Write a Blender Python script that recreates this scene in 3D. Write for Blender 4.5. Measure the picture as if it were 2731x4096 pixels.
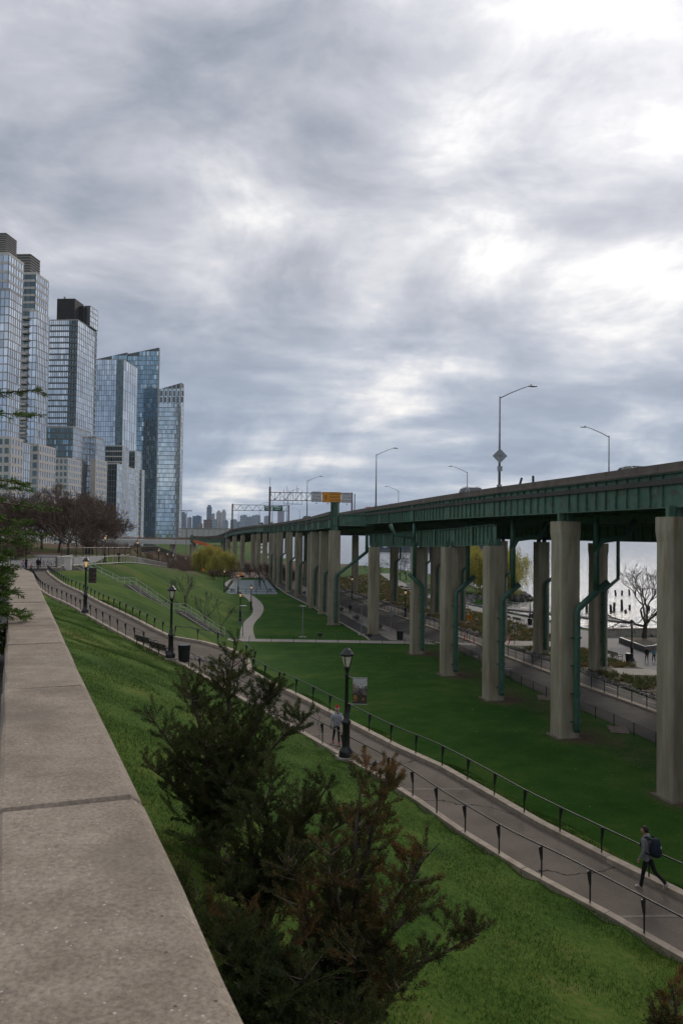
import bpy, math, random
import numpy as np
from mathutils import Vector, Matrix

for o in list(bpy.data.objects):
    bpy.data.objects.remove(o)
scene = bpy.context.scene
COL = scene.collection
R = math.radians
PI = math.pi

# ------------------------------------------------------------------ camera
EYE = 13.7
cam_data = bpy.data.cameras.new('camera')
cam = bpy.data.objects.new('camera', cam_data)
COL.objects.link(cam)
cam_data.sensor_fit = 'VERTICAL'
cam_data.sensor_height = 36.0
cam_data.sensor_width = 24.0
cam_data.lens = 28.0
cam_data.clip_start = 0.1
cam_data.clip_end = 20000
cam.matrix_world = Matrix.Translation((0, 0, EYE)) @ Matrix.Rotation(PI / 2 + math.atan(92.6 / 3185.8), 4, 'X') @ Matrix.Rotation(0.013, 4, 'Z')
cam_data.dof.use_dof = True
cam_data.dof.focus_distance = 45.0
cam_data.dof.aperture_fstop = 9.0
scene.camera = cam

# ------------------------------------------------------------------ sky and sun
SUN_AZ, SUN_EL = R(21), R(32)      # azimuth measured from +Y towards +X
world = bpy.data.worlds.new('World')
scene.world = world
world.use_nodes = True


class NT:
    """small node-tree helper"""

    def __init__(self, tree):
        self.t = tree
        tree.nodes.clear()

    def n(self, kind, **kw):
        nd = self.t.nodes.new(kind)
        for k, v in kw.items():
            if k.startswith('i_'):
                nd.inputs[k[2:].replace('_', ' ')].default_value = v
            else:
                setattr(nd, k, v)
        return nd

    def l(self, a, b):
        self.t.links.new(a, b)

    def math(self, op, a, b=None, c=None, clamp=False):
        nd = self.t.nodes.new('ShaderNodeMath')
        nd.operation = op
        nd.use_clamp = clamp
        for i, v in enumerate((a, b, c)):
            if v is None:
                continue
            if isinstance(v, (int, float)):
                nd.inputs[i].default_value = v
            else:
                self.t.links.new(v, nd.inputs[i])
        return nd.outputs[0]

    def ramp(self, fac, stops, interp='LINEAR'):
        nd = self.t.nodes.new('ShaderNodeValToRGB')
        nd.color_ramp.interpolation = interp
        els = nd.color_ramp.elements
        while len(els) > 1:
            els.remove(els[-1])
        els[0].position = stops[0][0]
        els[0].color = tuple(stops[0][1]) + (1,)
        for p, c in stops[1:]:
            e = els.new(p)
            e.color = tuple(c) + (1,)
        self.t.links.new(fac, nd.inputs[0])
        return nd.outputs[0]


w = NT(world.node_tree)
out = w.n('ShaderNodeOutputWorld')
tc = w.n('ShaderNodeTexCoord')
sep = w.n('ShaderNodeSeparateXYZ')
w.l(tc.outputs['Generated'], sep.inputs[0])
zz = w.math('MAXIMUM', sep.outputs[2], 0.0)
den = w.math('ADD', zz, 0.17)
px = w.math('DIVIDE', sep.outputs[0], den)
py = w.math('DIVIDE', sep.outputs[1], den)
comb = w.n('ShaderNodeCombineXYZ')
w.l(px, comb.inputs[0])
w.l(py, comb.inputs[1])
mp1 = w.n('ShaderNodeMapping')
mp1.inputs['Location'].default_value = (12.3, 4.4, 0.0)
mp1.inputs['Rotation'].default_value = (0, 0, R(10))
mp1.inputs['Scale'].default_value = (0.8, 1.15, 1.0)
w.l(comb.outputs[0], mp1.inputs[0])
n1 = w.n('ShaderNodeTexNoise', i_Scale=0.95, i_Detail=3.0, i_Roughness=0.45, i_Distortion=0.5)
n2 = w.n('ShaderNodeTexNoise', i_Scale=2.6, i_Detail=8.0, i_Roughness=0.56, i_Distortion=0.3)
for q in (n1, n2):
    w.l(mp1.outputs[0], q.inputs['Vector'])
mp3 = w.n('ShaderNodeMapping')
mp3.inputs['Location'].default_value = (14.4, 0.6, 7.1)
mp3.inputs['Scale'].default_value = (1.0, 1.0, 1.9)
w.l(tc.outputs['Generated'], mp3.inputs[0])
n3 = w.n('ShaderNodeTexNoise', i_Scale=4.6, i_Detail=9.0, i_Roughness=0.58, i_Distortion=0.35)
w.l(mp3.outputs[0], n3.inputs['Vector'])
sund = (math.sin(SUN_AZ) * math.cos(SUN_EL), math.cos(SUN_AZ) * math.cos(SUN_EL), math.sin(SUN_EL))
dot = w.n('ShaderNodeVectorMath', operation='DOT_PRODUCT')
w.l(tc.outputs['Generated'], dot.inputs[0])
dot.inputs[1].default_value = sund
dclamp = w.math('MAXIMUM', dot.outputs['Value'], 0.0)
glow = w.math('POWER', dclamp, 22.0)
v = w.math('MULTIPLY', n1.outputs['Fac'], 0.40)
v = w.math('MULTIPLY_ADD', n2.outputs['Fac'], 0.28, v)
v = w.math('MULTIPLY_ADD', n3.outputs['Fac'], 0.56, v)
v = w.math('MULTIPLY_ADD', glow, 0.085, v)
v = w.math('ADD', v, -0.137)
v = w.math('MULTIPLY_ADD', v, 1.24, -0.138)
hi = w.ramp(v, [(0.20, (0.20, 0.23, 0.285)), (0.30, (0.27, 0.30, 0.365)), (0.40, (0.375, 0.40, 0.46)), (0.50, (0.505, 0.52, 0.575)), (0.58, (0.66, 0.665, 0.70)), (0.66, (0.90, 0.89, 0.88)), (0.80, (1.12, 1.10, 1.07))])
lo_ = w.ramp(v, [(0.16, (0.11, 0.16, 0.26)), (0.30, (0.17, 0.24, 0.36)), (0.44, (0.25, 0.33, 0.46)), (0.52, (0.38, 0.45, 0.56)), (0.58, (0.58, 0.61, 0.67)), (0.66, (0.90, 0.87, 0.83)), (0.80, (1.05, 1.02, 0.98))])
lowf = w.n('ShaderNodeMix', data_type='RGBA')
w.l(w.math('MULTIPLY', zz, 3.2, clamp=True), lowf.inputs[0])
w.l(lo_, lowf.inputs[6])
w.l(hi, lowf.inputs[7])
gl = w.math('MULTIPLY_ADD', w.math('POWER', dclamp, 30.0), 0.22, 1.12)
cm = w.n('ShaderNodeVectorMath', operation='SCALE')
w.l(lowf.outputs[2], cm.inputs[0])
w.l(gl, cm.inputs['Scale'])
bgc = w.n('ShaderNodeBackground', i_Strength=1.0)
w.l(cm.outputs[0], bgc.inputs['Color'])
sky = w.n('ShaderNodeTexSky')
sky.sky_type = 'NISHITA'
sky.sun_disc = False
sky.sun_elevation = SUN_EL
sky.sun_rotation = SUN_AZ
bgs = w.n('ShaderNodeBackground', i_Strength=0.10)
w.l(sky.outputs[0], bgs.inputs['Color'])
cover = w.math('MULTIPLY_ADD', v, 3.0, -0.35, clamp=True)
cover = w.math('MULTIPLY_ADD', cover, 0.06, 0.90)
mixs = w.n('ShaderNodeMixShader')
w.l(cover, mixs.inputs[0])
w.l(bgs.outputs[0], mixs.inputs[1])
w.l(bgc.outputs[0], mixs.inputs[2])
w.l(mixs.outputs[0], out.inputs[0])

sun_data = bpy.data.lights.new('sun', 'SUN')
sun_data.energy = 1.5
sun_data.angle = R(14)
sun_data.color = (1.0, 0.90, 0.78)
sun = bpy.data.objects.new('sun', sun_data)
COL.objects.link(sun)
sun.location = (60, 120, 120)
sun.rotation_euler = Vector(sund).to_track_quat('Z', 'Y').to_euler()

vs = scene.view_settings
vs.view_transform = 'Standard'
vs.look = 'None'
vs.exposure = 0.0
vs.gamma = 1.0
vs.use_curve_mapping = False
cy = scene.cycles
cy.use_denoising = True
cy.max_bounces = 6
cy.diffuse_bounces = 3
cy.glossy_bounces = 3
cy.transmission_bounces = 4
cy.transparent_max_bounces = 6
cy.caustics_reflective = False
cy.caustics_refractive = False


# ------------------------------------------------------------------ helpers
def mat(name, c1, c2=None, scale=4.0, rough=0.8, bump=0.0, bscale=None, metal=0.0, spec=0.4, rnd=0.0, stretch=(1, 1, 1), lo=0.35, hi=0.65,
        stain=None, sscale=0.6, samt=0.5, detail=6.0, emit=None, estr=0.0, sub=0.0):
    m = bpy.data.materials.new(name)
    m.use_nodes = True
    k = NT(m.node_tree)
    o = k.n('ShaderNodeOutputMaterial')
    b = k.n('ShaderNodeBsdfPrincipled')
    k.l(b.outputs[0], o.inputs[0])
    b.inputs['Roughness'].default_value = rough
    b.inputs['Metallic'].default_value = metal
    b.inputs['Specular IOR Level'].default_value = spec
    if emit:
        b.inputs['Emission Color'].default_value = tuple(emit) + (1,)
        b.inputs['Emission Strength'].default_value = estr
    if c2 is None:
        c2 = tuple(min(1, x * 1.25) for x in c1)
    t = k.n('ShaderNodeTexCoord')
    mp = k.n('ShaderNodeMapping')
    mp.inputs['Scale'].default_value = stretch
    k.l(t.outputs['Object'], mp.inputs[0])
    if rnd:
        oi = k.n('ShaderNodeObjectInfo')
        sc = k.n('ShaderNodeVectorMath', operation='SCALE')
        k.l(oi.outputs['Location'], sc.inputs[0])
        sc.inputs['Scale'].default_value = 1.37
        k.l(sc.outputs[0], mp.inputs['Location'])
    nz = k.n('ShaderNodeTexNoise', i_Scale=scale, i_Detail=detail, i_Roughness=0.6)
    k.l(mp.outputs[0], nz.inputs['Vector'])
    col = k.ramp(nz.outputs['Fac'], [(lo, c1), (hi, c2)])
    if stain:
        ns = k.n('ShaderNodeTexNoise', i_Scale=sscale, i_Detail=5.0, i_Roughness=0.6)
        k.l(mp.outputs[0], ns.inputs['Vector'])
        f = k.math('MULTIPLY', k.math('MULTIPLY_ADD', ns.outputs['Fac'], 6.0, -3.1, clamp=True), samt)
        mx = k.n('ShaderNodeMix', data_type='RGBA')
        k.l(f, mx.inputs[0])
        k.l(col, mx.inputs[6])
        mx.inputs[7].default_value = tuple(stain) + (1,)
        col = mx.outputs[2]
    if rnd:
        hs = k.n('ShaderNodeHueSaturation')
        k.l(col, hs.inputs['Color'])
        k.l(k.math('MULTIPLY_ADD', oi.outputs['Random'], 2 * rnd, 1 - rnd), hs.inputs['Value'])
        col = hs.outputs[0]
    k.l(col, b.inputs['Base Color'])
    if bump:
        nb = nz
        if bscale:
            nb = k.n('ShaderNodeTexNoise', i_Scale=bscale, i_Detail=5.0, i_Roughness=0.6)
            k.l(mp.outputs[0], nb.inputs['Vector'])
        bp = k.n('ShaderNodeBump', i_Strength=1.0, i_Distance=bump)
        k.l(nb.outputs['Fac'], bp.inputs['Height'])
        k.l(bp.outputs[0], b.inputs['Normal'])
    if sub:
        b.inputs['Subsurface Weight'].default_value = sub
    return m


def leafmat(name, stops, rough=0.75, trans=0.25, scale=1.2):
    """foliage: colour picked per leaf by a world-space noise, some light through"""
    m = bpy.data.materials.new(name)
    m.use_nodes = True
    k = NT(m.node_tree)
    o = k.n('ShaderNodeOutputMaterial')
    g = k.n('ShaderNodeNewGeometry')
    t = k.n('ShaderNodeTexCoord')
    nz = k.n('ShaderNodeTexNoise', i_Scale=scale, i_Detail=4.0)
    k.l(t.outputs['Object'], nz.inputs['Vector'])
    f = k.math('ADD', k.math('MULTIPLY', nz.outputs['Fac'], 0.75), k.math('MULTIPLY', g.outputs['Random Per Island'], 0.25))
    c = k.ramp(f, stops)
    d = k.n('ShaderNodeBsdfPrincipled', i_Roughness=rough)
    d.inputs['Specular IOR Level'].default_value = 0.25
    k.l(c, d.inputs['Base Color'])
    tr = k.n('ShaderNodeBsdfTranslucent')
    k.l(c, tr.inputs['Color'])
    mx = k.n('ShaderNodeMixShader')
    mx.inputs[0].default_value = trans
    k.l(d.outputs[0], mx.inputs[1])
    k.l(tr.outputs[0], mx.inputs[2])
    k.l(mx.outputs[0], o.inputs[0])
    return m


def tag(o, label=None, cat=None, group=None, kind=None):
    if label:
        o['label'] = label
    if cat:
        o['category'] = cat
    if group:
        o['group'] = group
    if kind:
        o['kind'] = kind
    return o


def thing(name, label, cat, loc=(0, 0, 0), rz=0.0, group=None):
    o = bpy.data.objects.new(name, None)
    o.empty_display_size = 0.2
    COL.objects.link(o)
    o.location = loc
    o.rotation_euler = (0, 0, rz)
    return tag(o, label, cat, group)


def inst(name, me, parent=None, loc=(0, 0, 0), rz=0.0, rot=None, scale=None):
    o = bpy.data.objects.new(name, me)
    COL.objects.link(o)
    o.location = loc
    o.rotation_euler = rot if rot else (0, 0, rz)
    if scale:
        o.scale = scale
    if parent:
        o.parent = parent
    return o


def dup(root, label=None, loc=None, rz=None, group=None, parent=None, scale=None):
    c = root.copy()
    COL.objects.link(c)
    c.parent = parent
    if label:
        c['label'] = label
    if group:
        c['group'] = group
    if loc is not None:
        c.location = loc
    if rz is not None:
        c.rotation_euler = (0, 0, rz)
    if scale is not None:
        c.scale = scale
    for ch in root.children:
        dup(ch, parent=c)
    return c


class MB:
    def __init__(self):
        self.v, self.f, self.m = [], [], []
        self.mi = 0

    def add(self, vs, fs):
        b = len(self.v)
        self.v += [tuple(p) for p in vs]
        self.f += [tuple(b + i for i in f) for f in fs]
        self.m += [self.mi] * len(fs)

    def box(self, c, s, rz=0.0):
        x, y, z = s[0] / 2, s[1] / 2, s[2] / 2
        ca, sa = math.cos(rz), math.sin(rz)
        vs = []
        for dz in (-z, z):
            for dx, dy in ((-x, -y), (x, -y), (x, y), (-x, y)):
                vs.append((c[0] + dx * ca - dy * sa, c[1] + dx * sa + dy * ca, c[2] + dz))
        self.add(vs, [(3, 2, 1, 0), (4, 5, 6, 7), (0, 1, 5, 4), (1, 2, 6, 5), (2, 3, 7, 6), (3, 0, 4, 7)])
        return self

    def bar(self, p, q, wd, ht=None, up=(0, 0, 1)):
        ht = ht or wd
        p, q = Vector(p), Vector(q)
        d = (q - p).normalized()
        u = Vector(up)
        if abs(d.dot(u)) > 0.98:
            u = Vector((0, 1, 0))
        s = d.cross(u).normalized()
        u = s.cross(d)
        a, b = s * (wd / 2), u * (ht / 2)
        vs = [p - a - b, p + a - b, p + a + b, p - a + b, q - a - b, q + a - b, q + a + b, q - a + b]
        self.add(vs, [(0, 1, 2, 3), (7, 6, 5, 4), (0, 4, 5, 1), (1, 5, 6, 2), (2, 6, 7, 3), (3, 7, 4, 0)])
        return self

    def tube(self, pts, r, n=6, cap=True):
        pts = [Vector(p) for p in pts]
        m = len(pts)
        rs = r if isinstance(r, (list, tuple)) else [r] * m
        vs, fs = [], []
        prev = None
        for i, p in enumerate(pts):
            d = (pts[min(i + 1, m - 1)] - pts[max(i - 1, 0)])
            d = d.normalized() if d.length > 1e-9 else Vector((0, 0, 1))
            if prev is None:
                u = Vector((0, 0, 1)) if abs(d.z) < 0.9 else Vector((0, 1, 0))
                s = d.cross(u).normalized()
            else:
                s = (prev - d * prev.dot(d))
                s = s.normalized() if s.length > 1e-6 else d.orthogonal().normalized()
            prev = s
            t = d.cross(s)
            for k in range(n):
                a = 2 * PI * k / n
                vs.append(p + (s * math.cos(a) + t * math.sin(a)) * rs[i])
        for i in range(m - 1):
            for k in range(n):
                a, b = i * n + k, i * n + (k + 1) % n
                fs.append((a, b, b + n, a + n))
        if cap:
            fs.append(tuple(range(n - 1, -1, -1)))
            fs.append(tuple((m - 1) * n + k for k in range(n)))
        self.add(vs, fs)
        return self

    def lathe(self, prof, c=(0, 0, 0), n=16):
        vs, fs = [], []
        for (r, z) in prof:
            for k in range(n):
                a = 2 * PI * (k + 0.5) / n
                vs.append((c[0] + r * math.cos(a), c[1] + r * math.sin(a), c[2] + z))
        for i in range(len(prof) - 1):
            for k in range(n):
                a, b = i * n + k, i * n + (k + 1) % n
                fs.append((a, b, b + n, a + n))
        fs.append(tuple(range(n - 1, -1, -1)))
        fs.append(tuple((len(prof) - 1) * n + k for k in range(n)))
        self.add(vs, fs)
        return self

    def prism(self, poly, z0, z1):
        n = len(poly)
        ar = sum(poly[i][0] * poly[(i + 1) % n][1] - poly[(i + 1) % n][0] * poly[i][1] for i in range(n))
        if ar < 0:
            poly = poly[::-1]
        za = z0 if isinstance(z0, (list, tuple)) else [z0] * n
        vs = [(p[0], p[1], z) for p, z in zip(poly, za)] + [(p[0], p[1], z1) for p in poly]
        fs = [tuple(range(n - 1, -1, -1)), tuple(range(n, 2 * n))]
        for i in range(n):
            j = (i + 1) % n
            fs.append((i, j, j + n, i + n))
        self.add(vs, fs)
        return self

    def ell(self, c, r, n=12, m=8, rot=None):
        vs, fs = [], []
        for i in range(m + 1):
            t = PI * i / m
            for k in range(n):
                a = 2 * PI * k / n
                p = Vector((r[0] * math.sin(t) * math.cos(a), r[1] * math.sin(t) * math.sin(a), -r[2] * math.cos(t)))
                if rot:
                    p = rot @ p
                vs.append(Vector(c) + p)
        for i in range(m):
            for k in range(n):
                a, b = i * n + k, i * n + (k + 1) % n
                fs.append((a, b, b + n, a + n))
        self.add(vs, fs)
        return self

    def mesh(self, name, mats, smooth=False):
        me = bpy.data.meshes.new(name)
        me.from_pydata(self.v, [], self.f)
        for mm in (mats if isinstance(mats, (list, tuple)) else [mats]):
            me.materials.append(mm)
        if any(self.m):
            me.polygons.foreach_set('material_index', self.m)
        if smooth:
            me.polygons.foreach_set('use_smooth', [True] * len(self.f))
        me.update()
        return me

    def build(self, name, mats, parent=None, world=False, smooth=False, loc=None):
        if world and parent is not None:
            L = parent.location
            self.v = [(x - L[0], y - L[1], z - L[2]) for x, y, z in self.v]
        o = inst(name, self.mesh(name, mats, smooth), parent, loc or (0, 0, 0))
        return o


def npmesh(name, V, F, mats, mi=None, smooth=False):
    """V (n,3) array, F (m,k) int array with k = 3 or 4"""
    me = bpy.data.meshes.new(name)
    n, m, k = len(V), len(F), F.shape[1]
    me.vertices.add(n)
    me.vertices.foreach_set('co', np.ascontiguousarray(V, dtype=np.float32).ravel())
    me.loops.add(m * k)
    me.loops.foreach_set('vertex_index', np.ascontiguousarray(F, dtype=np.int32).ravel())
    me.polygons.add(m)
    me.polygons.foreach_set('loop_start', np.arange(0, m * k, k, dtype=np.int32))
    try:
        me.polygons.foreach_set('loop_total', np.full(m, k, dtype=np.int32))
    except Exception:
        pass
    for mm in (mats if isinstance(mats, (list, tuple)) else [mats]):
        me.materials.append(mm)
    if mi is not None:
        me.polygons.foreach_set('material_index', np.ascontiguousarray(mi, dtype=np.int32))
    if smooth:
        me.polygons.foreach_set('use_smooth', np.ones(m, dtype=bool))
    me.update(calc_edges=True)
    me.validate()
    return me


def leaf_arrays(P, D, ln, wd, rng):
    """a rhombus leaf of length ln and width wd at each point P along direction D"""
    n = len(P)
    D = D / (np.linalg.norm(D, axis=1, keepdims=True) + 1e-9)
    r = rng.normal(size=(n, 3))
    S = np.cross(D, r)
    S /= (np.linalg.norm(S, axis=1, keepdims=True) + 1e-9)
    ln = np.broadcast_to(ln, (n,))[:, None]
    wd = np.broadcast_to(wd, (n,))[:, None]
    V = np.empty((n, 4, 3))
    V[:, 0] = P
    V[:, 1] = P + D * ln * 0.45 + S * wd * 0.5
    V[:, 2] = P + D * ln
    V[:, 3] = P + D * ln * 0.45 - S * wd * 0.5
    F = np.arange(n * 4).reshape(n, 4)
    return V.reshape(-1, 3), F


def text(name, body, size, m, parent, loc, rot, align='CENTER', extrude=0.004, spacing=1.0, line=1.0):
    cu = bpy.data.curves.new(name, 'FONT')
    cu.body = body
    cu.size = size
    cu.align_x = align
    cu.align_y = 'CENTER'
    cu.extrude = extrude
    cu.space_character = spacing
    cu.space_line = line
    cu.resolution_u = 2
    cu.materials.append(m)
    tmp = bpy.data.objects.new(name, cu)
    COL.objects.link(tmp)
    bpy.context.view_layer.update()
    me_ = bpy.data.meshes.new_from_object(tmp.evaluated_get(bpy.context.evaluated_depsgraph_get()))
    bpy.data.objects.remove(tmp)
    o = bpy.data.objects.new(name, me_)
    COL.objects.link(o)
    o.parent = parent
    o.location = loc
    o.rotation_euler = rot
    return o


def resample(pts, step=None, n=None):
    P = np.array(pts, dtype=float)
    s = np.concatenate([[0], np.cumsum(np.linalg.norm(np.diff(P, axis=0), axis=1))])
    k = n or max(2, int(round(s[-1] / step)) + 1)
    t = np.linspace(0, s[-1], k)
    return np.stack([np.interp(t, s, P[:, i]) for i in range(P.shape[1])], 1)


def smooth_line(pts, it=2):
    P = [np.array(p, dtype=float) for p in pts]
    for _ in range(it):
        Q = [P[0]]
        for a, b in zip(P, P[1:]):
            Q += [a * .75 + b * .25, a * .25 + b * .75]
        Q.append(P[-1])
        P = Q
    return np.array(P)


# ------------------------------------------------------------------ materials
M = {}
M['concrete'] = mat('concrete', (0.25, 0.23, 0.19), (0.36, 0.33, 0.28), 1.5, 0.85, 0.01, 18, stain=(0.16, 0.13, 0.10), sscale=0.9, samt=0.5)
M['pier'] = mat('pier_concrete', (0.235, 0.21, 0.15), (0.39, 0.355, 0.265), 1.3, 0.85, 0.010, 14, rnd=0.07, stretch=(1, 1, 0.14), stain=(0.19, 0.115, 0.06), sscale=1.9, samt=0.55)
M['curb'] = mat('curb_stone', (0.25, 0.205, 0.16), (0.37, 0.31, 0.245), 3, 0.85, 0.006, 30, rnd=0.1)
M['walk'] = mat('walk_concrete', (0.28, 0.255, 0.22), (0.37, 0.34, 0.30), 2.0, 0.9, 0.004, 30, stain=(0.2, 0.18, 0.15), sscale=0.5)
M['green'] = mat('green_paint', (0.055, 0.124, 0.088), (0.092, 0.178, 0.132), 1.6, 0.6, 0.004, 14, rnd=0.10, stain=(0.075, 0.048, 0.030), sscale=1.7, samt=0.75)
M['pipe'] = mat('pipe_green_paint', (0.034, 0.094, 0.066), (0.056, 0.132, 0.096), 2, 0.5, 0.002, 20, rnd=0.06, stain=(0.05, 0.05, 0.038), sscale=1.5, samt=0.65)
M['steel_dark'] = mat('dark_steel', (0.02, 0.03, 0.028), (0.035, 0.05, 0.045), 2, 0.6)
M['parapet'] = mat('parapet_concrete', (0.115, 0.092, 0.078), (0.165, 0.135, 0.115), 1.2, 0.85, 0.006, 12, rnd=0.06, stain=(0.07, 0.055, 0.045), sscale=0.7)
M['black'] = mat('black_iron', (0.008, 0.009, 0.010), (0.016, 0.017, 0.018), 6, 0.38, 0.001, 40, spec=0.5)
M['galv'] = mat('galvanised_steel', (0.22, 0.23, 0.24), (0.33, 0.34, 0.35), 4, 0.45, metal=0.5)
M['rail_light'] = mat('grey_painted_rail', (0.42, 0.43, 0.41), (0.52, 0.53, 0.5), 4, 0.5)
M['bark'] = mat('bark', (0.045, 0.033, 0.024), (0.085, 0.066, 0.05), 9, 0.95, 0.02, 25, stretch=(1, 1, 0.25))
M['twig'] = mat('twigs', (0.095, 0.064, 0.049), (0.155, 0.108, 0.084), 1.5, 0.9)
M['twig_grey'] = mat('grey_twigs', (0.06, 0.05, 0.042), (0.10, 0.085, 0.07), 1.5, 0.9)
M['wood'] = mat('dark_bench_wood', (0.02, 0.016, 0.013), (0.045, 0.036, 0.028), 8, 0.6, stretch=(1, 8, 8))
M['white'] = mat('white_paint', (0.6, 0.6, 0.58), (0.75, 0.75, 0.72), 3, 0.6)
M['roadmark'] = mat('worn_road_paint', (0.30, 0.29, 0.26), (0.52, 0.50, 0.46), 4, 0.8)
M['glass_lamp'] = mat('lamp_glass', (0.62, 0.56, 0.46), (0.72, 0.66, 0.56), 3, 0.25)
M['glass_lit'] = mat('lit_lamp_glass', (0.8, 0.6, 0.35), (0.85, 0.65, 0.4), 3, 0.3, emit=(1.0, 0.62, 0.30), estr=0.35)
M['orange'] = mat('orange_sign', (0.72, 0.24, 0.015), (0.8, 0.29, 0.02), 3, 0.5)
M['red'] = mat('red_plastic', (0.55, 0.035, 0.02), (0.65, 0.05, 0.03), 3, 0.5)
M['skin'] = mat('skin', (0.30, 0.16, 0.105), (0.36, 0.20, 0.14), 10, 0.6)
M['hair'] = mat('dark_hair', (0.008, 0.006, 0.005), (0.018, 0.014, 0.011), 30, 0.6)
M['rust_ground'] = mat('bare_soil', (0.085, 0.052, 0.034), (0.14, 0.09, 0.06), 5, 0.95, 0.02, 18)


def cloth(name, c):
    if name not in M:
        M[name] = mat(name, tuple(x * 0.8 for x in c), tuple(min(1, x * 1.15) for x in c), 9, 0.85, 0.004, 30)
    return M[name]
# ================================================================== terrain
PATH_L = [(13.5, 11.5, 3.0), (11, 15.8, 3.3), (8.6, 19.6, 3.55), (6.95, 22.35, 3.69), (6.13, 23.61, 3.75), (5.51, 24.4, 3.79), (4.7, 25.95, 3.86), (3.87, 27.57, 3.93), (3.02, 29.59, 4.02), (2.39, 30.94, 4.08), (-.12, 35.17, 4.28), (-1.02, 36.66, 4.38), (-2.26, 38.59, 4.54), (-3.14, 40.04, 4.67), (-4.17, 41.46, 4.79), (-6.65, 45.31, 5.11), (-8.91, 48.91, 5.42), (-9.85, 50.38, 5.55), (-11.79, 52.87, 5.76), (-12.74, 54.2, 5.87), (-15.35, 57.84, 6.19), (-17.36, 60.82, 6.45), (-19.6, 64.14, 6.74), (-22.13, 68.35, 7.01), (-25.05, 73.24, 7.24), (-28.88, 78.86, 7.51), (-32.32, 85.63, 7.82), (-37.5, 97.73, 8.15), (-41.5, 106, 8.35), (-44, 112, 8.45)]
PATH_R = [(16.5, 12, 3.0), (13.6, 16.5, 3.35), (11.4, 19.7, 3.55), (9.28, 22.79, 3.71), (8.39, 24.36, 3.78), (7.05, 26.72, 3.89), (6.25, 28.27, 3.96), (5.44, 30.12, 4.05), (4.61, 31.92, 4.13), (3.72, 33.61, 4.21), (2.69, 35.0, 4.27), (1.63, 36.76, 4.39), (.61, 38.44, 4.53), (-.61, 40.29, 4.69), (-1.96, 42.64, 4.89), (-3.42, 44.58, 5.05), (-4.96, 47.08, 5.26), (-5.85, 48.9, 5.42), (-5.85, 50.6, 5.56), (-6.29, 51.95, 5.68), (-7.33, 53.62, 5.82), (-8.91, 55.36, 5.97), (-10.6, 56.5, 6.06), (-12.16, 57.3, 6.11), (-13.26, 58.79, 6.27), (-15.6, 62.46, 6.59), (-18.69, 67.24, 6.96), (-21.89, 72.46, 7.21), (-26.25, 80.46, 7.58), (-29.79, 85.99, 7.83), (-39.0, 105.3, 8.35), (-40.5, 111, 8.45)]
TOE = [(27, -8), (22, 10), (18, 18), (15, 27), (11, 35), (6.5, 42.5), (2, 49), (-1, 55), (-2.5, 62), (-5, 72), (-9, 85), (-12, 98), (-14.6, 104), (-15.6, 115), (-16.4, 125), (-16.8, 135), (-17.8, 146), (-20.5, 162), (-24.5, 180), (-29, 195), (-32.5, 207), (-35.5, 220), (-37, 250), (-48, 300), (-60, 340), (-60, 450)]
SHORE = [(-10, 50), (60, 48), (110, 46.5), (116, 40), (122, 37), (130, 35), (145, 31), (156, 27.6), (164, 25.6), (180, 27), (187, 31), (191, 44), (204, 46), (208, 36), (240, 36), (300, 30), (340, 22), (380, 4), (420, -25), (520, -45), (900, -100), (3000, -330), (9000, -1000)]
# far-side crest of the hill: the level walk with the pale railing, running down away from the viewer
CREST = [(-36.5, 112, 8.9), (-34.5, 118, 8.95), (-33.6, 124, 8.9), (-35.5, 138, 8.3), (-39.0, 156, 7.5), (-43.0, 182, 6.2), (-46.5, 206, 5.0), (-52, 245, 3.0), (-58, 284, 1.1)]
ctrl = []
for p in resample(PATH_L, 4.5):
    ctrl.append((p[0], p[1], p[2] - 0.06))
for p in resample(PATH_R, 4.5):
    ctrl.append((p[0], p[1], p[2] - 0.06))
for i, p in enumerate(resample(PATH_R, 6)):
    if 14 < p[1] < 50:
        ctrl.append((p[0] + 0.95, p[1] + 0.7, p[2] - 0.14))
for p in resample(TOE, 7):
    if p[1] < 330:
        ctrl.append((p[0], p[1], 0.0))
        ctrl.append((p[0] + 6, p[1] + 2, 0.0))
for p in resample(CREST, 7):
    ctrl.append(tuple(p))
    ctrl.append((p[0] - 4.5, p[1] - 1.0, p[2]))
ctrl += [(0.8, -6, 7.6), (0.3, 1, 7.8), (-2.2, 6, 8.0), (-4.6, 12, 8.3), (-8.5, 21, 8.9), (-11, 26, 9.2), (-16, 34, 9.6), (-22, 46, 9.5), (-30, 62, 9.5), (-40, 85, 9.2), (-48, 104, 9.0),
         (4.5, 6, 5.6), (3, 13, 5.0), (0.5, 20, 5.5), (-3, 26, 6.1), (-6, 33, 6.6), (-10, 41, 7.0), (-17, 52, 7.6),
         (-24, 92, 6.9), (-27, 98, 7.0), (-21, 84, 6.4), (-15.5, 74, 4.9), (-11, 62.5, 4.4), (-30, 100, 7.9), (-19, 97, 3.4), (-24, 101, 5.2), (-17, 101, 1.4), (-33, 104.5, 8.6),
         (-27.5, 108, 5.6), (-21.5, 108, 2.9), (-28, 116, 6.0), (-23, 122, 3.8), (-28, 130, 5.6), (-28.5, 146, 4.7), (-31, 165, 4.3),
         (-50, 118, 8.9), (-52, 140, 9.2), (-60, 130, 9.3), (-48, 160, 9.0), (-62, 180, 9.4), (-56, 215, 9.0), (-80, 110, 9.3), (-80, 160, 9.5), (-80, 230, 9.4), (-66, 260, 8.6), (-74, 300, 8.0), (-120, 60, 9.6), (-130, 150, 9.6), (-130, 300, 8), (-40, 30, 9.6), (-90, 20, 9.6), (-60, -10, 9.6), (-20, -10, 9.4), (-100, 380, 6), (-75, 340, 4), (-30, 340, 0), (-130, 440, 5), (-62, 440, 0)]
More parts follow.
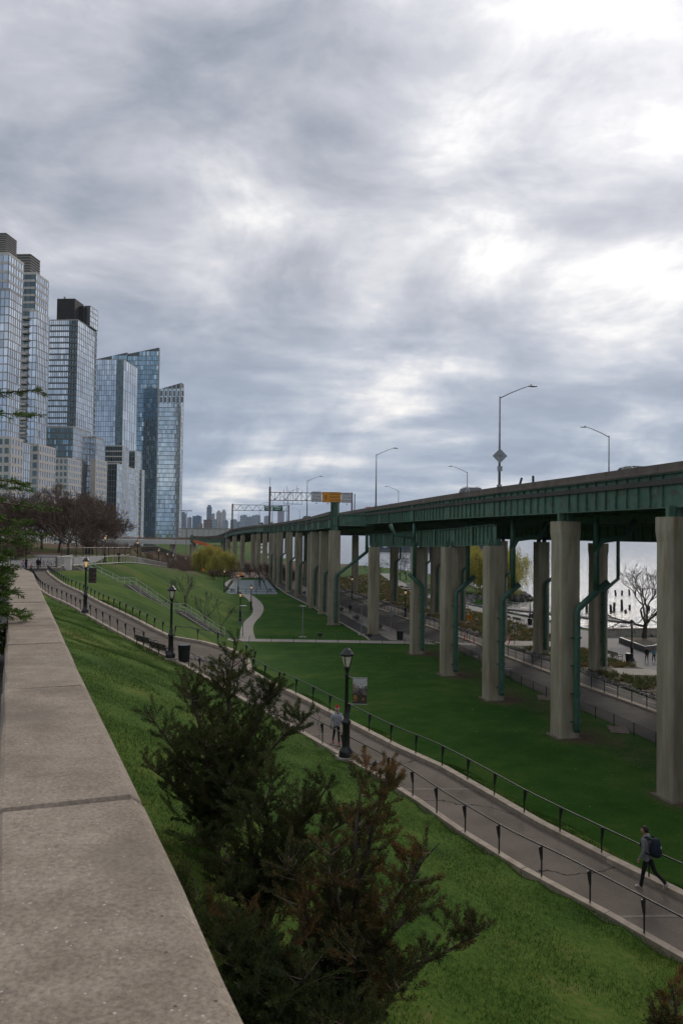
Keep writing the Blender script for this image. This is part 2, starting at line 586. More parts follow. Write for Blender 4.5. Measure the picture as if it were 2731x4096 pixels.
for y in (-8, 40, 90, 150, 220, 300, 400):
    ctrl.append((30, y, 0.0))
CT = np.array(ctrl)


def _phi(d):
    return np.sqrt(d * d + 1.0)


_A = _phi(np.linalg.norm(CT[:, None, :2] - CT[None, :, :2], axis=2))
n_c = len(CT)
_K = np.zeros((n_c + 1, n_c + 1))
_K[:n_c, :n_c] = _A + np.eye(n_c) * -0.02
_K[:n_c, n_c] = _K[n_c, :n_c] = 1
_W = np.linalg.solve(_K, np.concatenate([CT[:, 2], [0]]))
_ty, _tx = np.array([p[1] for p in TOE]), np.array([p[0] for p in TOE])
_sy, _sx = np.array([p[0] for p in SHORE]), np.array([p[1] for p in SHORE])
_L, _Rr = resample(smooth_line(PATH_L, 1), n=180), resample(smooth_line(PATH_R, 1), n=180)
_C = (_L + _Rr) / 2
_HW = np.linalg.norm((_L - _Rr)[:, :2], axis=1) / 2


def height(X, Y, cut=True):
    X, Y = np.asarray(X, dtype=float).ravel(), np.asarray(Y, dtype=float).ravel()
    Z = np.empty(len(X))
    for s in range(0, len(X), 20000):
        x, y = np.clip(X[s:s + 20000], -160, 60), np.clip(Y[s:s + 20000], -12, 450)
        d = _phi(np.hypot(x[:, None] - CT[None, :, 0], y[:, None] - CT[None, :, 1]))
        z = d @ _W[:n_c] + _W[n_c]
        tx = np.interp(y, _ty, _tx)
        z = np.where(x > tx, 0.0, np.maximum(z, 0.0))
        z = np.where((x > tx - 1.5) & (x <= tx), z * (tx - x) / 1.5, z)
        Z[s:s + 20000] = z
    sx = np.interp(Y, _sy, _sx)
    Z = np.where(X > sx, np.maximum(-4.0, -(X - sx) * 0.55), Z)
    if cut:
        near = (Y > 8) & (Y < 118) & (X < 20) & (X > -50)
        idx = np.where(near)[0]
        for s in range(0, len(idx), 20000):
            i = idx[s:s + 20000]
            dd = np.hypot(X[i][:, None] - _C[None, :, 0], Y[i][:, None] - _C[None, :, 1])
            k = dd.argmin(1)
            m = dd[np.arange(len(i)), k]
            ins = m < _HW[k] + 0.2
            Z[i] = np.where(ins, np.minimum(Z[i], _C[k, 2] - 0.22), Z[i])
    return Z


def hz(x, y, cut=True):
    return float(height([x], [y], cut)[0])


PIERS = [(21.2, 22.5, 14.9), (19.5, 32.2, 14.9), (17.9, 42.6, 14.9), (15.6, 55.5, 14.85), (13.0, 67.8, 12.95), (10.8, 79.3, 12.65), (9.0, 93.3, 12.4), (4.6, 111.1, 12.1), (-1.0, 122.3, 14.4), (-3.0, 138.8, 14.3), (-5.0, 149.5, 14.2), (-5.9, 160.5, 13.9), (-9.3, 177.0, 14.1), (-12.3, 190.0, 14.2), (-16.3, 213.5, 14.2), (-18.6, 228, 14.0), (-21.3, 244, 14.0), (-25, 262, 13.9), (-29, 280, 13.7), (-33, 300, 13.4), (-39, 316, 13.0), (-44, 330, 12.6), (-48.5, 343, 11.4), (-52.5, 356, 10.2)]
xs = np.concatenate([np.geomspace(-6000, -140, 14), np.arange(-130, -62, 4.0), np.arange(-60, 24, 0.8), np.arange(24, 54, 1.5), np.geomspace(56, 6000, 10)])
ys = np.concatenate([[-300, -60, -20, -8], np.arange(-4, 130, 0.8), np.arange(130, 330, 2.0), np.arange(332, 450, 8.0), np.geomspace(460, 9000, 14)])
GX, GY = np.meshgrid(xs, ys)
GZ = height(GX, GY)
nx, ny = len(xs), len(ys)
II = np.arange(nx * ny).reshape(ny, nx)
FF = np.stack([II[:-1, :-1], II[:-1, 1:], II[1:, 1:], II[1:, :-1]], -1).reshape(-1, 4)
VV = np.stack([GX.ravel(), GY.ravel(), GZ], 1)

# ---- grass / soil material of the ground
gm = bpy.data.materials.new('grass_ground')
gm.use_nodes = True
k = NT(gm.node_tree)
o_ = k.n('ShaderNodeOutputMaterial')
b_ = k.n('ShaderNodeBsdfPrincipled', i_Roughness=0.95)
b_.inputs['Specular IOR Level'].default_value = 0.1
k.l(b_.outputs[0], o_.inputs[0])
t_ = k.n('ShaderNodeTexCoord')
na = k.n('ShaderNodeTexNoise', i_Scale=0.55, i_Detail=8.0, i_Roughness=0.65)
nb_ = k.n('ShaderNodeTexNoise', i_Scale=6.0, i_Detail=6.0, i_Roughness=0.7)
nc = k.n('ShaderNodeTexNoise', i_Scale=0.12, i_Detail=4.0)
for q in (na, nb_, nc):
    k.l(t_.outputs['Object'], q.inputs['Vector'])
mixn = k.math('ADD', k.math('MULTIPLY', na.outputs['Fac'], 0.42), k.math('MULTIPLY', nb_.outputs['Fac'], 0.42))
mixn = k.math('MULTIPLY_ADD', nc.outputs['Fac'], 0.45, k.math('ADD', mixn, -0.145))
rough_c = k.ramp(mixn, [(0.36, (0.018, 0.046, 0.005)), (0.47, (0.040, 0.084, 0.009)), (0.57, (0.072, 0.115, 0.016)), (0.68, (0.15, 0.135, 0.045))])
lawn_c = k.ramp(mixn, [(0.36, (0.014, 0.052, 0.004)), (0.48, (0.025, 0.076, 0.007)), (0.57, (0.044, 0.094, 0.012)), (0.66, (0.080, 0.10, 0.024))])
at = k.n('ShaderNodeAttribute', attribute_name='lawn')
mx1 = k.n('ShaderNodeMix', data_type='RGBA')
k.l(at.outputs['Fac'], mx1.inputs[0])
k.l(rough_c, mx1.inputs[6])
k.l(lawn_c, mx1.inputs[7])
at2 = k.n('ShaderNodeAttribute', attribute_name='soil')
sf = k.math('MULTIPLY_ADD', nb_.outputs['Fac'], 1.4, -0.95)
sf = k.math('ADD', sf, k.math('MULTIPLY', na.outputs['Fac'], 0.55))
sf = k.math('ADD', sf, at2.outputs['Fac'])
sf = k.math('MULTIPLY', k.math('SUBTRACT', sf, 0.45), 3.0, clamp=True)
soil_c = k.ramp(nb_.outputs['Fac'], [(0.3, (0.065, 0.042, 0.028)), (0.7, (0.15, 0.105, 0.07))])
mx2 = k.n('ShaderNodeMix', data_type='RGBA')
k.l(sf, mx2.inputs[0])
k.l(mx1.outputs[2], mx2.inputs[6])
k.l(soil_c, mx2.inputs[7])
k.l(mx2.outputs[2], b_.inputs['Base Color'])
bp_ = k.n('ShaderNodeBump', i_Strength=1.0, i_Distance=0.10)
k.l(mixn, bp_.inputs['Height'])
k.l(bp_.outputs[0], b_.inputs['Normal'])
M['grass'] = gm

me = npmesh('ground', VV, FF, gm, smooth=True)
tx = np.interp(VV[:, 1], _ty, _tx)
lawn = np.clip((VV[:, 0] - tx + 2.0) / 3.0, 0, 1)
soil = np.zeros(len(VV))
for (x, y, z) in PIERS[:8]:
    d = np.hypot(VV[:, 0] - x - 0.8, (VV[:, 1] - y) * 0.8)
    soil = np.maximum(soil, np.clip(0.95 - d / 4.4, 0, 1))
    d = np.abs((VV[:, 0] - x - 2.2)) / 1.3 + np.abs(VV[:, 1] - y) / 4
    soil = np.maximum(soil, np.clip(0.70 - d * 0.35, 0, 1))
plx = np.interp(VV[:, 1], [p[1] for p in PIERS[:8]], [p[0] for p in PIERS[:8]])
band_ = (VV[:, 1] > 40) & (VV[:, 1] < 100)
d = np.abs(VV[:, 0] - plx - 2.6) / 3.2
soil = np.where(band_, np.maximum(soil, np.clip(0.52 * (1 - d * d), 0, 1)), soil)
for (x, y, r, a) in ((-33, 119, 5, .5), (-36, 108, 4, .55), (-24, 92, 5, .3), (-40, 100, 4, .55), (-3, 29, 4, .32), (-7, 35, 5, .3), (-1, 24, 3, .3), (12.5, 27, 1.6, .5), (16.2, 34, 1.8, .5), (-44, 150, 7, .7), (-52, 190, 14, .85), (-55, 240, 18, .9), (-60, 280, 18, .9), (-75, 150, 34, .9), (-80, 230, 45, .95), (-52, 185, 22, .9), (-45, 125, 9, .6), (-60, 310, 30, .9), (-100, 300, 50, .9), (-28, 315, 42, .9), (-45, 345, 45, .9), (-20, 370, 45, .9), (-70, 390, 50, .9), (4, 24.5, 1.5, .3)):
    d = np.hypot(VV[:, 0] - x, VV[:, 1] - y) / r
    soil = np.maximum(soil, np.clip(a * 1.3 * (1 - d * d), 0, a))
for nm, arr in (('lawn', lawn), ('soil', soil)):
    a_ = me.attributes.new(nm, 'FLOAT', 'POINT')
    a_.data.foreach_set('value', arr.astype(np.float32))
ground = tag(inst('ground', me), kind='structure')

# ---- grass blades on the near slope and the lawn edge
rng = np.random.default_rng(3)


def blades(name, poly_pts, lo, hi, wd, label):
    P = np.array(poly_pts)
    Z = height(P[:, 0], P[:, 1])
    n = len(P)
    base = np.stack([P[:, 0], P[:, 1], Z - 0.01], 1)
    a = rng.uniform(0, 2 * PI, n)
    h = rng.uniform(lo, hi, n)
    sd = np.stack([np.cos(a), np.sin(a), np.zeros(n)], 1) * (wd * rng.uniform(0.6, 1.4, n))[:, None]
    lean = rng.normal(size=(n, 3)) * (h * 0.45)[:, None]
    lean[:, 2] = h
    V = np.stack([base - sd, base + sd, base + lean], 1).reshape(-1, 3)
    F = np.arange(n * 3).reshape(n, 3)
    o = inst(name, npmesh(name, V, F, M['blades']))
    return tag(o, label, 'grass', kind='stuff')


M['blades'] = leafmat('grass_blades', [(0.3, (0.015, 0.044, 0.005)), (0.47, (0.034, 0.084, 0.008)), (0.6, (0.058, 0.115, 0.014)), (0.74, (0.13, 0.125, 0.045))], 0.8, 0.25, 0.7)
N = 420000
yy = 9 + (rng.uniform(0, 1, N) ** 1.7) * 62
xl = np.interp(yy, [p[1] for p in PATH_L], [p[0] for p in PATH_L]) - 0.25
xw = np.where(yy < 24, 0.45 - 0.41 * yy, -9.4 - 0.6 * (yy - 24))
xx = xl - (xl - xw) * rng.uniform(0, 1, N) ** 1.15
dens = np.sin(xx * 1.9 + 1.3 * np.sin(yy * 0.9)) + np.sin(yy * 1.6 + xx * 0.8) + rng.normal(size=N) * 0.8
keep = dens > -0.7
blades('grass_tufts', np.stack([xx, yy], 1)[keep], 0.03, 0.10, 0.0075, 'rough green grass covering the slope between stone wall and ramp')
N = 90000
k_ = rng.integers(8, 120, N)
off = 0.45 + rng.exponential(0.6, N)
dirv = np.gradient(_Rr[:, :2], axis=0)
dirv /= np.linalg.norm(dirv, axis=1, keepdims=True)
nrm = np.stack([dirv[:, 1], -dirv[:, 0]], 1)
pp = _Rr[k_][:, :2] + nrm[k_] * off[:, None] + dirv[k_] * rng.uniform(-0.5, 0.5, N)[:, None]
blades('grass_tufts', pp, 0.03, 0.10, 0.010, 'lighter grass fringe along the outer kerb of the ramp')

# ================================================================== water
wm = bpy.data.materials.new('river_water')
wm.use_nodes = True
k = NT(wm.node_tree)
o_ = k.n('ShaderNodeOutputMaterial')
b_ = k.n('ShaderNodeBsdfPrincipled', i_Roughness=0.14)
b_.inputs['Base Color'].default_value = (0.07, 0.085, 0.09, 1)
b_.inputs['Specular IOR Level'].default_value = 0.55
b_.inputs['IOR'].default_value = 1.33
k.l(b_.outputs[0], o_.inputs[0])
t_ = k.n('ShaderNodeTexCoord')
mp_ = k.n('ShaderNodeMapping')
mp_.inputs['Scale'].default_value = (0.35, 0.8, 1)
k.l(t_.outputs['Object'], mp_.inputs[0])
q1 = k.n('ShaderNodeTexNoise', i_Scale=0.8, i_Detail=6.0, i_Roughness=0.6)
k.l(mp_.outputs[0], q1.inputs['Vector'])
bp_ = k.n('ShaderNodeBump', i_Strength=1.0, i_Distance=0.4)
k.l(q1.outputs['Fac'], bp_.inputs['Height'])
k.l(bp_.outputs[0], b_.inputs['Normal'])
river = MB()
river.add([(-1500, -290, -1.5), (6000, -290, -1.5), (6000, 8800, -1.5), (-1500, 8800, -1.5)], [(0, 1, 2, 3)])
tag(river.build('river', wm), kind='structure')

# ================================================================== paved surfaces
am = bpy.data.materials.new('asphalt')
am.use_nodes = True
k = NT(am.node_tree)
o_ = k.n('ShaderNodeOutputMaterial')
b_ = k.n('ShaderNodeBsdfPrincipled', i_Roughness=0.9)
b_.inputs['Specular IOR Level'].default_value = 0.2
k.l(b_.outputs[0], o_.inputs[0])
t_ = k.n('ShaderNodeTexCoord')
q1 = k.n('ShaderNodeTexNoise', i_Scale=0.6, i_Detail=6.0, i_Roughness=0.6)
q2 = k.n('ShaderNodeTexNoise', i_Scale=45.0, i_Detail=3.0)
wq = k.n('ShaderNodeTexNoise', i_Scale=0.5, i_Detail=5.0)
for q in (q1, q2, wq):
    k.l(t_.outputs['Object'], q.inputs['Vector'])
va = k.n('ShaderNodeVectorMath', operation='MULTIPLY_ADD')
k.l(wq.outputs['Color'], va.inputs[0])
va.inputs[1].default_value = (2.2, 2.2, 0)
k.l(t_.outputs['Object'], va.inputs[2])
vo = k.n('ShaderNodeTexVoronoi', feature='DISTANCE_TO_EDGE', i_Scale=0.16)
k.l(va.outputs[0], vo.inputs['Vector'])
crack = k.math('LESS_THAN', vo.outputs['Distance'], 0.0042)
c_ = k.ramp(q1.outputs['Fac'], [(0.3, (0.098, 0.080, 0.064)), (0.7, (0.148, 0.124, 0.102))])
g_ = k.ramp(q2.outputs['Fac'], [(0.35, (0.8, 0.8, 0.8)), (0.65, (1.2, 1.2, 1.2))])
ml = k.n('ShaderNodeMix', data_type='RGBA', blend_type='MULTIPLY')
ml.inputs[0].default_value = 1
k.l(c_, ml.inputs[6])
k.l(g_, ml.inputs[7])
mc = k.n('ShaderNodeMix', data_type='RGBA')
k.l(crack, mc.inputs[0])
k.l(ml.outputs[2], mc.inputs[6])
mc.inputs[7].default_value = (0.02, 0.018, 0.016, 1)
k.l(mc.outputs[2], b_.inputs['Base Color'])
bp_ = k.n('ShaderNodeBump', i_Strength=0.6, i_Distance=0.01)
k.l(q2.outputs['Fac'], bp_.inputs['Height'])
k.l(bp_.outputs[0], b_.inputs['Normal'])
M['asphalt'] = am
M['asphalt_dark'] = mat('road_asphalt', (0.055, 0.05, 0.046), (0.085, 0.078, 0.07), 0.5, 0.9, 0.005, 40)
M['gravel'] = mat('dark_gravel', (0.03, 0.028, 0.025), (0.10, 0.095, 0.085), 9, 0.95, 0.05, 9)


def ribbon(name, L, Rr, m, n=None, dz=0.0):
    n = n or max(len(L), len(Rr))
    A, B = resample(L, n=n), resample(Rr, n=n)
    if A.shape[1] == 2:
        A = np.c_[A, np.zeros(n)]
        B = np.c_[B, np.zeros(n)]
    V = np.concatenate([A, B])
    V[:, 2] += dz
    F = np.array([(i, n + i, n + i + 1, i + 1) for i in range(n - 1)])
    o = inst(name, npmesh(name, V, F, m))
    return tag(o, kind='structure')


ramp = ribbon('ramp_path', _L, _Rr, M['asphalt'], 180)


def kerb_stones(parent, line, side, width, rise, step, m, name='kerb_stone'):
    """kerb laid as separate stones along a 3-D line; side +1 = to the right of travel"""
    P = resample(line, step)
    for i in range(len(P) - 1):
        a, b = P[i], P[i + 1]
        d = (b - a)[:2]
        d /= np.linalg.norm(d)
        nn = np.array([d[1], -d[0]]) * side
        g = 0.012
        a2, b2 = a.copy(), b.copy()
        a2[:2] += d * g
        b2[:2] -= d * g
        q = MB()
        vs = []
        for zz_ in (-0.5, rise):
            for p_, o_2 in ((a2, 0), (b2, 0), (b2, width), (a2, width)):
                vs.append((p_[0] + nn[0] * o_2, p_[1] + nn[1] * o_2, p_[2] + zz_))
        fs = [(3, 2, 1, 0), (4, 5, 6, 7), (0, 1, 5, 4), (1, 2, 6, 5), (2, 3, 7, 6), (3, 0, 4, 7)]
        if side > 0:
            fs = [tuple(reversed(f)) for f in fs]
        q.add(vs, fs)
        q.build(name, m, parent, world=True)


kerb_stones(ramp, _Rr, 1, 0.30, 0.16, 3.0, M['curb'])
kerb_stones(ramp, _L, -1, 0.24, 0.05, 3.0, M['curb'])
M['joint'] = mat('joint_concrete', (0.14, 0.12, 0.10), (0.19, 0.165, 0.14), 4, 0.9)
# concrete joints across the ramp
for f_ in (0.105, 0.19, 0.262, 0.335, 0.48, 0.56, 0.66, 0.76):
    i = int(f_ * 179)
    a, b = Vector(_L[i]), Vector(_Rr[i])
    j = MB()
    j.bar(a + Vector((0, 0, 0.001)), b + Vector((0, 0, 0.001)), 0.13, 0.008)
    j.build('joint_strip', M['joint'], ramp, world=True)
# paved insert of cobbles beside the bench
cob = MB()
for i in range(9):
    for j_ in range(4):
        x, y = -10.3 + 0.42 * i - 0.1 * j_, 52.1 - 0.30 * i + 0.33 * j_
        cob.box((x, y, 5.66 - 0.012 * i + 0.02 * j_), (0.36, 0.28, 0.08), -0.62)
cob.build('cobble_panel', mat('cobbles', (0.11, 0.10, 0.09), (0.19, 0.17, 0.155), 5, 0.85), ramp, world=True)['kind'] = 'stuff'
gr = MB()
gr.box((1.35, 33.7, 4.22), (0.8, 0.6, 0.03), -0.5)
gr.build('drain_cover', mat('drain_iron', (0.05, 0.048, 0.045), (0.10, 0.095, 0.09), 20, 0.85), ramp, world=True)

# winding path and cross walk on the lawn
WL = smooth_line([(-13.0, 104.4), (-14.19, 114.08), (-15.0, 124.42), (-14.87, 134.28), (-15.72, 145.69), (-18.4, 162.8), (-22.1, 179.51), (-26.28, 194.33), (-29.46, 205.65), (-31.9, 218.73), (-32.9, 233.91), (-33.5, 262)], 2)
WR = smooth_line([(-11.0, 104.4), (-12.45, 114.25), (-13.2, 123.0), (-13.2, 134.45), (-14.0, 148.0), (-16.1, 162.0), (-19.6, 178.5), (-23.6, 193.5), (-26.6, 204.5), (-29.0, 217), (-30.2, 233), (-30.8, 262)], 2)
ribbon('winding_path', WL, WR, M['walk'], 70, 0.03)
ribbon('cross_walk', [(-16, 104.5), (-5, 104.3), (4, 104.2), (11.5, 104.0)], [(-16, 101.9), (-5, 101.9), (2, 101.75), (12.3, 101.4)], M['walk'], 8, 0.024)
# lawn edging, gravel strip, pavement and road under the viaduct
EDGE = [(3.9, 104.6), (3.57, 107.38), (1.55, 117.77), (-2.04, 135.93), (-6.46, 157.11), (-12.35, 183.65), (-22, 240)]
GRV = [(6.6, 104.6), (5.44, 110.66), (0.41, 138.99), (-4.2, 160), (-9, 183), (-18.5, 240)]
RDL = [(12.2, 104), (10.23, 108.83), (8.46, 113.62), (5.96, 124.78), (3.82, 135.64), (-1, 160), (-5, 183), (-14, 240)]
RDR = [(17.0, 104.0), (16.29, 107.68), (13.41, 119.62), (10.61, 132.86), (7.05, 148.27), (4.5, 161.19), (-0.5, 185), (-10, 240)]
ribbon('gravel_strip', EDGE, GRV, M['gravel'], 14, 0.012)
ribbon('pavement', GRV, RDL, M['walk'], 14, 0.026)
RDL2 = [(22.5, 48), (20.6, 58), (19.31, 64.45), (18.09, 69.45), (16.88, 76.32), (15.75, 86.66), (14.15, 97.68), (12.2, 104)]
RDR2 = [(28.0, 46), (26.2, 56), (24.82, 63.01), (23.3, 69.78), (21.97, 75.17), (21.07, 80.94), (18.63, 92.52), (17.0, 104.0)]
road = ribbon('road', RDL2[:-1] + RDL, RDR2[:-1] + RDR, M['asphalt_dark'], 40, 0.010)
edging = MB()
for a, b in zip(EDGE, EDGE[1:]):
    edging.bar((a[0], a[1], 0.02), (b[0], b[1], 0.02), 0.28, 0.10)
tag(edging.build('lawn_edging', M['walk']), kind='structure')
BIKE_R = [(30.2, 52), (28.4, 60), (26.8, 67.9), (25.4, 74.9), (24.2, 83.5), (22.3, 92), (20.3, 100.8), (16.0, 124), (12.5, 143), (7.82, 165.4), (-2, 210), (-8, 240)]
ribbon('cycle_path', [(x + 0.55, y) for x, y in RDR2[:-1] + RDR], BIKE_R, M['asphalt_dark'], 40, 0.05)
kl = [(x, y, 0.0) for x, y in RDR2[:-1] + RDR[:6]]
kerb_stones(road, kl, 1, 0.5, 0.16, 4.0, M['curb'])
kerb_stones(road, [(x, y, 0.0) for x, y in RDL], -1, 0.2, 0.12, 4.0, M['curb'])
# painted markings
mk = MB()
for i in range(7):
    mk.box((12.9 + i * 0.75, 102.6 - 0.1 * i, 0.018), (0.42, 2.4, 0.006), 0.5)
mk.build('crossing_bars', M['roadmark'], road, world=True)
mk = MB()
for (x, y) in ((14.2, 98.8), (15.6, 91.5), (17.3, 83)):
    mk.box((x, y, 0.018), (0.18, 1.3, 0.006), 0.15)
    mk.box((x + .35, y + .6, 0.018), (0.9, 0.16, 0.006), 0.3)
mk.build('lane_arrow', M['roadmark'], road, world=True)
cl = resample([( (a[0] + 0.55 + b[0]) / 2 + .4, (a[1] + b[1]) / 2) for a, b in zip(resample(RDR2[:-1] + RDR[:5], n=24), resample(BIKE_R[:9], n=24))], 3.0)
for i in range(0, len(cl) - 1, 2):
    mk = MB()
    mk.bar((cl[i][0], cl[i][1], 0.056), (*(cl[i] * 0.35 + cl[i + 1] * 0.65), 0.056), 0.10, 0.006)
    mk.build('dash_line', M['roadmark'], road, world=True)
# river walk and planting beds
ESP_L = [(36.5, 60), (34.2, 74), (31.6, 86), (30.6, 100), (29.2, 118), (27.6, 133), (24.4, 150), (21, 166), (17.6, 190), (15.8, 215), (14.5, 250), (14, 290)]
ESP_R = [(47.5, 60), (47, 84), (46.2, 104), (38.5, 112), (35.4, 122), (33.3, 131), (29.4, 146), (26.4, 157), (22.5, 175), (20.4, 196), (19, 220), (18, 250), (18, 290)]
M['paver'] = mat('grey_pavers', (0.15, 0.145, 0.14), (0.21, 0.205, 0.20), 3, 0.85, 0.004, 20)
ribbon('river_walk', ESP_L, ESP_R, M['paver'], 26, 0.02)
M['bedsoil'] = mat('bed_soil', (0.05, 0.042, 0.028), (0.10, 0.085, 0.055), 3, 0.95, 0.05, 6)
ribbon('planting_bed', [(p[0] + 1.2, p[1]) for p in BIKE_R], [(p[0] - 0.15, p[1]) for p in ESP_L], M['bedsoil'], 30, 0.014)
crossp = MB()
crossp.add([(21.0, 101.0, 0.058), (30.6, 100.2, 0.058), (30.2, 105.2, 0.058), (20.2, 105.6, 0.058)], [(0, 1, 2, 3)])
crossp.add([(28.2, 80.5, 0.058), (33.4, 80.0, 0.058), (32.6, 84, 0.058), (28.6, 84.6, 0.058)], [(0, 1, 2, 3)])
tag(crossp.build('bed_crossing', M['walk']), kind='structure')
# promenade behind the stone wall, where the photographer stands
WD = np.array([-0.379, 0.925])


def wall_pt(y, side=0.0):
    """point on the right edge of the coping at depth y, moved left by side"""
    return np.array([0.565 - 0.4115 * y, y]) + np.array([-0.925, -0.379]) * side


prom = MB()
pl = [tuple(wall_pt(-8, 0.3)), tuple(wall_pt(23.6, 0.3)), (-12.2, 24.6), (-34, 24.6), (-34, -8)]
prom.prism(pl, 9.0, 12.05)
tag(prom.build('promenade', mat('promenade_pavers', (0.10, 0.092, 0.084), (0.16, 0.15, 0.14), 5, 0.85, 0.004, 20)), kind='structure')
pg = MB()
pg.prism([(-26.4, 180.6), (-14.0, 182.5), (-22.0, 238), (-30.3, 236), (-28.0, 206)], -0.3, 0.05)
tag(pg.build('playground_surface', mat('blue_rubber', (0.13, 0.17, 0.18), (0.18, 0.225, 0.235), 2, 0.8)), kind='structure')
plz = MB()
plz.add([(-34, 250, 0.03), (-14, 250, 0.03), (-20, 285, 0.03), (-44, 285, 0.03)], [(0, 1, 2, 3)])
tag(plz.build('plaza', mat('pink_paving', (0.34, 0.25, 0.20), (0.42, 0.31, 0.25), 2, 0.9)), kind='structure')
tw = ribbon('terrace_walk', [(p[0] - 0.2, p[1], p[2]) for p in CREST], [(p[0] - 4.2, p[1] - 0.8, p[2]) for p in CREST], M['walk'], 40, 0.07)
bz = MB()
bz.add([(-46, 106, 8.62), (-38.5, 107.2, 8.72), (-37.4, 117, 9.0), (-38, 124, 9.0), (-44, 150, 9.1), (-60, 150, 9.4), (-60, 108, 9.2)], [(0, 1, 2, 3, 4, 5, 6)])
tag(bz.build('upper_plaza', M['paver']), kind='structure')
# ================================================================== stone wall with coping
M['coping'] = None
cmn = bpy.data.materials.new('coping_concrete')
cmn.use_nodes = True
k = NT(cmn.node_tree)
o_ = k.n('ShaderNodeOutputMaterial')
b_ = k.n('ShaderNodeBsdfPrincipled', i_Roughness=0.85)
b_.inputs['Specular IOR Level'].default_value = 0.25
k.l(b_.outputs[0], o_.inputs[0])
t_ = k.n('ShaderNodeTexCoord')
oi = k.n('ShaderNodeObjectInfo')
q1 = k.n('ShaderNodeTexNoise', i_Scale=3.5, i_Detail=8.0, i_Roughness=0.7)
q2 = k.n('ShaderNodeTexNoise', i_Scale=60.0, i_Detail=4.0, i_Roughness=0.7)
q3 = k.n('ShaderNodeTexVoronoi', i_Scale=55.0)
q3.inputs['Randomness'].default_value = 1.0
q4 = k.n('ShaderNodeTexVoronoi', i_Scale=16.0)
q5 = k.n('ShaderNodeTexNoise', i_Scale=1.1, i_Detail=6.0, i_Roughness=0.65)
for q in (q1, q2, q3, q4, q5):
    k.l(t_.outputs['Object'], q.inputs['Vector'])
base = k.ramp(q1.outputs['Fac'], [(0.28, (0.19, 0.152, 0.114)), (0.5, (0.275, 0.227, 0.178)), (0.72, (0.355, 0.302, 0.243))])
fine = k.ramp(q2.outputs['Fac'], [(0.3, (0.62, 0.62, 0.62)), (0.7, (1.32, 1.32, 1.32))])
ml = k.n('ShaderNodeMix', data_type='RGBA', blend_type='MULTIPLY')
ml.inputs[0].default_value = 1
k.l(base, ml.inputs[6])
k.l(fine, ml.inputs[7])
sepc = k.n('ShaderNodeSeparateColor')
k.l(q3.outputs['Color'], sepc.inputs[0])
wf = k.math('MULTIPLY', k.math('LESS_THAN', q3.outputs['Distance'], k.math('MULTIPLY', sepc.outputs[1], 0.28)), k.math('GREATER_THAN', sepc.outputs[0], 0.86))
df = k.math('MULTIPLY', k.math('LESS_THAN', q3.outputs['Distance'], k.math('MULTIPLY', sepc.outputs[2], 0.30)), k.math('LESS_THAN', sepc.outputs[0], 0.11))
m1 = k.n('ShaderNodeMix', data_type='RGBA')
k.l(wf, m1.inputs[0])
k.l(ml.outputs[2], m1.inputs[6])
m1.inputs[7].default_value = (0.50, 0.47, 0.43, 1)
m2 = k.n('ShaderNodeMix', data_type='RGBA')
k.l(df, m2.inputs[0])
k.l(m1.outputs[2], m2.inputs[6])
m2.inputs[7].default_value = (0.10, 0.08, 0.068, 1)
st = k.math('MULTIPLY', k.math('MULTIPLY_ADD', q5.outputs['Fac'], 6.0, -3.0, clamp=True), 0.62)
m3 = k.n('ShaderNodeMix', data_type='RGBA')
k.l(st, m3.inputs[0])
k.l(m2.outputs[2], m3.inputs[6])
m3.inputs[7].default_value = (0.15, 0.125, 0.10, 1)
hs = k.n('ShaderNodeHueSaturation')
k.l(m3.outputs[2], hs.inputs['Color'])
k.l(k.math('MULTIPLY_ADD', oi.outputs['Random'], 0.12, 0.94), hs.inputs['Value'])
k.l(hs.outputs[0], b_.inputs['Base Color'])
hgt = k.math('ADD', k.math('MULTIPLY', q2.outputs['Fac'], 0.4), k.math('MULTIPLY', q1.outputs['Fac'], 1.2))
hgt = k.math('SUBTRACT', hgt, k.math('MULTIPLY', df, 0.6))
bp_ = k.n('ShaderNodeBump', i_Strength=1.0, i_Distance=0.008)
k.l(hgt, bp_.inputs['Height'])
k.l(bp_.outputs[0], b_.inputs['Normal'])
M['coping'] = cmn

rnd = random.Random(5)
wall = thing('stone_wall', 'low stone parapet wall with wide speckled coping in the foreground', 'wall', (0.5, 0, 9.0))
wl = [wall_pt(y) for y in (-6.2, -3.6, -1.25, 1.05, 3.36, 5.76, 7.95, 10.2, 12.45, 14.8, 17.2, 19.5, 21.6)]
wl += [np.array(p) for p in ((-9.15, 23.2), (-10.2, 24.3), (-11.8, 24.9), (-14.0, 25.0), (-17, 25.0), (-22, 25.0), (-30, 25.0))]
prof = [(0.055, 12.36), (0.0, 12.42), (0.0, 12.565), (0.045, 12.60), (0.535, 12.60), (0.55, 12.595), (0.565, 12.57), (0.57, 12.26), (0.54, 12.24)]
wp = [(0.08, 7.0), (0.08, 12.37), (0.53, 12.27), (0.53, 7.0)]


def sweep(q, a, b, na, nb, prof, gap=0.0, jit=0.0):
    d = (b - a) / np.linalg.norm(b - a)
    n = len(prof)
    vs = []
    for p, nn, s in ((a, na, 1), (b, nb, -1)):
        for (o, z) in prof:
            vs.append((p[0] + d[0] * gap * s + nn[0] * o, p[1] + d[1] * gap * s + nn[1] * o, z + jit))
    fs = [tuple(reversed(range(n))), tuple(range(n, 2 * n))] + [(i, (i + 1) % n, n + (i + 1) % n, n + i) for i in range(n)]
    q.add(vs, fs)


def normals(line):
    out = []
    for i in range(len(line)):
        d = np.array(line[min(i + 1, len(line) - 1)]) - np.array(line[max(i - 1, 0)])
        d = d[:2] / np.linalg.norm(d[:2])
        out.append(np.array([-d[1], d[0]]))
    return out


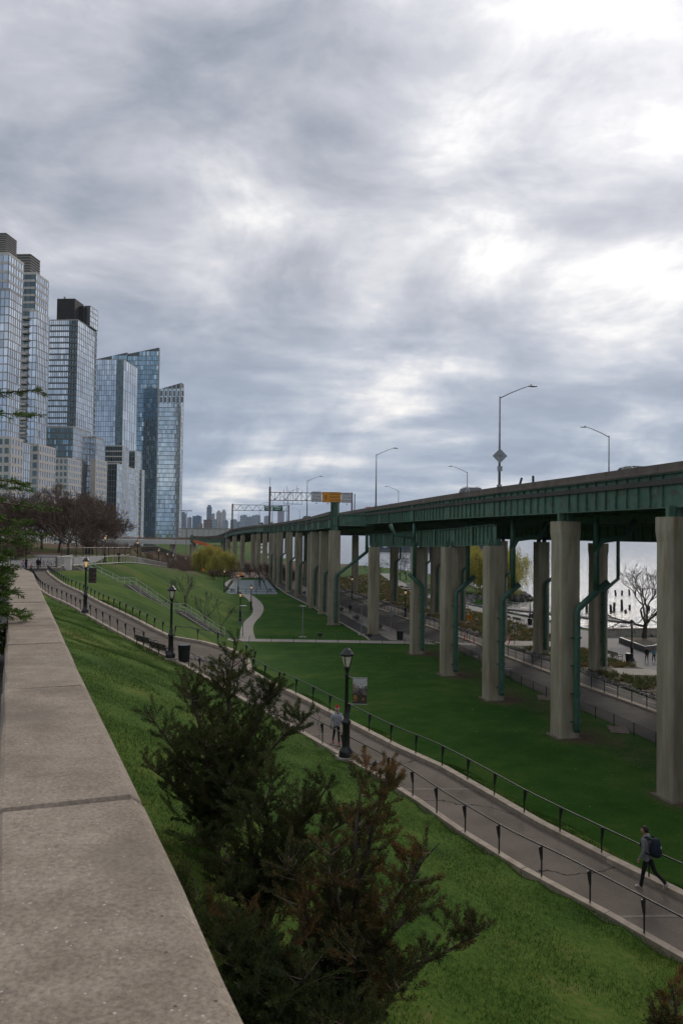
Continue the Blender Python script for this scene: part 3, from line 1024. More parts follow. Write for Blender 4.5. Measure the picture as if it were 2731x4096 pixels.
wn = normals(wl)
body = MB()
for i in range(len(wl) - 1):
    q = MB()
    # a stone is cut in several slices whose edges wander a little, so that the arrises look worn
    cuts = np.array([0, 0.012, 0.21, 0.43, 0.66, 0.988, 1])
    base_j = rnd.uniform(-0.004, 0.004)
    pts = [wl[i] * (1 - c) + wl[i + 1] * c for c in cuts]
    d = (wl[i + 1] - wl[i]) / np.linalg.norm(wl[i + 1] - wl[i])
    pts[0] = pts[0] + d * 0.017
    pts[-1] = pts[-1] - d * 0.017
    nn_ = [wn[i] * (1 - c) + wn[i + 1] * c for c in cuts]
    np_ = len(prof)
    vs, fs = [], []
    for s_, (p, nv) in enumerate(zip(pts, nn_)):
        e = 0.016 if s_ in (0, 6) else 0.0
        for j_, (o, z) in enumerate(prof):
            oj = o + rnd.uniform(-0.007, 0.007)
            zj = z + base_j + rnd.uniform(-0.003, 0.003) - (e if 2 <= j_ <= 5 else 0)
            vs.append((p[0] + nv[0] * oj, p[1] + nv[1] * oj, zj))
    fs = [tuple(reversed(range(np_))), tuple(range(6 * np_, 7 * np_))]
    for s_ in range(6):
        for j_ in range(np_):
            a, b = s_ * np_ + j_, s_ * np_ + (j_ + 1) % np_
            fs.append((a, b, b + np_, a + np_))
    q.add(vs, fs)
    q.build('coping_stone', M['coping'], wall, world=True)
    sweep(body, wl[i], wl[i + 1], wn[i], wn[i + 1], wp)
body.build('wall_body', M['concrete'], wall, world=True)

# ================================================================== viaduct
E1 = [(30, -20), (25.9, 2), (23.5, 14), (21.9, 22), (19.9, 32), (17.93, 41.8), (15.24, 55.1), (12.82, 65.6), (9.74, 82.6), (4.21, 117), (-0.73, 149.1), (-2.8, 162)]
E2 = [(-1.9, 122.4), (-6.3, 155), (-10.0, 179), (-14.0, 204.6), (-18.2, 229), (-23.5, 260), (-31, 296), (-38.5, 318), (-46, 334), (-57, 368), (-72, 400), (-90, 425)]
ZT1 = [(-30, 17.85), (150, 17.85), (170, 17.4)]
ZT2 = [(122.4, 17.3), (155, 17.1), (300, 17.0), (318, 16.6), (334, 15.6), (352, 14.0), (368, 12.9), (425, 11)]


def zt(y, two=None):
    Z = ZT2 if (two if two is not None else y > 122.39) else ZT1
    return float(np.interp(y, [a for a, b in Z], [b for a, b in Z]))


def edge_at(y, E):
    return float(np.interp(y, [p[1] for p in E], [p[0] for p in E]))


via = thing('viaduct', 'long green steel highway viaduct on rows of concrete piers', 'viaduct', (15.6, 55.5, 0))
vl = via.location


def offs(line, d):
    n = normals([np.array(p) for p in line])
    return [np.array(p) - nn * d for p, nn in zip(line, n)]     # normals() points left, so minus goes right


e1 = resample(E1, 5.4)
e2 = resample(E2, 5.4)
WIDTH = 20.5
for e, W_, two in ((e1, WIDTH, False), (e2, WIDTH + 4.5, True)):
    n = normals(e)
    zts = [zt(p[1], two) for p in e]
    # deck slab
    q = MB()
    for i in range(len(e) - 1):
        a, b = e[i], e[i + 1]
        ar, br = a - n[i] * W_, b - n[i + 1] * W_
        za, zb = zts[i] - 0.86, zts[i + 1] - 0.86
        v8 = [(a[0], a[1], za - .3), (b[0], b[1], zb - .3), (br[0], br[1], zb - .3), (ar[0], ar[1], za - .3), (a[0], a[1], za), (b[0], b[1], zb), (br[0], br[1], zb), (ar[0], ar[1], za)]
        q.add(v8, [(0, 1, 2, 3), (7, 6, 5, 4), (0, 4, 5, 1), (2, 6, 7, 3)] + ([(0, 3, 7, 4)] if i == 0 else []))
    q.build('deck', M['asphalt_dark'], via, world=True)
    # parapet panels with a small ledge, left side singly, right side too
    for i in range(len(e) - 1):
        for side in (0, 1):
            q = MB()
            g = 0.02
            d = (e[i + 1] - e[i]) / np.linalg.norm(e[i + 1] - e[i])
            vs = []
            for p, nn, z, s in ((e[i], n[i], zts[i], 1), (e[i + 1], n[i + 1], zts[i + 1], -1)):
                base_p = p - nn * (side * (W_ - 0.35)) + d * g * s
                for (o, dz) in ((-0.05, -0.52), (-0.05, -0.40), (0.0, -0.37), (0.02, 0.0), (0.34, 0.0), (0.36, -0.98), (0.30, -0.98), (0.29, -0.52)):
                    vs.append((base_p[0] - nn[0] * o, base_p[1] - nn[1] * o, z + dz))
            q.add(vs, [(7, 6, 5, 4, 3, 2, 1, 0), (8, 9, 10, 11, 12, 13, 14, 15)] + [(j, (j + 1) % 8, 8 + (j + 1) % 8, 8 + j) for j in range(8)])
            if side and p[1] > 200:
                continue
            q.build('parapet_panel', M['parapet'], via, world=True)


def girder(line, z0s, z1s, m, stiff, cover_every=0, name='girder', flange=0.42, stw=0.13):
    """plate girder along line: web, two flanges, stiffeners as sub-parts; the stiffeners stand on the left (viewer) side"""
    n = normals(line)
    q = MB()
    for i in range(len(line) - 1):
        a, b = line[i], line[i + 1]
        q.add([(a[0], a[1], z0s[i]), (b[0], b[1], z0s[i + 1]), (b[0], b[1], z1s[i + 1]), (a[0], a[1], z1s[i])], [(0, 1, 2, 3)])
        q.bar((a[0], a[1], z0s[i]), (b[0], b[1], z0s[i + 1]), flange, 0.05)
        q.bar((a[0], a[1], z1s[i] - 0.03), (b[0], b[1], z1s[i + 1] - 0.03), flange, 0.05)
    gir = q.build(name, m, via, world=True)
    if stiff:
        S = np.concatenate([np.array(line), np.array(z0s)[:, None], np.array(z1s)[:, None]], 1)
        S = resample(S, stiff)
        nn = normals(S[:, :2])
        for i in range(1, len(S) - 1):
            p, z0, z1 = S[i, :2], S[i, 2], S[i, 3]
            wide = cover_every and i % cover_every == 0
            c = p + nn[i] * (stw / 2 + 0.004)
            q = MB()
            rz = math.atan2(nn[i][1], nn[i][0])
            h = z1 - z0 - 0.10
            q.box((0, 0, 0), (stw, 0.03, h))
            if wide:
                q.box((stw / 2 + .01, 0, 0), (0.05, 0.55, h + 0.16))
                for sy in (-0.20, 0.20):
                    for kk in range(int(h / 0.16)):
                        q.box((stw / 2 + .045, sy, -h / 2 + 0.08 + kk * 0.16), (0.03, 0.04, 0.04))
            o = q.build('stiffener', m, gir)
            o.location = (c[0] - vl[0], c[1] - vl[1], (z0 + z1) / 2 - vl[2])
            o.rotation_euler = (0, 0, rz)
    return gir


# left outer girders, bay by bay
ybreaks = [p[1] for p in PIERS if p[1] < 122]
for a, b in list(zip([2.0] + ybreaks, ybreaks + [122.2])) + [(122.3, 136), (136.1, 160)]:
    ln = resample([(edge_at(y, E1), y) for y in np.linspace(a, b, 5)], n=4)
    ln = np.array(offs(ln, 0.17))
    girder(ln, [zt(p[1], False) - 2.42 for p in ln], [zt(p[1], False) - 0.53 for p in ln], M['green'], 1.15 if 20 < b < 130 else 0, 11, flange=0.34)
y2 = [122.4] + [p[1] for p in PIERS if p[1] > 125]
for a, b in zip(y2, y2[1:] + [372]):
    ln = resample([(edge_at(y, E2), y) for y in np.linspace(a, b, 5)], n=3)
    ln = np.array(offs(ln, 0.17))
    girder(ln, [zt(p[1], True) - 2.5 for p in ln], [zt(p[1], True) - 0.53 for p in ln], M['green'], 3.2 if b < 300 else 0, 0, flange=0.34, stw=0.22)
# lower girder carried by the shorter piers
ybl = [67.8, 79.3, 93.3, 111.1, 121.5]
zlo = lambda y: float(np.interp(y, [67.8, 79.3, 93.3, 111.1, 121.5], [13.05, 12.75, 12.5, 12.2, 12.2]))
for a, b in zip(ybl, ybl[1:]):
    ln = resample([(edge_at(y, E1) + 0.75, y) for y in np.linspace(a, b, 5)], n=4)
    girder(ln, [zlo(p[1]) for p in ln], [zlo(p[1]) + 1.75 for p in ln], M['green'], 1.0, 6, 'lower_girder')
# far-side and inner girders
for off, z0, st in ((5.5, 3.0, 0), (10.5, 3.0, 0), (16.6, 4.4, 1.6), (19.9, 2.6, 0)):
    ln = np.array(offs(resample(E1, 11), off))
    girder(ln, [zt(p[1], False) - z0 for p in ln], [zt(p[1], False) - 1.2 for p in ln], M['green'], st, 0, 'inner_girder')
for off, z0 in ((7, 3.0), (14, 3.0), (20.5, 3.4)):
    ln = np.array(offs(resample(E2, 20)[:-3], off))
    girder(ln, [zt(p[1], True) - z0 for p in ln], [zt(p[1], True) - 1.2 for p in ln], M['green'], 0, 0, 'inner_girder')
for e, W_, st, two in ((resample(E1, 4.6), WIDTH, 1, False), (resample(E2, 9.5)[:-4], WIDTH + 4.5, 1, True)):
    n = normals(e)
    for i in range(1, len(e) - 1, st):
        a, b = e[i] - n[i] * 0.6, e[i] - n[i] * (W_ - 0.6)
        z = zt(e[i][1], two)
        q = MB().bar((a[0], a[1], z - 1.9), (b[0], b[1], z - 1.9), 0.25, 1.1)
        q.build('cross_beam', M['green'], via, world=True)


M['footing'] = mat('stained_footing', (0.10, 0.075, 0.055), (0.17, 0.14, 0.11), 2, 0.9)


def pier(x, y, zc, dvec, hw=0.95, hd=0.95, ch=0.09, flare=True, z0=-0.3):
    d = np.array(dvec) / np.linalg.norm(dvec)
    nn = np.array([d[1], -d[0]])

    def ring(a, b, c):
        pts = [(-a, -b + c), (-a + c, -b), (a - c, -b), (a, -b + c), (a, b - c), (a - c, b), (-a + c, b), (-a, b - c)]
        return [(x + nn[0] * u + d[0] * v_, y + nn[1] * u + d[1] * v_) for u, v_ in pts]
    q = MB()
    lv = [(z0, hw, hd), (0.25, hw, hd), (zc - 1.35, hw, hd), (zc - 0.75, hw + (0.06 if flare else 0), hd + (0.05 if flare else 0)), (zc, hw + (0.06 if flare else 0), hd + (0.05 if flare else 0))]
    vs, fs = [], []
    for (z, a, b) in lv:
        vs += [(px_, py_, z) for px_, py_ in ring(a, b, ch)]
    for i in range(len(lv) - 1):
        for j in range(8):
            a, b = i * 8 + j, i * 8 + (j + 1) % 8
            fs.append((a, b, b + 8, a + 8))
    fs += [tuple(range(7, -1, -1)), tuple(range(len(lv) * 8 - 8, len(lv) * 8))]
    q.add(vs, fs)
    p = q.build('pier', M['pier'], via, world=True)
    foot = MB()
    fr = ring(hw + 0.22, hd + 0.22, 0.05)
    foot.prism(fr, -0.3, 0.05)
    f = foot.build('footing', M['footing'], p)
    f.data.transform(Matrix.Translation(-vl))
    shoe = MB()
    for u in (-0.34, 0.34):
        shoe.box((x + nn[0] * u - vl[0], y + nn[1] * u - vl[1], zc + 0.3), (0.30, 0.42, 0.62), math.atan2(d[1], d[0]))
    shoe.build('bearing', M['green'], p)
    return d, nn


def drain(x, y, d, nn, zelb, reach, ztop, hd, shift=0.35, r=0.2, clamps=True, branch=True):
    p = np.array([x, y]) - d * (hd + r + 0.06) + nn * shift

    def P(u, z, back=0.0):
        c = p + nn * u + d * back
        return (c[0], c[1], z)
    s = 1 if reach > 0 else -1
    q = MB()
    q.tube([P(0.02, 0.55), P(0, 0.75), P(0, zelb - 0.25), P(0.10 * s, zelb + 0.02), P(reach, zelb + abs(reach) * 0.78), ], r, 10)
    if branch:
        m_ = reach * 0.62
        q.tube([P(m_, zelb + abs(m_) * 0.78), P(m_, ztop - 1.0), P(m_ + .4 * s, ztop - 0.35), P(m_ + 2.3 * s, ztop - 0.1), P(m_ + 2.9 * s, ztop + 1.1)], r * 0.9, 10)
        q.tube([P(m_ - 0.05, ztop - 1.1), P(m_ - 0.05, ztop + 1.3)], r * 0.8, 8)
    else:
        q.tube([P(reach, zelb + abs(reach) * 0.78 - .1), P(reach, ztop + 1)], r, 8)
    o = q.build('drainpipe', M['pipe'], via, world=True, smooth=True)
    mouth = MB().tube([P(0.02, 0.53), P(0.02, 0.60)], r * 0.86, 10)
    mo = mouth.build('pipe_mouth', M['black'], o)
    mo.data.transform(Matrix.Translation(-vl))
    if clamps:
        rz = math.atan2(nn[1], nn[0])
        for z in np.arange(1.2, zelb - 0.2, 1.9):
            c = MB()
            c.tube([(0, 0, -0.05), (0, 0, 0.05)], r + 0.045, 10)
            c.box((0, 0.12, 0), (2 * r + 0.36, 0.07, 0.08), 0)
            oo = c.build('clamp', M['pipe'], o)
            oo.location = (p[0] - vl[0], p[1] - vl[1], z)
            oo.rotation_euler = (0, 0, rz)


def pdir(y, E):
    return np.array([edge_at(y + 3, E) - edge_at(y - 3, E), 6.0])


for i, (x, y, zc) in enumerate(PIERS):
    E_ = E1 if y < 121 else E2
    big = 8 == i
    hw = 0.86 if big else (0.74 if y < 121 else 0.76)
    if i == 7:
        hw = 0.70
    d, nn = pier(x, y, zc, pdir(y, E_), hw, hw, 0.09, flare=i in (2, 3))
    if y < 22 or y > 250:
        continue
    if i < 7:
        drain(x, y, d, nn, (8.9, 8.9, 9.3, 8.9, 8.6, 8.3, 8.0)[i], (2.3, 2.3, 2.3, 2.3, 1.5, 1.9, -1.7)[i], 13.9, hw, 0.35, 0.23)
    elif i == 7:
        pass
    elif i == 8:
        drain(x, y, d, nn, 7.6, 4.6, 12.9, hw, 0.25, 0.24, True, False)
    else:
        drain(x, y, d, nn, 7.0 + (i % 3) * 0.4, 1.25, 12.6, hw, 0.1, 0.2, y < 215, False)
FARP = [(34.4, 47.5), (32.0, 59.5), (29.4, 71.5), (26.9, 83.5), (23.9, 95.2), (21.6, 108), (19.0, 127.1), (16.6, 140), (15.6, 151), (10.9, 163.5), (7.5, 179), (3.5, 196), (-1.5, 214), (-6, 232), (-11, 252)]
for i, (x, y) in enumerate(FARP):
    d, nn = pier(x, y, 13.2 if y < 120 else 13.6, pdir(y, E1 if y < 121 else E2), 0.74, 0.74, 0.09, flare=i in (3,))
    if 70 < y < 170:
        drain(x, y, d, nn, 8.4, 0.9 if i != 3 else 1.5, 13.0, 0.74, 0.2, 0.19, y < 100, False)
# outrigger post and arm where the deck widens
q = MB()
x0, y0 = -1.0, 122.2
q.box((x0, y0, 16.5), (1.1, 0.9, 4.2), -0.2)
q.box((x0 - .5, y0 - 0.2, 16.5), (0.1, 1.2, 4.25), -0.2)
q.box((x0 + .5, y0 - 0.2, 16.5), (0.1, 1.2, 4.25), -0.2)
q.box((x0, y0, 18.66), (1.3, 1.2, 0.12), -0.2)
q.build('outrigger_post', M['green'], via, world=True)
q = MB()
q.bar((x0 + .7, y0 - .15, 16.0), (x0 + 7.5, y0 - 1.4, 16.0), 0.9, 1.6)
q.bar((x0 + .7, y0 - .15, 16.85), (x0 + 7.5, y0 - 1.4, 16.85), 1.3, 0.1)
q.bar((x0 + .7, y0 - .15, 15.15), (x0 + 7.5, y0 - 1.4, 15.15), 1.3, 0.1)
q.build('outrigger_beam', M['green'], via, world=True)
# loose stubs left on the parapet
for (y, dx) in ((59.8, 0.0), (62.0, 0.25)):
    q = MB()
    x = edge_at(y, E1) + 0.2
    q.tube([(x, y, 17.8), (x + dx * 0.6, y, 18.35)], 0.09, 8)
    q.build('pipe_stub', M['steel_dark'], via, world=True)

# ================================================================== highway lights
def highway_light(label, x, y, z, h, arm, ang, group='highway lights on the viaduct', r=0.11, rise=0.9):
    t = thing('highway_light', label, 'street light', (x, y, z), ang, group)
    MB().tube([(0, 0, 0), (0, 0, h)], [r, r * 0.55], 8).build('pole', M['galv'], t, smooth=True)
    MB().box((0, 0, 0.09), (0.34, 0.34, 0.18)).build('base_plate', M['galv'], t)
    MB().tube([(0, 0, h - 0.15), (arm * 0.3, 0, h + rise * 0.30), (arm * 0.62, 0, h + rise * 0.72), (arm * 0.82, 0, h + rise * 0.95), (arm * 0.95, 0, h + rise)], [0.05, 0.045, 0.04, 0.035, 0.03], 6).build('arm', M['galv'], t, smooth=True)
    q = MB()
    q.ell((arm, 0, h + rise), (0.42, 0.15, 0.075), 10, 6)
    q.tube([(arm - 0.15, 0, h + rise + 0.05), (arm - 0.15, 0, h + rise + 0.16)], 0.05, 6)
    q.build('lamp_head', M['galv'], t, smooth=True)
    return t


hl = [(65.6, E1, 'tallest highway light, with the diamond sign plate on its pole'), (113.7, E1, 'highway light just right of the speed zone signs'), (160, E2, 'highway light left of the speed zone signs, near edge'), (205, E2, 'highway light in front of the left gantry post'), (250, E2, 'highway light third from the far bend of the viaduct'), (292, E2, 'highway light second from the far bend of the viaduct'), (326, E2, 'highway light at the far bend of the viaduct')]
for i, (y, E_, lb) in enumerate(hl):
    x = edge_at(y, E_) + 0.15
    t = highway_light(lb, x, y, zt(y), 7.5, 2.75, 0.05)
    if i == 0:
        q = MB()
        q.add([(-0.62, 0, 0), (0, 0, -0.62), (0.62, 0, 0), (0, 0, 0.62), (-0.62, 0.03, 0), (0, 0.03, -0.62), (0.62, 0.03, 0), (0, 0.03, 0.62)], [(3, 2, 1, 0), (4, 5, 6, 7), (0, 1, 5, 4), (1, 2, 6, 5), (2, 3, 7, 6), (3, 0, 4, 7)])
        o = q.build('diamond_plate', M['galv'], t)
        o.location = (0, -0.13, 2.55)
        q = MB().box((0, -0.13, 1.5), (0.42, 0.03, 0.4))
        q.build('small_plate', M['galv'], t)
        cl_ = MB().box((0, 0, 2.55), (0.3, 0.26, 0.12))
        cl_.build('clamp', M['galv'], t)
# lights on the far parapet lean their arms the other way
for (px_, y, z, lb) in ((29.5, 88.0, 17.5, 'highway light on the far parapet by the pale sedan'), (21.4, 136.0, 17.2, 'highway light on the far parapet above the outer sport utility car'), (13.4, 188, 16.8, 'highway light on the far parapet right of the sign gantry'), (-17, 325, 16.0, 'highway light on the far parapet seen through the sign gantry')):
    highway_light(lb, px_, y, z, 7.6, 2.9, PI + 0.1)

# ================================================================== sign gantries
M['sign_white'] = mat('sign_white', (0.55, 0.56, 0.56), (0.62, 0.63, 0.63), 3, 0.5)
M['sign_ink'] = mat('sign_ink', (0.015, 0.015, 0.015), (0.02, 0.02, 0.02), 3, 0.6)
M['sign_green'] = mat('sign_green', (0.006, 0.13, 0.07), (0.008, 0.15, 0.085), 3, 0.5)
M['sign_text'] = mat('sign_text_white', (0.7, 0.7, 0.7), (0.75, 0.75, 0.75), 3, 0.5)
GX0, GY0 = -23.6, 262.0
gan = thing('sign_gantry', 'steel lattice gantry carrying white and amber traffic signs', 'sign gantry', (GX0, GY0, 15.5), 0.02)
GL = 27.0
M['gantry'] = mat('brown_grey_steel', (0.10, 0.085, 0.075), (0.16, 0.14, 0.125), 3, 0.6)
q = MB().box((0, 0, 6.6), (0.62, 0.62, 14.4))
q.build('post', M['gantry'], gan)
MB().tube([(0, 0, 13.8), (0, 0, 17.0)], 0.06, 6).build('mast', M['gantry'], gan)
q = MB().box((GL, 0, 6.6), (0.5, 0.5, 11.4)).box((GL + 0.9, 0, 6.6), (0.3, 0.3, 10.6))
q.build('post', M['gantry'], gan)
tr = MB()
Z0, Z1 = 9.4, 12.0
for dy in (-0.7, 0.7):
    for z in (Z0, Z1):
        tr.tube([(0, dy, z), (GL, dy, z)], 0.09, 5)
    nseg = 16
    for i in range(nseg):
        xa, xb = GL * i / nseg, GL * (i + 1) / nseg
        tr.tube([(xa, dy, Z0 if i % 2 else Z1), (xb, dy, Z1 if i % 2 else Z0)], 0.055, 4)
        tr.tube([(xb, dy, Z0), (xb, dy, Z1)], 0.045, 4)
for x in np.linspace(4.6, 10.6, 5):
    tr.tube([(x, -0.9, Z0 - 1.2), (x, -0.9, Z1 + 0.9)], 0.06, 4)
for x in (5.6, 8.8):
    tr.tube([(x, -0.9, Z1), (x, -0.9, Z1 + 2.2)], 0.05, 4)
tr.tube([(4.6, -1.0, Z0 - 1.2), (10.6, -1.0, Z0 - 1.2)], 0.08, 4)
tr.build('truss', M['gantry'], gan)
for x0, x1, z0, z1, mm, ink, lines, sz in ((13.7, 17.0, 9.0, 12.4, 'sign_white', 'sign_ink', 'SPEED\nZONE\nAHEAD', 1.0), (17.2, 23.4, 8.9, 12.3, 'sign_amber', 'sign_ink', 'SIGNAL\nAHEAD\n1/4 MILE', 1.0), (23.6, 26.9, 8.8, 12.2, 'sign_white', 'sign_ink', 'SPEED\nZONE\nAHEAD', 1.0)):
    if mm == 'sign_amber' and mm not in M:
        M[mm] = mat('sign_amber', (0.62, 0.25, 0.012), (0.70, 0.29, 0.018), 3, 0.5)
    wd, ht = x1 - x0, z1 - z0
    sg = MB().box((0, 0, 0), (wd, 0.08, ht)).build('sign_panel', M[mm], gan)
    sg.location = ((x0 + x1) / 2, -1.15, (z0 + z1) / 2)
    bd = MB()
    for s in (-1, 1):
        bd.box((0, -0.05, s * (ht / 2 - 0.13)), (wd - 0.2, 0.02, 0.07))
        bd.box((s * (wd / 2 - 0.13), -0.05, 0), (0.07, 0.02, ht - 0.2))
    bd.build('border', M[ink], sg)
    xoff = 0.0 if mm == 'sign_white' else 1.0
    text('lettering', lines, 0.98, M[ink], sg, (xoff, -0.06, 0.02), (PI / 2, 0, 0), line=1.05)
    if mm == 'sign_amber':
        dm = MB()
        for a, b in (((-1.0, 0), (0, 1.0)), ((0, 1.0), (1.0, 0)), ((1.0, 0), (0, -1.0)), ((0, -1.0), (-1.0, 0))):
            dm.bar((a[0] - 1.9, -0.06, a[1]), (b[0] - 1.9, -0.06, b[1]), 0.02, 0.08, up=(0, 1, 0.01))
        dm.box((-1.9, -0.06, 0), (0.42, 0.02, 1.15))
        dm.build('signal_symbol', M[ink], sg)
        for zz_, mm2 in ((0.35, 'red'), (0.0, 'orange'), (-0.35, 'sign_green')):
            MB().box((-1.9, -0.08, zz_), (0.24, 0.02, 0.24)).build('signal_lens', M[mm2], sg)
    for fx in (0.3, 0.75) if wd > 4 else (0.5,):
        lt = MB().box((x0 + wd * fx, -1.9, z0 - 0.45), (0.5, 0.35, 0.3)).bar((x0 + wd * fx, -1.1, z0 - 0.1), (x0 + wd * fx, -1.9, z0 - 0.4), 0.06)
        lt.build('sign_light', M['galv'], gan)

g2 = thing('sign_gantry', 'farther thin gantry with two green direction signs', 'sign gantry', (-46.5, 340, 14.5), 0.03)
q = MB()
for dy in (-0.6, 0.6):
    for z in (9.2, 11.6):
        q.tube([(0, dy, z), (24, dy, z)], 0.09, 4)
    for i in range(14):
        q.tube([(24 * i / 14, dy, 9.2 if i % 2 else 11.6), (24 * (i + 1) / 14, dy, 11.6 if i % 2 else 9.2)], 0.05, 4)
q.build('truss', M['gantry'], g2)
MB().box((0, 0, 5), (0.6, 0.6, 14)).build('post', M['gantry'], g2)
MB().box((24, 0, 5.5), (0.5, 0.5, 12.4)).build('post', M['gantry'], g2)
for x0, x1 in ((13.6, 16.6), (16.9, 21.4)):
    sg = MB().box((0, 0, 0), (x1 - x0, 0.1, 1.9)).build('sign_panel', M['sign_green'], g2)
    sg.location = ((x0 + x1) / 2, -0.9, 10.2)
    q = MB()
    for zz_, wd in ((0.4, 0.7), (-0.3, 0.45)):
        for kk in range(5):
            q.box((((kk - 2) / 5) * wd * (x1 - x0), -0.07, zz_), (wd * (x1 - x0) / 6.5, 0.02, 0.3))
    q.build('worn_lettering', M['sign_text'], sg)
# ================================================================== towers
def glass(name, c, rough=0.07, metal=0.8, wob=0.0):
    m = bpy.data.materials.new(name)
    m.use_nodes = True
    k = NT(m.node_tree)
    o = k.n('ShaderNodeOutputMaterial')
    b = k.n('ShaderNodeBsdfPrincipled', i_Roughness=rough, i_Metallic=metal)
    oi = k.n('ShaderNodeObjectInfo')
    g = k.n('ShaderNodeNewGeometry')
    r = k.math('FRACT', k.math('ADD', oi.outputs['Random'], g.outputs['Random Per Island']))
    col = k.ramp(r, [(0.0, tuple(x * 0.78 for x in c)), (0.6, c), (0.93, tuple(min(1, x * 1.15) for x in c)), (1.0, tuple(x * 0.45 for x in c))])
    k.l(col, b.inputs['Base Color'])
    k.l(b.outputs[0], o.inputs[0])
    return m


GL_ = {'blue': glass('blue_glass', (0.58, 0.66, 0.75)), 'pale': glass('pale_glass', (0.70, 0.75, 0.80)), 'dark': glass('dark_green_glass', (0.13, 0.18, 0.19), 0.1, 0.7), 'teal': glass('teal_glass', (0.27, 0.41, 0.50), 0.06, 0.8), 'aqua': glass('aqua_glass', (0.66, 0.78, 0.82))}
M['stone'] = mat('beige_stone', (0.55, 0.515, 0.475), (0.63, 0.595, 0.555), 0.6, 0.85)
M['slab'] = mat('slab_edge', (0.34, 0.32, 0.30), (0.42, 0.40, 0.38), 0.6, 0.8)
M['slabdark'] = mat('dark_slab_edge', (0.10, 0.115, 0.125), (0.14, 0.155, 0.165), 0.6, 0.6)
M['mullion'] = mat('mullion', (0.22, 0.245, 0.27), (0.28, 0.30, 0.33), 1, 0.5)
M['mullion_pale'] = mat('pale_mullion', (0.42, 0.43, 0.44), (0.5, 0.5, 0.5), 1, 0.5)
M['louvre'] = mat('brown_louvre', (0.11, 0.10, 0.09), (0.16, 0.145, 0.13), 1, 0.7)
M['darkbox'] = mat('dark_plant_box', (0.020, 0.018, 0.018), (0.03, 0.027, 0.026), 0.5, 0.75)
M['white_stone'] = mat('white_panels', (0.52, 0.51, 0.50), (0.60, 0.59, 0.57), 0.5, 0.8)
BD = np.array([0.0797, 0.9968])      # receding direction of the street front
BE = np.array([0.9968, -0.0797])     # across
brng = random.Random(11)
_unit = {}


def unit_pane(g):
    if g not in _unit:
        _unit[g] = MB().box((0, 0, 0), (1, 0.12, 1)).mesh('pane', GL_[g])
    return _unit[g]


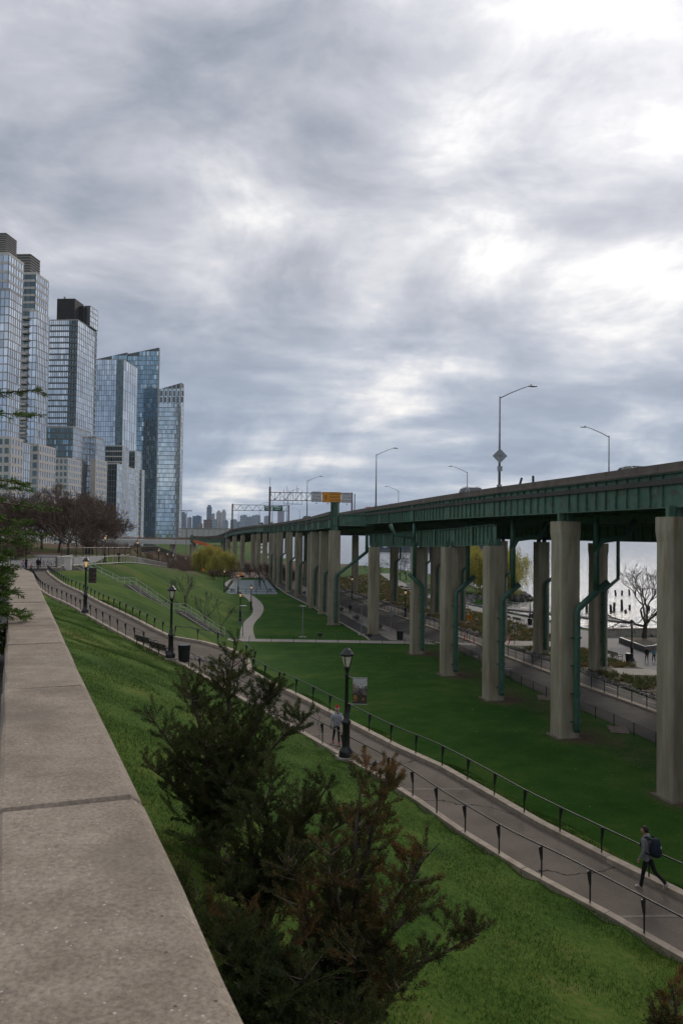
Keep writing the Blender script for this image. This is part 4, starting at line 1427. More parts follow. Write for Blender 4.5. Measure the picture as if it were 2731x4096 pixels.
class Tower:
    def __init__(self, name, label, x, D, budget=300):
        self.t = thing(name, label, 'building', (x, D, 4.0), 0.0, 'towers along the boulevard')
        self.left = budget
        self.rest = {}

    def face(self, p, e, width, z0, z1, fh, bw, g, slab='slab', slab_h=0.45, mull='mullion', mw=0.12, ztop=None, proud=0.10, pier_w=0.0, bandmat=None, alt=None):
        """one facade: p = left foot seen from outside, e = direction to the right"""
        e = np.array(e)
        nrm = np.array([e[1], -e[0]])
        L = self.t.location
        nb, nf = max(1, round(width / bw)), max(1, round((z1 - z0) / fh))
        bw_, fh_ = width / nb, (z1 - z0) / nf
        rz = math.atan2(e[1], e[0])
        tilt = R(0.35)
        for f in range(nf):
            zc = z0 + (f + 0.5) * fh_
            if slab_h > 0.05:
                wz = width
                x_a = 0.0
                if ztop is not None:
                    lim = [i for i in range(nb) if zc + fh_ / 2 <= ztop((i + .5) * bw_ / width)]
                    if not lim:
                        continue
                    x_a, wz = lim[0] * bw_, (lim[-1] - lim[0] + 1) * bw_
                c = p + e * (x_a + wz / 2) + nrm * (proud / 2)
                o = MB().box((0, 0, 0), (wz + 0.02, 0.2 + proud, slab_h)).build('floor_band', M[slab], self.t)
                o.location = (c[0] - L[0], c[1] - L[1], z0 + f * fh_ + slab_h / 2 - L[2])
                o.rotation_euler = (0, 0, rz)
            for b in range(nb):
                if ztop is not None and zc + fh_ / 2 > ztop((b + .5) / nb):
                    continue
                gg = g
                if alt and brng.random() < alt[1]:
                    gg = alt[0]
                c = p + e * ((b + 0.5) * bw_) + nrm * 0.03
                pw, ph = bw_ - max(mw, pier_w) * 1.0, fh_ - slab_h
                rot = (brng.gauss(0, tilt), 0, rz + brng.gauss(0, tilt))
                lc = (c[0] - L[0], c[1] - L[1], zc + slab_h / 2 - L[2])
                if self.left > 0:
                    self.left -= 1
                    inst('window_pane', unit_pane(gg), self.t, lc, rot=rot, scale=(pw, 1, ph))
                else:
                    mx = Matrix.LocRotScale(Vector(lc), Matrix.Rotation(rot[2], 3, 'Z').to_quaternion() @ Matrix.Rotation(rot[0], 3, 'X').to_quaternion(), Vector((pw, 1, ph)))
                    q = self.rest.setdefault(gg, MB())
                    q.add([mx @ Vector((sx * .5, -0.06, sz * .5)) for sx, sz in ((-1, -1), (1, -1), (1, 1), (-1, 1))], [(0, 1, 2, 3)])
        for b in range(nb + 1):
            c = p + e * (b * bw_) + nrm * (proud / 2)
            w_ = max(mw, pier_w)
            zt_ = z1 if ztop is None else ztop(min(1, b / nb))
            o = MB().box((0, 0, 0), (w_, 0.22 + proud, zt_ - z0)).build('mullion', M[bandmat or mull], self.t)
            o.location = (c[0] - L[0], c[1] - L[1], (z0 + zt_) / 2 - L[2])
            o.rotation_euler = (0, 0, rz)

    def body(self, x, D, wl, dep, z0, z1, m, cap=None, name='wall'):
        L = self.t.location
        a = np.array([x, D])
        k_ = 0.12
        a = a + BE * -k_ + BD * k_
        poly = [a, a + BD * dep, a + BD * dep - BE * wl, a - BE * wl]
        MB().prism([(p[0] - L[0], p[1] - L[1]) for p in poly], z0 - L[2], z1 - L[2]).build(name, m, self.t)
        if cap:
            a = np.array([x, D]) + BE * 0.15 - BD * 0.15
            poly = [a, a + BD * (dep + .3), a + BD * (dep + .3) - BE * (wl + .3), a - BE * (wl + .3)]
            MB().prism([(p[0] - L[0], p[1] - L[1]) for p in poly], z1 - L[2], z1 + cap[0] - L[2]).build('roof', M[cap[1]], self.t)

    def block(self, x, D, wl, dep, z0, z1, front=None, right=None, m='slabdark', cap=(0.9, 'slab')):
        self.body(x, D, wl, dep, z0, z1, M[m], cap)
        c = np.array([x, D])
        if front:
            self.face(c - BE * wl, BE, wl, z0, z1, **front)
        if right:
            self.face(c, BD, dep, z0, z1, **right)

    def louvre(self, x, D, wl, dep, z0, z1, n, m='louvre', ms='slab'):
        self.body(x, D, wl, dep, z0, z1, M[m], None, 'plant_room')
        L = self.t.location
        for i in range(n):
            z = z0 + (i + 1) * (z1 - z0) / n - 0.1
            for p, e, wd in ((np.array([x, D]) - BE * wl, BE, wl), (np.array([x, D]), BD, dep)):
                c = p + e * wd / 2
                o = MB().box((0, 0, 0), (wd, 0.3, 0.22)).build('louvre_slat', M[ms], self.t)
                o.location = (c[0] - L[0], c[1] - L[1], z - L[2])
                o.rotation_euler = (0, 0, math.atan2(e[1], e[0]))

    def done(self):
        for g, q in self.rest.items():
            o = q.build('window_panes', GL_[g], self.t)
            o['kind'] = 'stuff'


stone_w = dict(fh=3.1, bw=2.2, g='blue', slab='stone', slab_h=1.1, mull='stone', mw=0.5, pier_w=0.75, proud=0.15)
band = dict(fh=2.9, bw=1.9, g='blue', slab='stone', slab_h=1.0, mull='mullion', mw=0.12)
banddark = dict(fh=2.9, bw=1.9, g='dark', slab='stone', slab_h=0.95, mull='slabdark', mw=0.12)
curt = dict(fh=2.95, bw=1.5, g='pale', slab='slab', slab_h=0.30, mull='mullion_pale', mw=0.12)
curtf = dict(fh=2.95, bw=1.5, g='blue', slab='slab', slab_h=0.35, mull='mullion', mw=0.14)

T = Tower('apartment_tower', 'leftmost tower, cut by the photo edge, stone bands over glass', -119.1, 280)
T.louvre(-122.0, 284, 4.7, 8.0, 113.2, 121.0, 10)
T.block(-118.1, 279, 8, 9.3, 46.0, 98.5, curtf, curt)
T.block(-119.1, 280, 8, 11, 98.6, 111.5, band, band, cap=(1.0, 'stone'))
T.block(-111.0, 266, 9, 8.1, 5, 44.5, dict(stone_w, g='dark'), stone_w, 'stone', (0.8, 'stone'))
T.block(-111.1, 275.8, 8, 6.2, 5, 44.0, None, curt, 'slabdark', (0.4, 'stone'))
T.done()
T = Tower('apartment_tower', 'second tower from the left with dark glass front and stone bands', -126.6, 324)
T.louvre(-131.3, 330, 8, 8.9, 120.8, 129.6, 8)
T.block(-126.6, 324, 8, 11.6, 104.0, 119.0, banddark, band, cap=(1.0, 'stone'))
T.block(-125.2, 323, 3.2, 10.6, 49.0, 103.5, curtf, curt, cap=(0.5, 'stone'))
T.block(-128.5, 323.4, 7, 10.6, 49.0, 103.5, banddark, None)
for f in range(18):
    o = MB().box((0, 0, 0), (2.6, 1.6, 0.9)).build('balcony', M['stone'], T.t)
    o.location = (-130.0 + 126.6, 322.4 - 324, 50.4 - 4 + f * 2.95)
T.block(-116.8, 306, 5, 14.4, 5, 46.5, dict(stone_w, g='dark'), stone_w, 'stone', (0.8, 'stone'))
T.done()
T = Tower('apartment_tower', 'dark glass tower with a black rooftop box and balcony stack', -136.1, 405)
fr = dict(fh=3.0, bw=1.05, g='blue', slab='slabdark', slab_h=0.85, mull='slabdark', mw=0.13, alt=('pale', 0.25))
T.body(-136.1, 405, 14.8, 24.9, 50.5, 121.9, M['slabdark'], (0.5, 'slab'))
cc = np.array([-136.1, 405.0])
T.face(cc - BE * 14.8, BE, 10.6, 50.5, 121.9, **fr)
T.face(cc - BE * 4.2, BE, 4.2, 50.5, 121.9, 3.0, 1.4, 'dark', 'slabdark', 1.15, 'slabdark', 0.12, proud=0.5)
T.face(cc, BD, 22.5, 50.5, 121.9, 2.95, 2.6, 'pale', 'slab', 0.2, 'mullion_pale', 0.08)
T.face(cc + BD * 22.6, BD, 2.3, 50.5, 121.9, 2.95, 2.3, 'dark', 'slab', 0.9, 'slabdark', 0.1)
T.block(-134.1, 418, 3, 10.5, 122.4, 133, None, dict(curt, bw=2.6), cap=(0.3, 'slab'))
T.body(-138.8, 408, 9.5, 11.3, 122.4, 134.1, M['darkbox'], None, 'plant_room')
T.body(-136.2, 414, 6.0, 8.4, 122.4, 132.0, M['darkbox'], None, 'plant_room')
MB().tube([(-8.5, 4.2, 130), (-8.5, 4.2, 131.2)], 0.5, 8).build('roof_vent', M['slab'], T.t)
T.block(-132.3, 384, 6.3, 15.5, 5, 48.6, dict(stone_w, g='dark'), stone_w, 'stone', (0.8, 'stone'))
T.block(-130.3, 420, 5.3, 11.9, 5, 63.2, curtf, curt)
T.block(-127.6, 412, 2.9, 15.4, 5, 50.8, None, stone_w, 'stone', (0.8, 'stone'))
T.block(-135.6, 400, 15, 22, 5, 66, dict(fr, g='dark', alt=('teal', 0.2)), curt)
T.done()
T = Tower('apartment_tower', 'blue glass slab tower above stepped white framed blocks', -133.0, 480)
fr = dict(fh=3.1, bw=1.5, g='blue', slab='mullion', slab_h=0.22, mull='mullion', mw=0.14)
T.body(-133.0, 480, 17.7, 25, 5, 118.2, GL_['blue'], (0.4, 'slab'))
cc = np.array([-133.0, 480.0])
T.face(cc - BE * 17.7, BE, 13.4, 40, 118.2, **fr)
T.face(cc - BE * 4.3, BE, 4.3, 40, 118.2, 3.1, 1.45, 'dark', 'mullion', 0.25, 'mullion', 0.12)
T.face(cc, BD, 25, 40, 118.2, 6.2, 4.2, 'pale', 'mullion_pale', 0.14, 'mullion_pale', 0.16)
wst = dict(fh=3.1, bw=2.4, g='blue', slab='white_stone', slab_h=0.8, mull='white_stone', mw=0.4, pier_w=0.5)
wgl = dict(fh=3.1, bw=2.0, g='pale', slab='mullion_pale', slab_h=0.25, mull='mullion_pale', mw=0.12)
T.block(-126.7, 448, 5.8, 8.7, 5, 52.0, dict(fr, g='dark'), dict(wgl), cap=(0.7, 'white_stone'))
T.block(-126.2, 456.8, 9.9, 8.4, 5, 63.0, dict(fr, g='dark', slab='stone', slab_h=0.7), wst, cap=(0.7, 'white_stone'))
T.block(-126.0, 466.6, 2.6, 14, 5, 51.6, None, wgl, cap=(0.6, 'white_stone'))
T.block(-125.1, 480.7, 3.5, 10.5, 5, 62.6, dict(fr, g='dark'), wst, cap=(0.7, 'white_stone'))
T.block(-123.6, 491.5, 1.4, 4.9, 5, 52.0, None, wst, cap=(0.5, 'white_stone'))
T.done()


def wedge(T, x0, x1, D, za, zb, z0, dep):
    """tower body with a roof that rises to the right"""
    L = T.t.location
    a, b = np.array([x0, D + 0.15]), np.array([x1, D + 0.15 - (x1 - x0) * 0.08])
    vs = []
    for p, zt_ in ((a, za), (b, zb), (b + BD * dep, zb), (a + BD * dep, za)):
        vs += [(p[0] - L[0], p[1] - L[1], z0 - L[2]), (p[0] - L[0], p[1] - L[1], zt_ - L[2])]
    q = MB()
    q.add(vs, [(0, 2, 3, 1), (2, 4, 5, 3), (4, 6, 7, 5), (6, 0, 1, 7), (1, 3, 5, 7)])
    q.build('wall', M['slabdark'], T.t)


T = Tower('apartment_tower', 'deep teal glass tower with twin slanted rooflines', -146.7, 540)
wedge(T, -168.0, -147.0, 540, 131.6, 136.0, 5, 12)
wedge(T, -146.6, -125.3, 539, 135.2, 139.4, 5, 2.5)
tz = dict(fh=3.2, bw=1.35, g='teal', slab='slabdark', slab_h=0.3, mull='mullion', mw=0.16, alt=('aqua', 0.08))
T.face(np.array([-168.0, 540.0]), BE, 21.0, 100, 137, ztop=lambda u: 131.6 + 4.4 * u, **tz)
T.face(np.array([-146.6, 539.0]), BE, 21.4, 5, 140, ztop=lambda u: 135.2 + 4.2 * u, **tz)
T.done()
T = Tower('apartment_tower', 'rightmost tower, pale aqua glass with slanted fin crown', -148.9, 640)
wedge(T, -148.9, -130.0, 640, 129.4, 134.8, 5, 7)
ta = dict(fh=3.55, bw=1.6, g='aqua', slab='slabdark', slab_h=0.42, mull='mullion_pale', mw=0.12, alt=('pale', 0.2))
T.face(np.array([-148.9, 640.0]), BE, 14.0, 5, 118, **ta)
T.face(np.array([-134.9, 638.9]), BE, 4.95, 5, 118, 3.55, 1.25, 'blue', 'slabdark', 0.3, 'mullion_pale', 0.2, alt=('aqua', 0.5))
T.face(np.array([-130.0, 638.5]), BD, 6.7, 5, 131, 3.55, 3.3, 'pale', 'white_stone', 0.5, 'white_stone', 0.5)
M['crown'] = mat('crown_grey', (0.10, 0.12, 0.14), (0.14, 0.165, 0.19), 0.5, 0.5)
T.face(np.array([-148.9, 640.05]), BE, 18.9, 118, 136, 6.0, 1.9, 'aqua', 'mullion_pale', 0.1, 'mullion_pale', 0.1, ztop=lambda u: 129.6 + 5.2 * u)
for i in range(6):
    x = -148.0 + i * 3.45
    h = 118 + 11.2 + 0.28 * (i * 3.45)
    o = MB().box((0, 0, 0), (1.0, 0.5, h - 118)).build('crown_fin', M['mullion_pale'], T.t)
    o.location = (x + 148.9, -0.2 - 0.08 * (x + 148.9), (h + 118) / 2 - 4)
    o = MB().box((0, 0, 0), (1.5, 0.25, 4.2)).build('crown_panel', M['crown'], T.t)
    o.location = (x + 148.9 + 1.6, -0.1 - 0.08 * (x + 150.5), 121 - 4)
    o = MB().box((0, 0, 0), (1.3, 0.25, 4.0)).build('crown_panel', M['crown'], T.t)
    o.location = (x + 148.9 + 1.9, -0.1 - 0.08 * (x + 150.5), 126.2 - 4)
T.done()

# ================================================================== distant skyline
SK = [('a', -523.65, -506.73, 77.08), ('b', -501.3, -488.29, 65.13), ('c', -483.68, -456.62, 69.79), ('d', -438.5, -423.32, 100.58), ('e', -422.91, -413.02, 77.87), ('p', -437.38, -413.44, 57.37), ('f', -407.38, -392.28, 82.76), ('g', -390.25, -376.72, 86.11), ('h', -409.53, -393.14, 57.21), ('i', -376.18, -360.56, 55.04), ('j', -360.63, -339.81, 59.15), ('k', -329.64, -307.52, 73.87), ('l', -307.43, -290.52, 68.95), ('m', -290.6, -264.57, 74.38), ('n', -251.52, -235.9, 72.28), ('o', -207.55, -186.72, 91.09), ('q', -545, -526, 60), ('r', -335, -310, 52), ('s', -455, -442, 45)]
SKL = {'a': 'blue office tower rising just right of the aqua tower', 'b': 'slim blue grey tower between two wider blue towers', 'c': 'broad saturated blue office block on the skyline', 'd': 'tallest blue skyscraper with stepped top on the skyline', 'e': 'pale grey tower tucked behind the tallest blue skyscraper', 'p': 'brown brick block in front of the tallest blue skyscraper', 'f': 'pale rounded tower right of the brown brick block', 'g': 'white striped tower second right of the brick block', 'h': 'low teal glass block below the pale towers', 'i': 'low grey block left of the viaduct bend', 'j': 'hazy stepped grey block beneath the far gantry', 'k': 'grey tower seen through the far gantry', 'l': 'narrow grey tower right of the gantry lattice', 'm': 'wide pale tower group left of the green sign', 'n': 'hazy pale tower right of the green sign', 'o': 'lilac tower under construction with a crane, rightmost on the skyline', 'q': 'blue block half hidden behind the aqua tower', 'r': 'low slate block below the far gantry', 's': 'low brownish block right of the broad blue block'}
SKC = {'c': (0.10, 0.19, 0.32), 'a': (0.17, 0.23, 0.33), 'b': (0.25, 0.32, 0.41), 'd': (0.17, 0.25, 0.35), 'p': (0.15, 0.11, 0.105), 'e': (0.42, 0.42, 0.45), 'f': (0.45, 0.44, 0.46), 'g': (0.48, 0.49, 0.53), 'o': (0.33, 0.33, 0.42), 's': (0.25, 0.22, 0.22)}
for n_, x0, x1, z1 in SK:
    c = SKC.get(n_, (0.27, 0.34, 0.42))
    y = 2600 if n_ not in 'phirs' else 2540
    m = mat('skyline_' + n_, tuple(x * 0.92 for x in c), tuple(x * 1.06 for x in c), 0.05, 0.45, metal=0.1)
    t = thing('skyline_tower', SKL[n_], 'building', ((x0 + x1) / 2, y, 0), 0, 'distant skyline towers')
    wd = x1 - x0
    q = MB().box((0, 0, z1 / 2), (wd, wd * 0.8, z1))
    q.build('wall', m, t)
    for i in range(1, int(z1 / 8)):
        MB().box((0, 0, i * 8), (wd + 0.5, wd * 0.8 + 0.5, 1.6)).build('floor_band', M['mullion'] if c[2] < 0.4 else M['mullion_pale'], t)
    for s in (-0.28, 0.0, 0.28):
        MB().box((s * wd, -wd * 0.4 - 0.2, z1 / 2), (wd * 0.06, 0.9, z1)).build('column', m, t)
    if n_ in 'dgfa':
        MB().box((0, 0, z1 + 3), (wd * 0.6, wd * 0.5, 6)).build('roof_house', m, t)
    elif n_ == 'o':
        cr = MB().tube([(4, 0, z1), (4, 0, z1 + 18)], 0.8, 4).tube([(-9, 0, z1 + 15), (14, 0, z1 + 15)], 0.6, 4)
        cr.build('crane', M['gantry'], t)
    else:
        MB().box((0.1 * wd, 0, z1 + 1.2), (wd * 0.4, wd * 0.4, 2.4)).build('roof_house', m, t)
# long white shed, overpass and green bridge in the middle distance
t = thing('long_shed', 'long white flat shed below the distant skyline', 'building', (-112, 700, 0))
MB().box((0, 0, 13.6), (56, 20, 8.6)).build('wall', M['white_stone'], t)
for i in range(12):
    MB().box((-26 + i * 4.7, -10.1, 13.4), (0.3, 0.3, 8.2)).build('wall_rib', M['slab'], t)
MB().box((0, 0, 18.1), (57, 21, 0.5)).build('roof', M['slab'], t)
t = thing('overpass', 'pale concrete overpass with red railing below the aqua tower', 'bridge', (-84, 360, 0), 0.0)
MB().box((-6, 0, 9.6), (50, 7, 1.9)).build('deck', M['white_stone'], t)
MB().box((-6, -3.4, 11.0), (50, 0.25, 0.5)).build('kerb_wall', M['concrete'], t)
q = MB().bar((-31, -3.5, 11.55), (19, -3.5, 11.3), 0.15, 0.22)
for i in range(26):
    q.bar((-31 + i * 2, -3.5, 11.1), (-31 + i * 2, -3.5, 11.6), 0.1)
q.build('red_railing', mat('rust_red', (0.36, 0.07, 0.035), (0.45, 0.10, 0.05), 2, 0.7), t)
for x in (-26, -8, 8, 17):
    MB().box((x, 0, 4.4), (1.6, 4, 8.6)).build('support', M['concrete'], t)
t = thing('steel_bridge', 'low green steel ramp bridge beside the far viaduct bend', 'bridge', (-58.5, 352, 0), -0.02)
MB().box((0, 0, 10.6), (15, 6, 1.9)).build('girder', M['green'], t)
for i in range(13):
    MB().box((-7.2 + i * 1.2, -3.1, 10.6), (0.12, 0.16, 1.8)).build('stiffener', M['green'], t)
MB().box((-6.6, -3.3, 11.3), (1.1, 0.6, 3.4)).build('end_post', M['green'], t)
MB().box((0, -2.9, 12.0), (15, 0.3, 0.9)).build('parapet', M['parapet'], t)
for x in (-6.5, 6.5):
    MB().box((x, 0, 4.8), (1.4, 3, 9.6)).build('support', M['concrete'], t)
q = MB()
Pf = [(-60.5, 328, 10.4), (-56.5, 326, 9.6), (-52.5, 324, 8.2), (-48.0, 322, 6.6)]
for a, b in zip(Pf, Pf[1:]):
    a, b = Vector(a), Vector(b)
    for i in range(4):
        p, r_ = a.lerp(b, i / 4), a.lerp(b, (i + 1) / 4)
        q.bar(p, r_, 0.05, 1.3)
        q.bar(p - Vector((0, 0, .9)), p + Vector((0, 0, 0.8)), 0.12)
tag(q.build('safety_fence', mat('orange_mesh', (0.55, 0.13, 0.04), (0.7, 0.2, 0.08), 6, 0.8)), 'orange plastic safety fence running down the brown embankment', 'fence')
t = thing('pier_shed', 'long dark blue shed on a pier out in the river', 'building', (86, 775, 0))
MB().box((0, 0, 3.4), (112, 20, 5.6)).build('wall', mat('slate_blue_sheet', (0.055, 0.075, 0.10), (0.08, 0.10, 0.13), 0.4, 0.6), t)
MB().box((0, 0, 6.5), (114, 22, 0.7)).build('roof', M['slab'], t)
MB().box((0, 0, -0.3), (118, 26, 1.8)).build('pier_deck', M['slabdark'], t)
for i in range(14):
    MB().box((-52 + i * 8, -10.1, 3.6), (3.6, 0.2, 2.4)).build('door', GL_['pale'] if i % 4 == 1 else M['slabdark'], t)
# ================================================================== vegetation
def seg_mesh(name, segs, n, m):
    S = np.array(segs)                       # p(3) q(3) r0 r1
    P, Q, r0, r1 = S[:, :3], S[:, 3:6], S[:, 6:7], S[:, 7:8]
    D = Q - P
    D /= (np.linalg.norm(D, axis=1, keepdims=True) + 1e-9)
    U = np.where(np.abs(D[:, 2:3]) < 0.9, np.array([[0, 0, 1.0]]), np.array([[0, 1.0, 0]]))
    A = np.cross(D, U)
    A /= np.linalg.norm(A, axis=1, keepdims=True)
    B = np.cross(D, A)
    k = len(S)
    V = np.empty((k, 2 * n, 3))
    for j in range(n):
        a = 2 * PI * j / n
        o = A * math.cos(a) + B * math.sin(a)
        V[:, j] = P + o * r0
        V[:, n + j] = Q + o * r1
    F = np.empty((k, n, 4), dtype=int)
    base = (np.arange(k) * 2 * n)[:, None]
    for j in range(n):
        F[:, j] = base + np.array([[j, (j + 1) % n, n + (j + 1) % n, n + j]])
    return npmesh(name, V.reshape(-1, 3), F.reshape(-1, 4), m)


def grow(rg, segs, p, d, ln, r, depth, maxd, up=0.12, kids=(3, 4), ang=0.65, ratio=0.68, wob=0.16, rmin=0.012, tips=None):
    n = 3
    dd = Vector(d).normalized()
    pts = [Vector(p)]
    rr = [r * (1 - 0.35 * i / n) for i in range(n + 1)]
    for i in range(n):
        dd = (dd + Vector((rg.gauss(0, wob), rg.gauss(0, wob), rg.gauss(0, wob) + up * 0.4))).normalized()
        q = pts[-1] + dd * (ln / n)
        segs.append((*pts[-1], *q, max(rr[i], rmin), max(rr[i + 1], rmin)))
        pts.append(q)
    if depth >= maxd:
        if tips is not None:
            tips.append((pts[-1].copy(), dd.copy()))
        return
    k = rg.randint(*kids)
    for i in range(k):
        f = rg.uniform(0.45, 1.0) if i else 1.0
        j = min(n - 1, int(f * n))
        pos = pts[j].lerp(pts[j + 1], f * n - j) if j < n else pts[-1]
        ax = dd.orthogonal().normalized()
        ax.rotate(Matrix.Rotation(rg.uniform(0, 2 * PI), 3, dd))
        nd = (dd * math.cos(ang) + ax * math.sin(ang * rg.uniform(0.6, 1.3)) + Vector((0, 0, up))).normalized()
        grow(rg, segs, pos, nd, ln * ratio * rg.uniform(0.8, 1.15), r * 0.6, depth + 1, maxd, up, kids, ang, ratio, wob, rmin, tips)


def bare_tree_meshes(seed, H, trunk_h, r, maxd, mt='twig', first=5, spread=0.75, rmin=0.02, **kw):
    rg = random.Random(seed)
    tr = []
    p = Vector((0, 0, -0.3))
    d = Vector((rg.gauss(0, 0.04), rg.gauss(0, 0.04), 1))
    for i in range(4):
        q = p + d * (trunk_h + 0.3) / 4
        tr.append((*p, *q, r * (1.25 - 0.12 * i if i else 1.5), r * (1.25 - 0.12 * (i + 1))))
        p = q
        d = (d + Vector((rg.gauss(0, 0.05), rg.gauss(0, 0.05), 0))).normalized()
    cs = []
    for i in range(first):
        a = 2 * PI * i / first + rg.uniform(-0.4, 0.4)
        nd = Vector((math.cos(a) * spread, math.sin(a) * spread, rg.uniform(0.6, 1.1)))
        if i == 0:
            nd = Vector((0.1, 0.05, 1))
        grow(rg, cs, p - Vector((0, 0, rg.uniform(0, trunk_h * 0.25))), nd, (H - trunk_h) * 0.36, r * 0.62, 0, maxd, rmin=rmin, **kw)
    return seg_mesh('trunk', tr, 7, M['bark']), seg_mesh('crown', cs, 3, M[mt])


def plant(name, label, cat, meshes, loc, rz=0.0, sc=1.0, group=None):
    t = thing(name, label, cat, loc, rz, group)
    t.scale = (sc, sc, sc)
    for nm, me_ in meshes:
        inst(nm, me_, t)
    return t


BT = [bare_tree_meshes(s, 16.5, 2.8, 0.26, 5, 'twig', 7, 0.9, 0.034, kids=(3, 4), ang=0.62, ratio=0.68) for s in (1, 2, 3)]
BTG = [bare_tree_meshes(s, 13, 2.6, 0.2, 5, 'twig_grey', 6, 0.95, 0.022, kids=(2, 3), ang=0.6, ratio=0.7) for s in (7, 8)]
spots = [(-52, 152, 1.0, 'bare brown tree nearest behind the bicycle racks'), (-58, 164, 1.05, 'bare brown tree at the centre of the dark grove'), (-56, 176, 1.0, 'bare brown tree right of centre in the dark grove'), (-58, 182, 1.1, 'tall bare brown tree in the middle of the grove'), (-61, 196, 1.0, 'bare brown tree at the right side of the grove'), (-66, 176, 1.0, 'bare brown tree in the left half of the grove'), (-63, 200, 1.1, 'bare brown tree in the back row of the grove'), (-65, 213, 1.0, 'bare brown tree in front of the white framed blocks'), (-72, 160, 1.0, 'bare brown tree left of the grove under the stone podium'), (-76, 186, 1.05, 'bare brown tree in the grove behind the left conifer'), (-62, 150, 0.85, 'smaller bare tree left of the bicycle plaza'), (-71, 228, 1.0, 'bare tree at the right end of the grove by the overpass'), (-70, 140, 0.9, 'bare tree behind the leftmost lamp post'), (-78, 236, 1.0, 'farthest bare tree of the grove')]
for i, (x, y, sc, lb) in enumerate(spots):
    b = BTG[i % 2] if i in (7, 11) else BT[i % 3]
    plant('bare_tree', lb, 'tree', (('trunk', b[0]), ('crown', b[1])), (x, y, hz(x, y)), i * 1.3, sc * 0.9, 'bare trees on the upper level')
# pale budding shrubs near the plaza
SHM = []
for s in (21, 22, 23):
    rg = random.Random(s)
    cs, tp = [], []
    for i in range(11):
        a = rg.uniform(0, 2 * PI)
        grow(rg, cs, (rg.gauss(0, .2), rg.gauss(0, .2), -0.1), (math.cos(a) * 0.8, math.sin(a) * 0.8, rg.uniform(0.6, 1.3)), 1.0, 0.035, 0, 3, kids=(3, 4), ang=0.6, ratio=0.66, rmin=0.014)
    SHM.append(seg_mesh('branches', cs, 3, M['twig']))
M['bud'] = leafmat('budding_leaves', [(0.3, (0.10, 0.075, 0.045)), (0.6, (0.20, 0.16, 0.095)), (0.8, (0.27, 0.22, 0.14))])
rg_ = np.random.default_rng(9)
for i, (x, y, sc, lb, bud) in enumerate([(-52, 128, 1.7, 'pale budding shrub behind the bicycle fence', 1), (-57, 124, 1.6, 'pale budding shrub left of the bicycle fence', 1), (-60, 120, 1.5, 'pale budding shrub behind the leftmost lamp post', 1),
        (-28, 250, 1.9, 'dark maroon hedge shrub at the end of the winding path', 0), (-33, 243, 1.7, 'dark maroon hedge shrub left of the winding path', 0), (-37, 236, 1.7, 'dark maroon hedge shrub under the left willow', 0), (-18, 232, 2.6, 'bare thicket behind the swings', 0), (-14.5, 216, 2.4, 'bare thicket against the viaduct piers', 0), (-23, 246, 2.7, 'bare thicket at the far side of the playground', 0)]):
    t = plant('shrub', lb, 'shrub', (('branches', SHM[i % 3]),), (x, y, hz(x, y)), i * 0.9, sc, 'bare shrubs')
    if bud:
        n = 1500
        P = rg_.normal(size=(n, 3))
        P /= np.linalg.norm(P, axis=1, keepdims=True)
        P *= (0.5 + 0.5 * rg_.uniform(0, 1, (n, 1)) ** .5) * np.array([[1.5, 1.5, 1.0]])
        P[:, 2] += 1.2
        V, F = leaf_arrays(P, rg_.normal(size=(n, 3)), 0.22, 0.12, rg_)
        inst('leaves', npmesh('leaves', V, F, M['bud']), t)
# brush on the brown embankment: reads as one mass
cs = []
rg = random.Random(31)
for i in range(420):
    y = rg.uniform(225, 330)
    x = rg.uniform(-74, -44) - (y - 225) * 0.12
    z = hz(x, y)
    for j in range(9):
        a = rg.uniform(0, 2 * PI)
        h = rg.uniform(0.8, 2.4)
        p = (x + rg.gauss(0, .5), y + rg.gauss(0, .5), z - 0.1)
        q = (p[0] + math.cos(a) * h * .6, p[1] + math.sin(a) * h * .6, z + h)
        cs.append((*p, *q, 0.05, 0.02))
        for l_ in range(3):
            a2 = rg.uniform(0, 2 * PI)
            f = rg.uniform(.4, 1)
            s_ = tuple(p[k2] * (1 - f) + q[k2] * f for k2 in range(3))
            cs.append((*s_, s_[0] + math.cos(a2) * .5, s_[1] + math.sin(a2) * .5, s_[2] + rg.uniform(.2, .7), 0.03, 0.015))
tag(inst('brush', seg_mesh('brush', cs, 3, M['twig'])), 'brown leafless brush covering the embankment below the overpass', 'brush', kind='stuff')

# young bare trees on the hill
for i, (x, y, H, lb) in enumerate([(-21.3, 110.5, 6.4, 'leafless sapling on the hill, leftmost of three beside the stairs'), (-18.2, 108.5, 6.2, 'leafless sapling on the hill, middle of three beside the stairs'), (-15.9, 107.0, 6.0, 'leafless sapling near the foot of the stairs'), (-22.5, 116, 6.0, 'thin leafless sapling higher up the grassy hill')]):
    a, b = bare_tree_meshes(40 + i, H, 1.1, 0.075, 3, 'twig_grey', 4, 0.8, 0.02, kids=(2, 3), ang=0.55, ratio=0.66)
    plant('sapling', lb, 'tree', (('trunk', a), ('crown', b)), (x, y, hz(x, y)), i, 1.0, 'leafless saplings on the hill')

# the spreading bare tree by the river wall
a, b = bare_tree_meshes(52, 9.6, 2.3, 0.24, 5, 'twig_grey', 6, 1.35, 0.02, kids=(2, 3), ang=0.62, ratio=0.72, up=0.05)
plant('bare_tree', 'wide spreading bare tree beside the river wall', 'tree', (('trunk', a), ('crown', b)), (39.7, 104.5, 0.0), 0.6, 1.3)
for i, (x, y, sc, lb) in enumerate([(18.3, 246, .78, 'bare tree on the far park path, left of two'), (20.6, 250, .8, 'bare tree on the far park path, right of two'), (9.5, 236, .6, 'small bare tree seen between the farther piers')]):
    b = BTG[i % 2]
    plant('bare_tree', lb, 'tree', (('trunk', b[0]), ('crown', b[1])), (x, y, 0), i * 2.0, sc, 'bare trees in the far park')


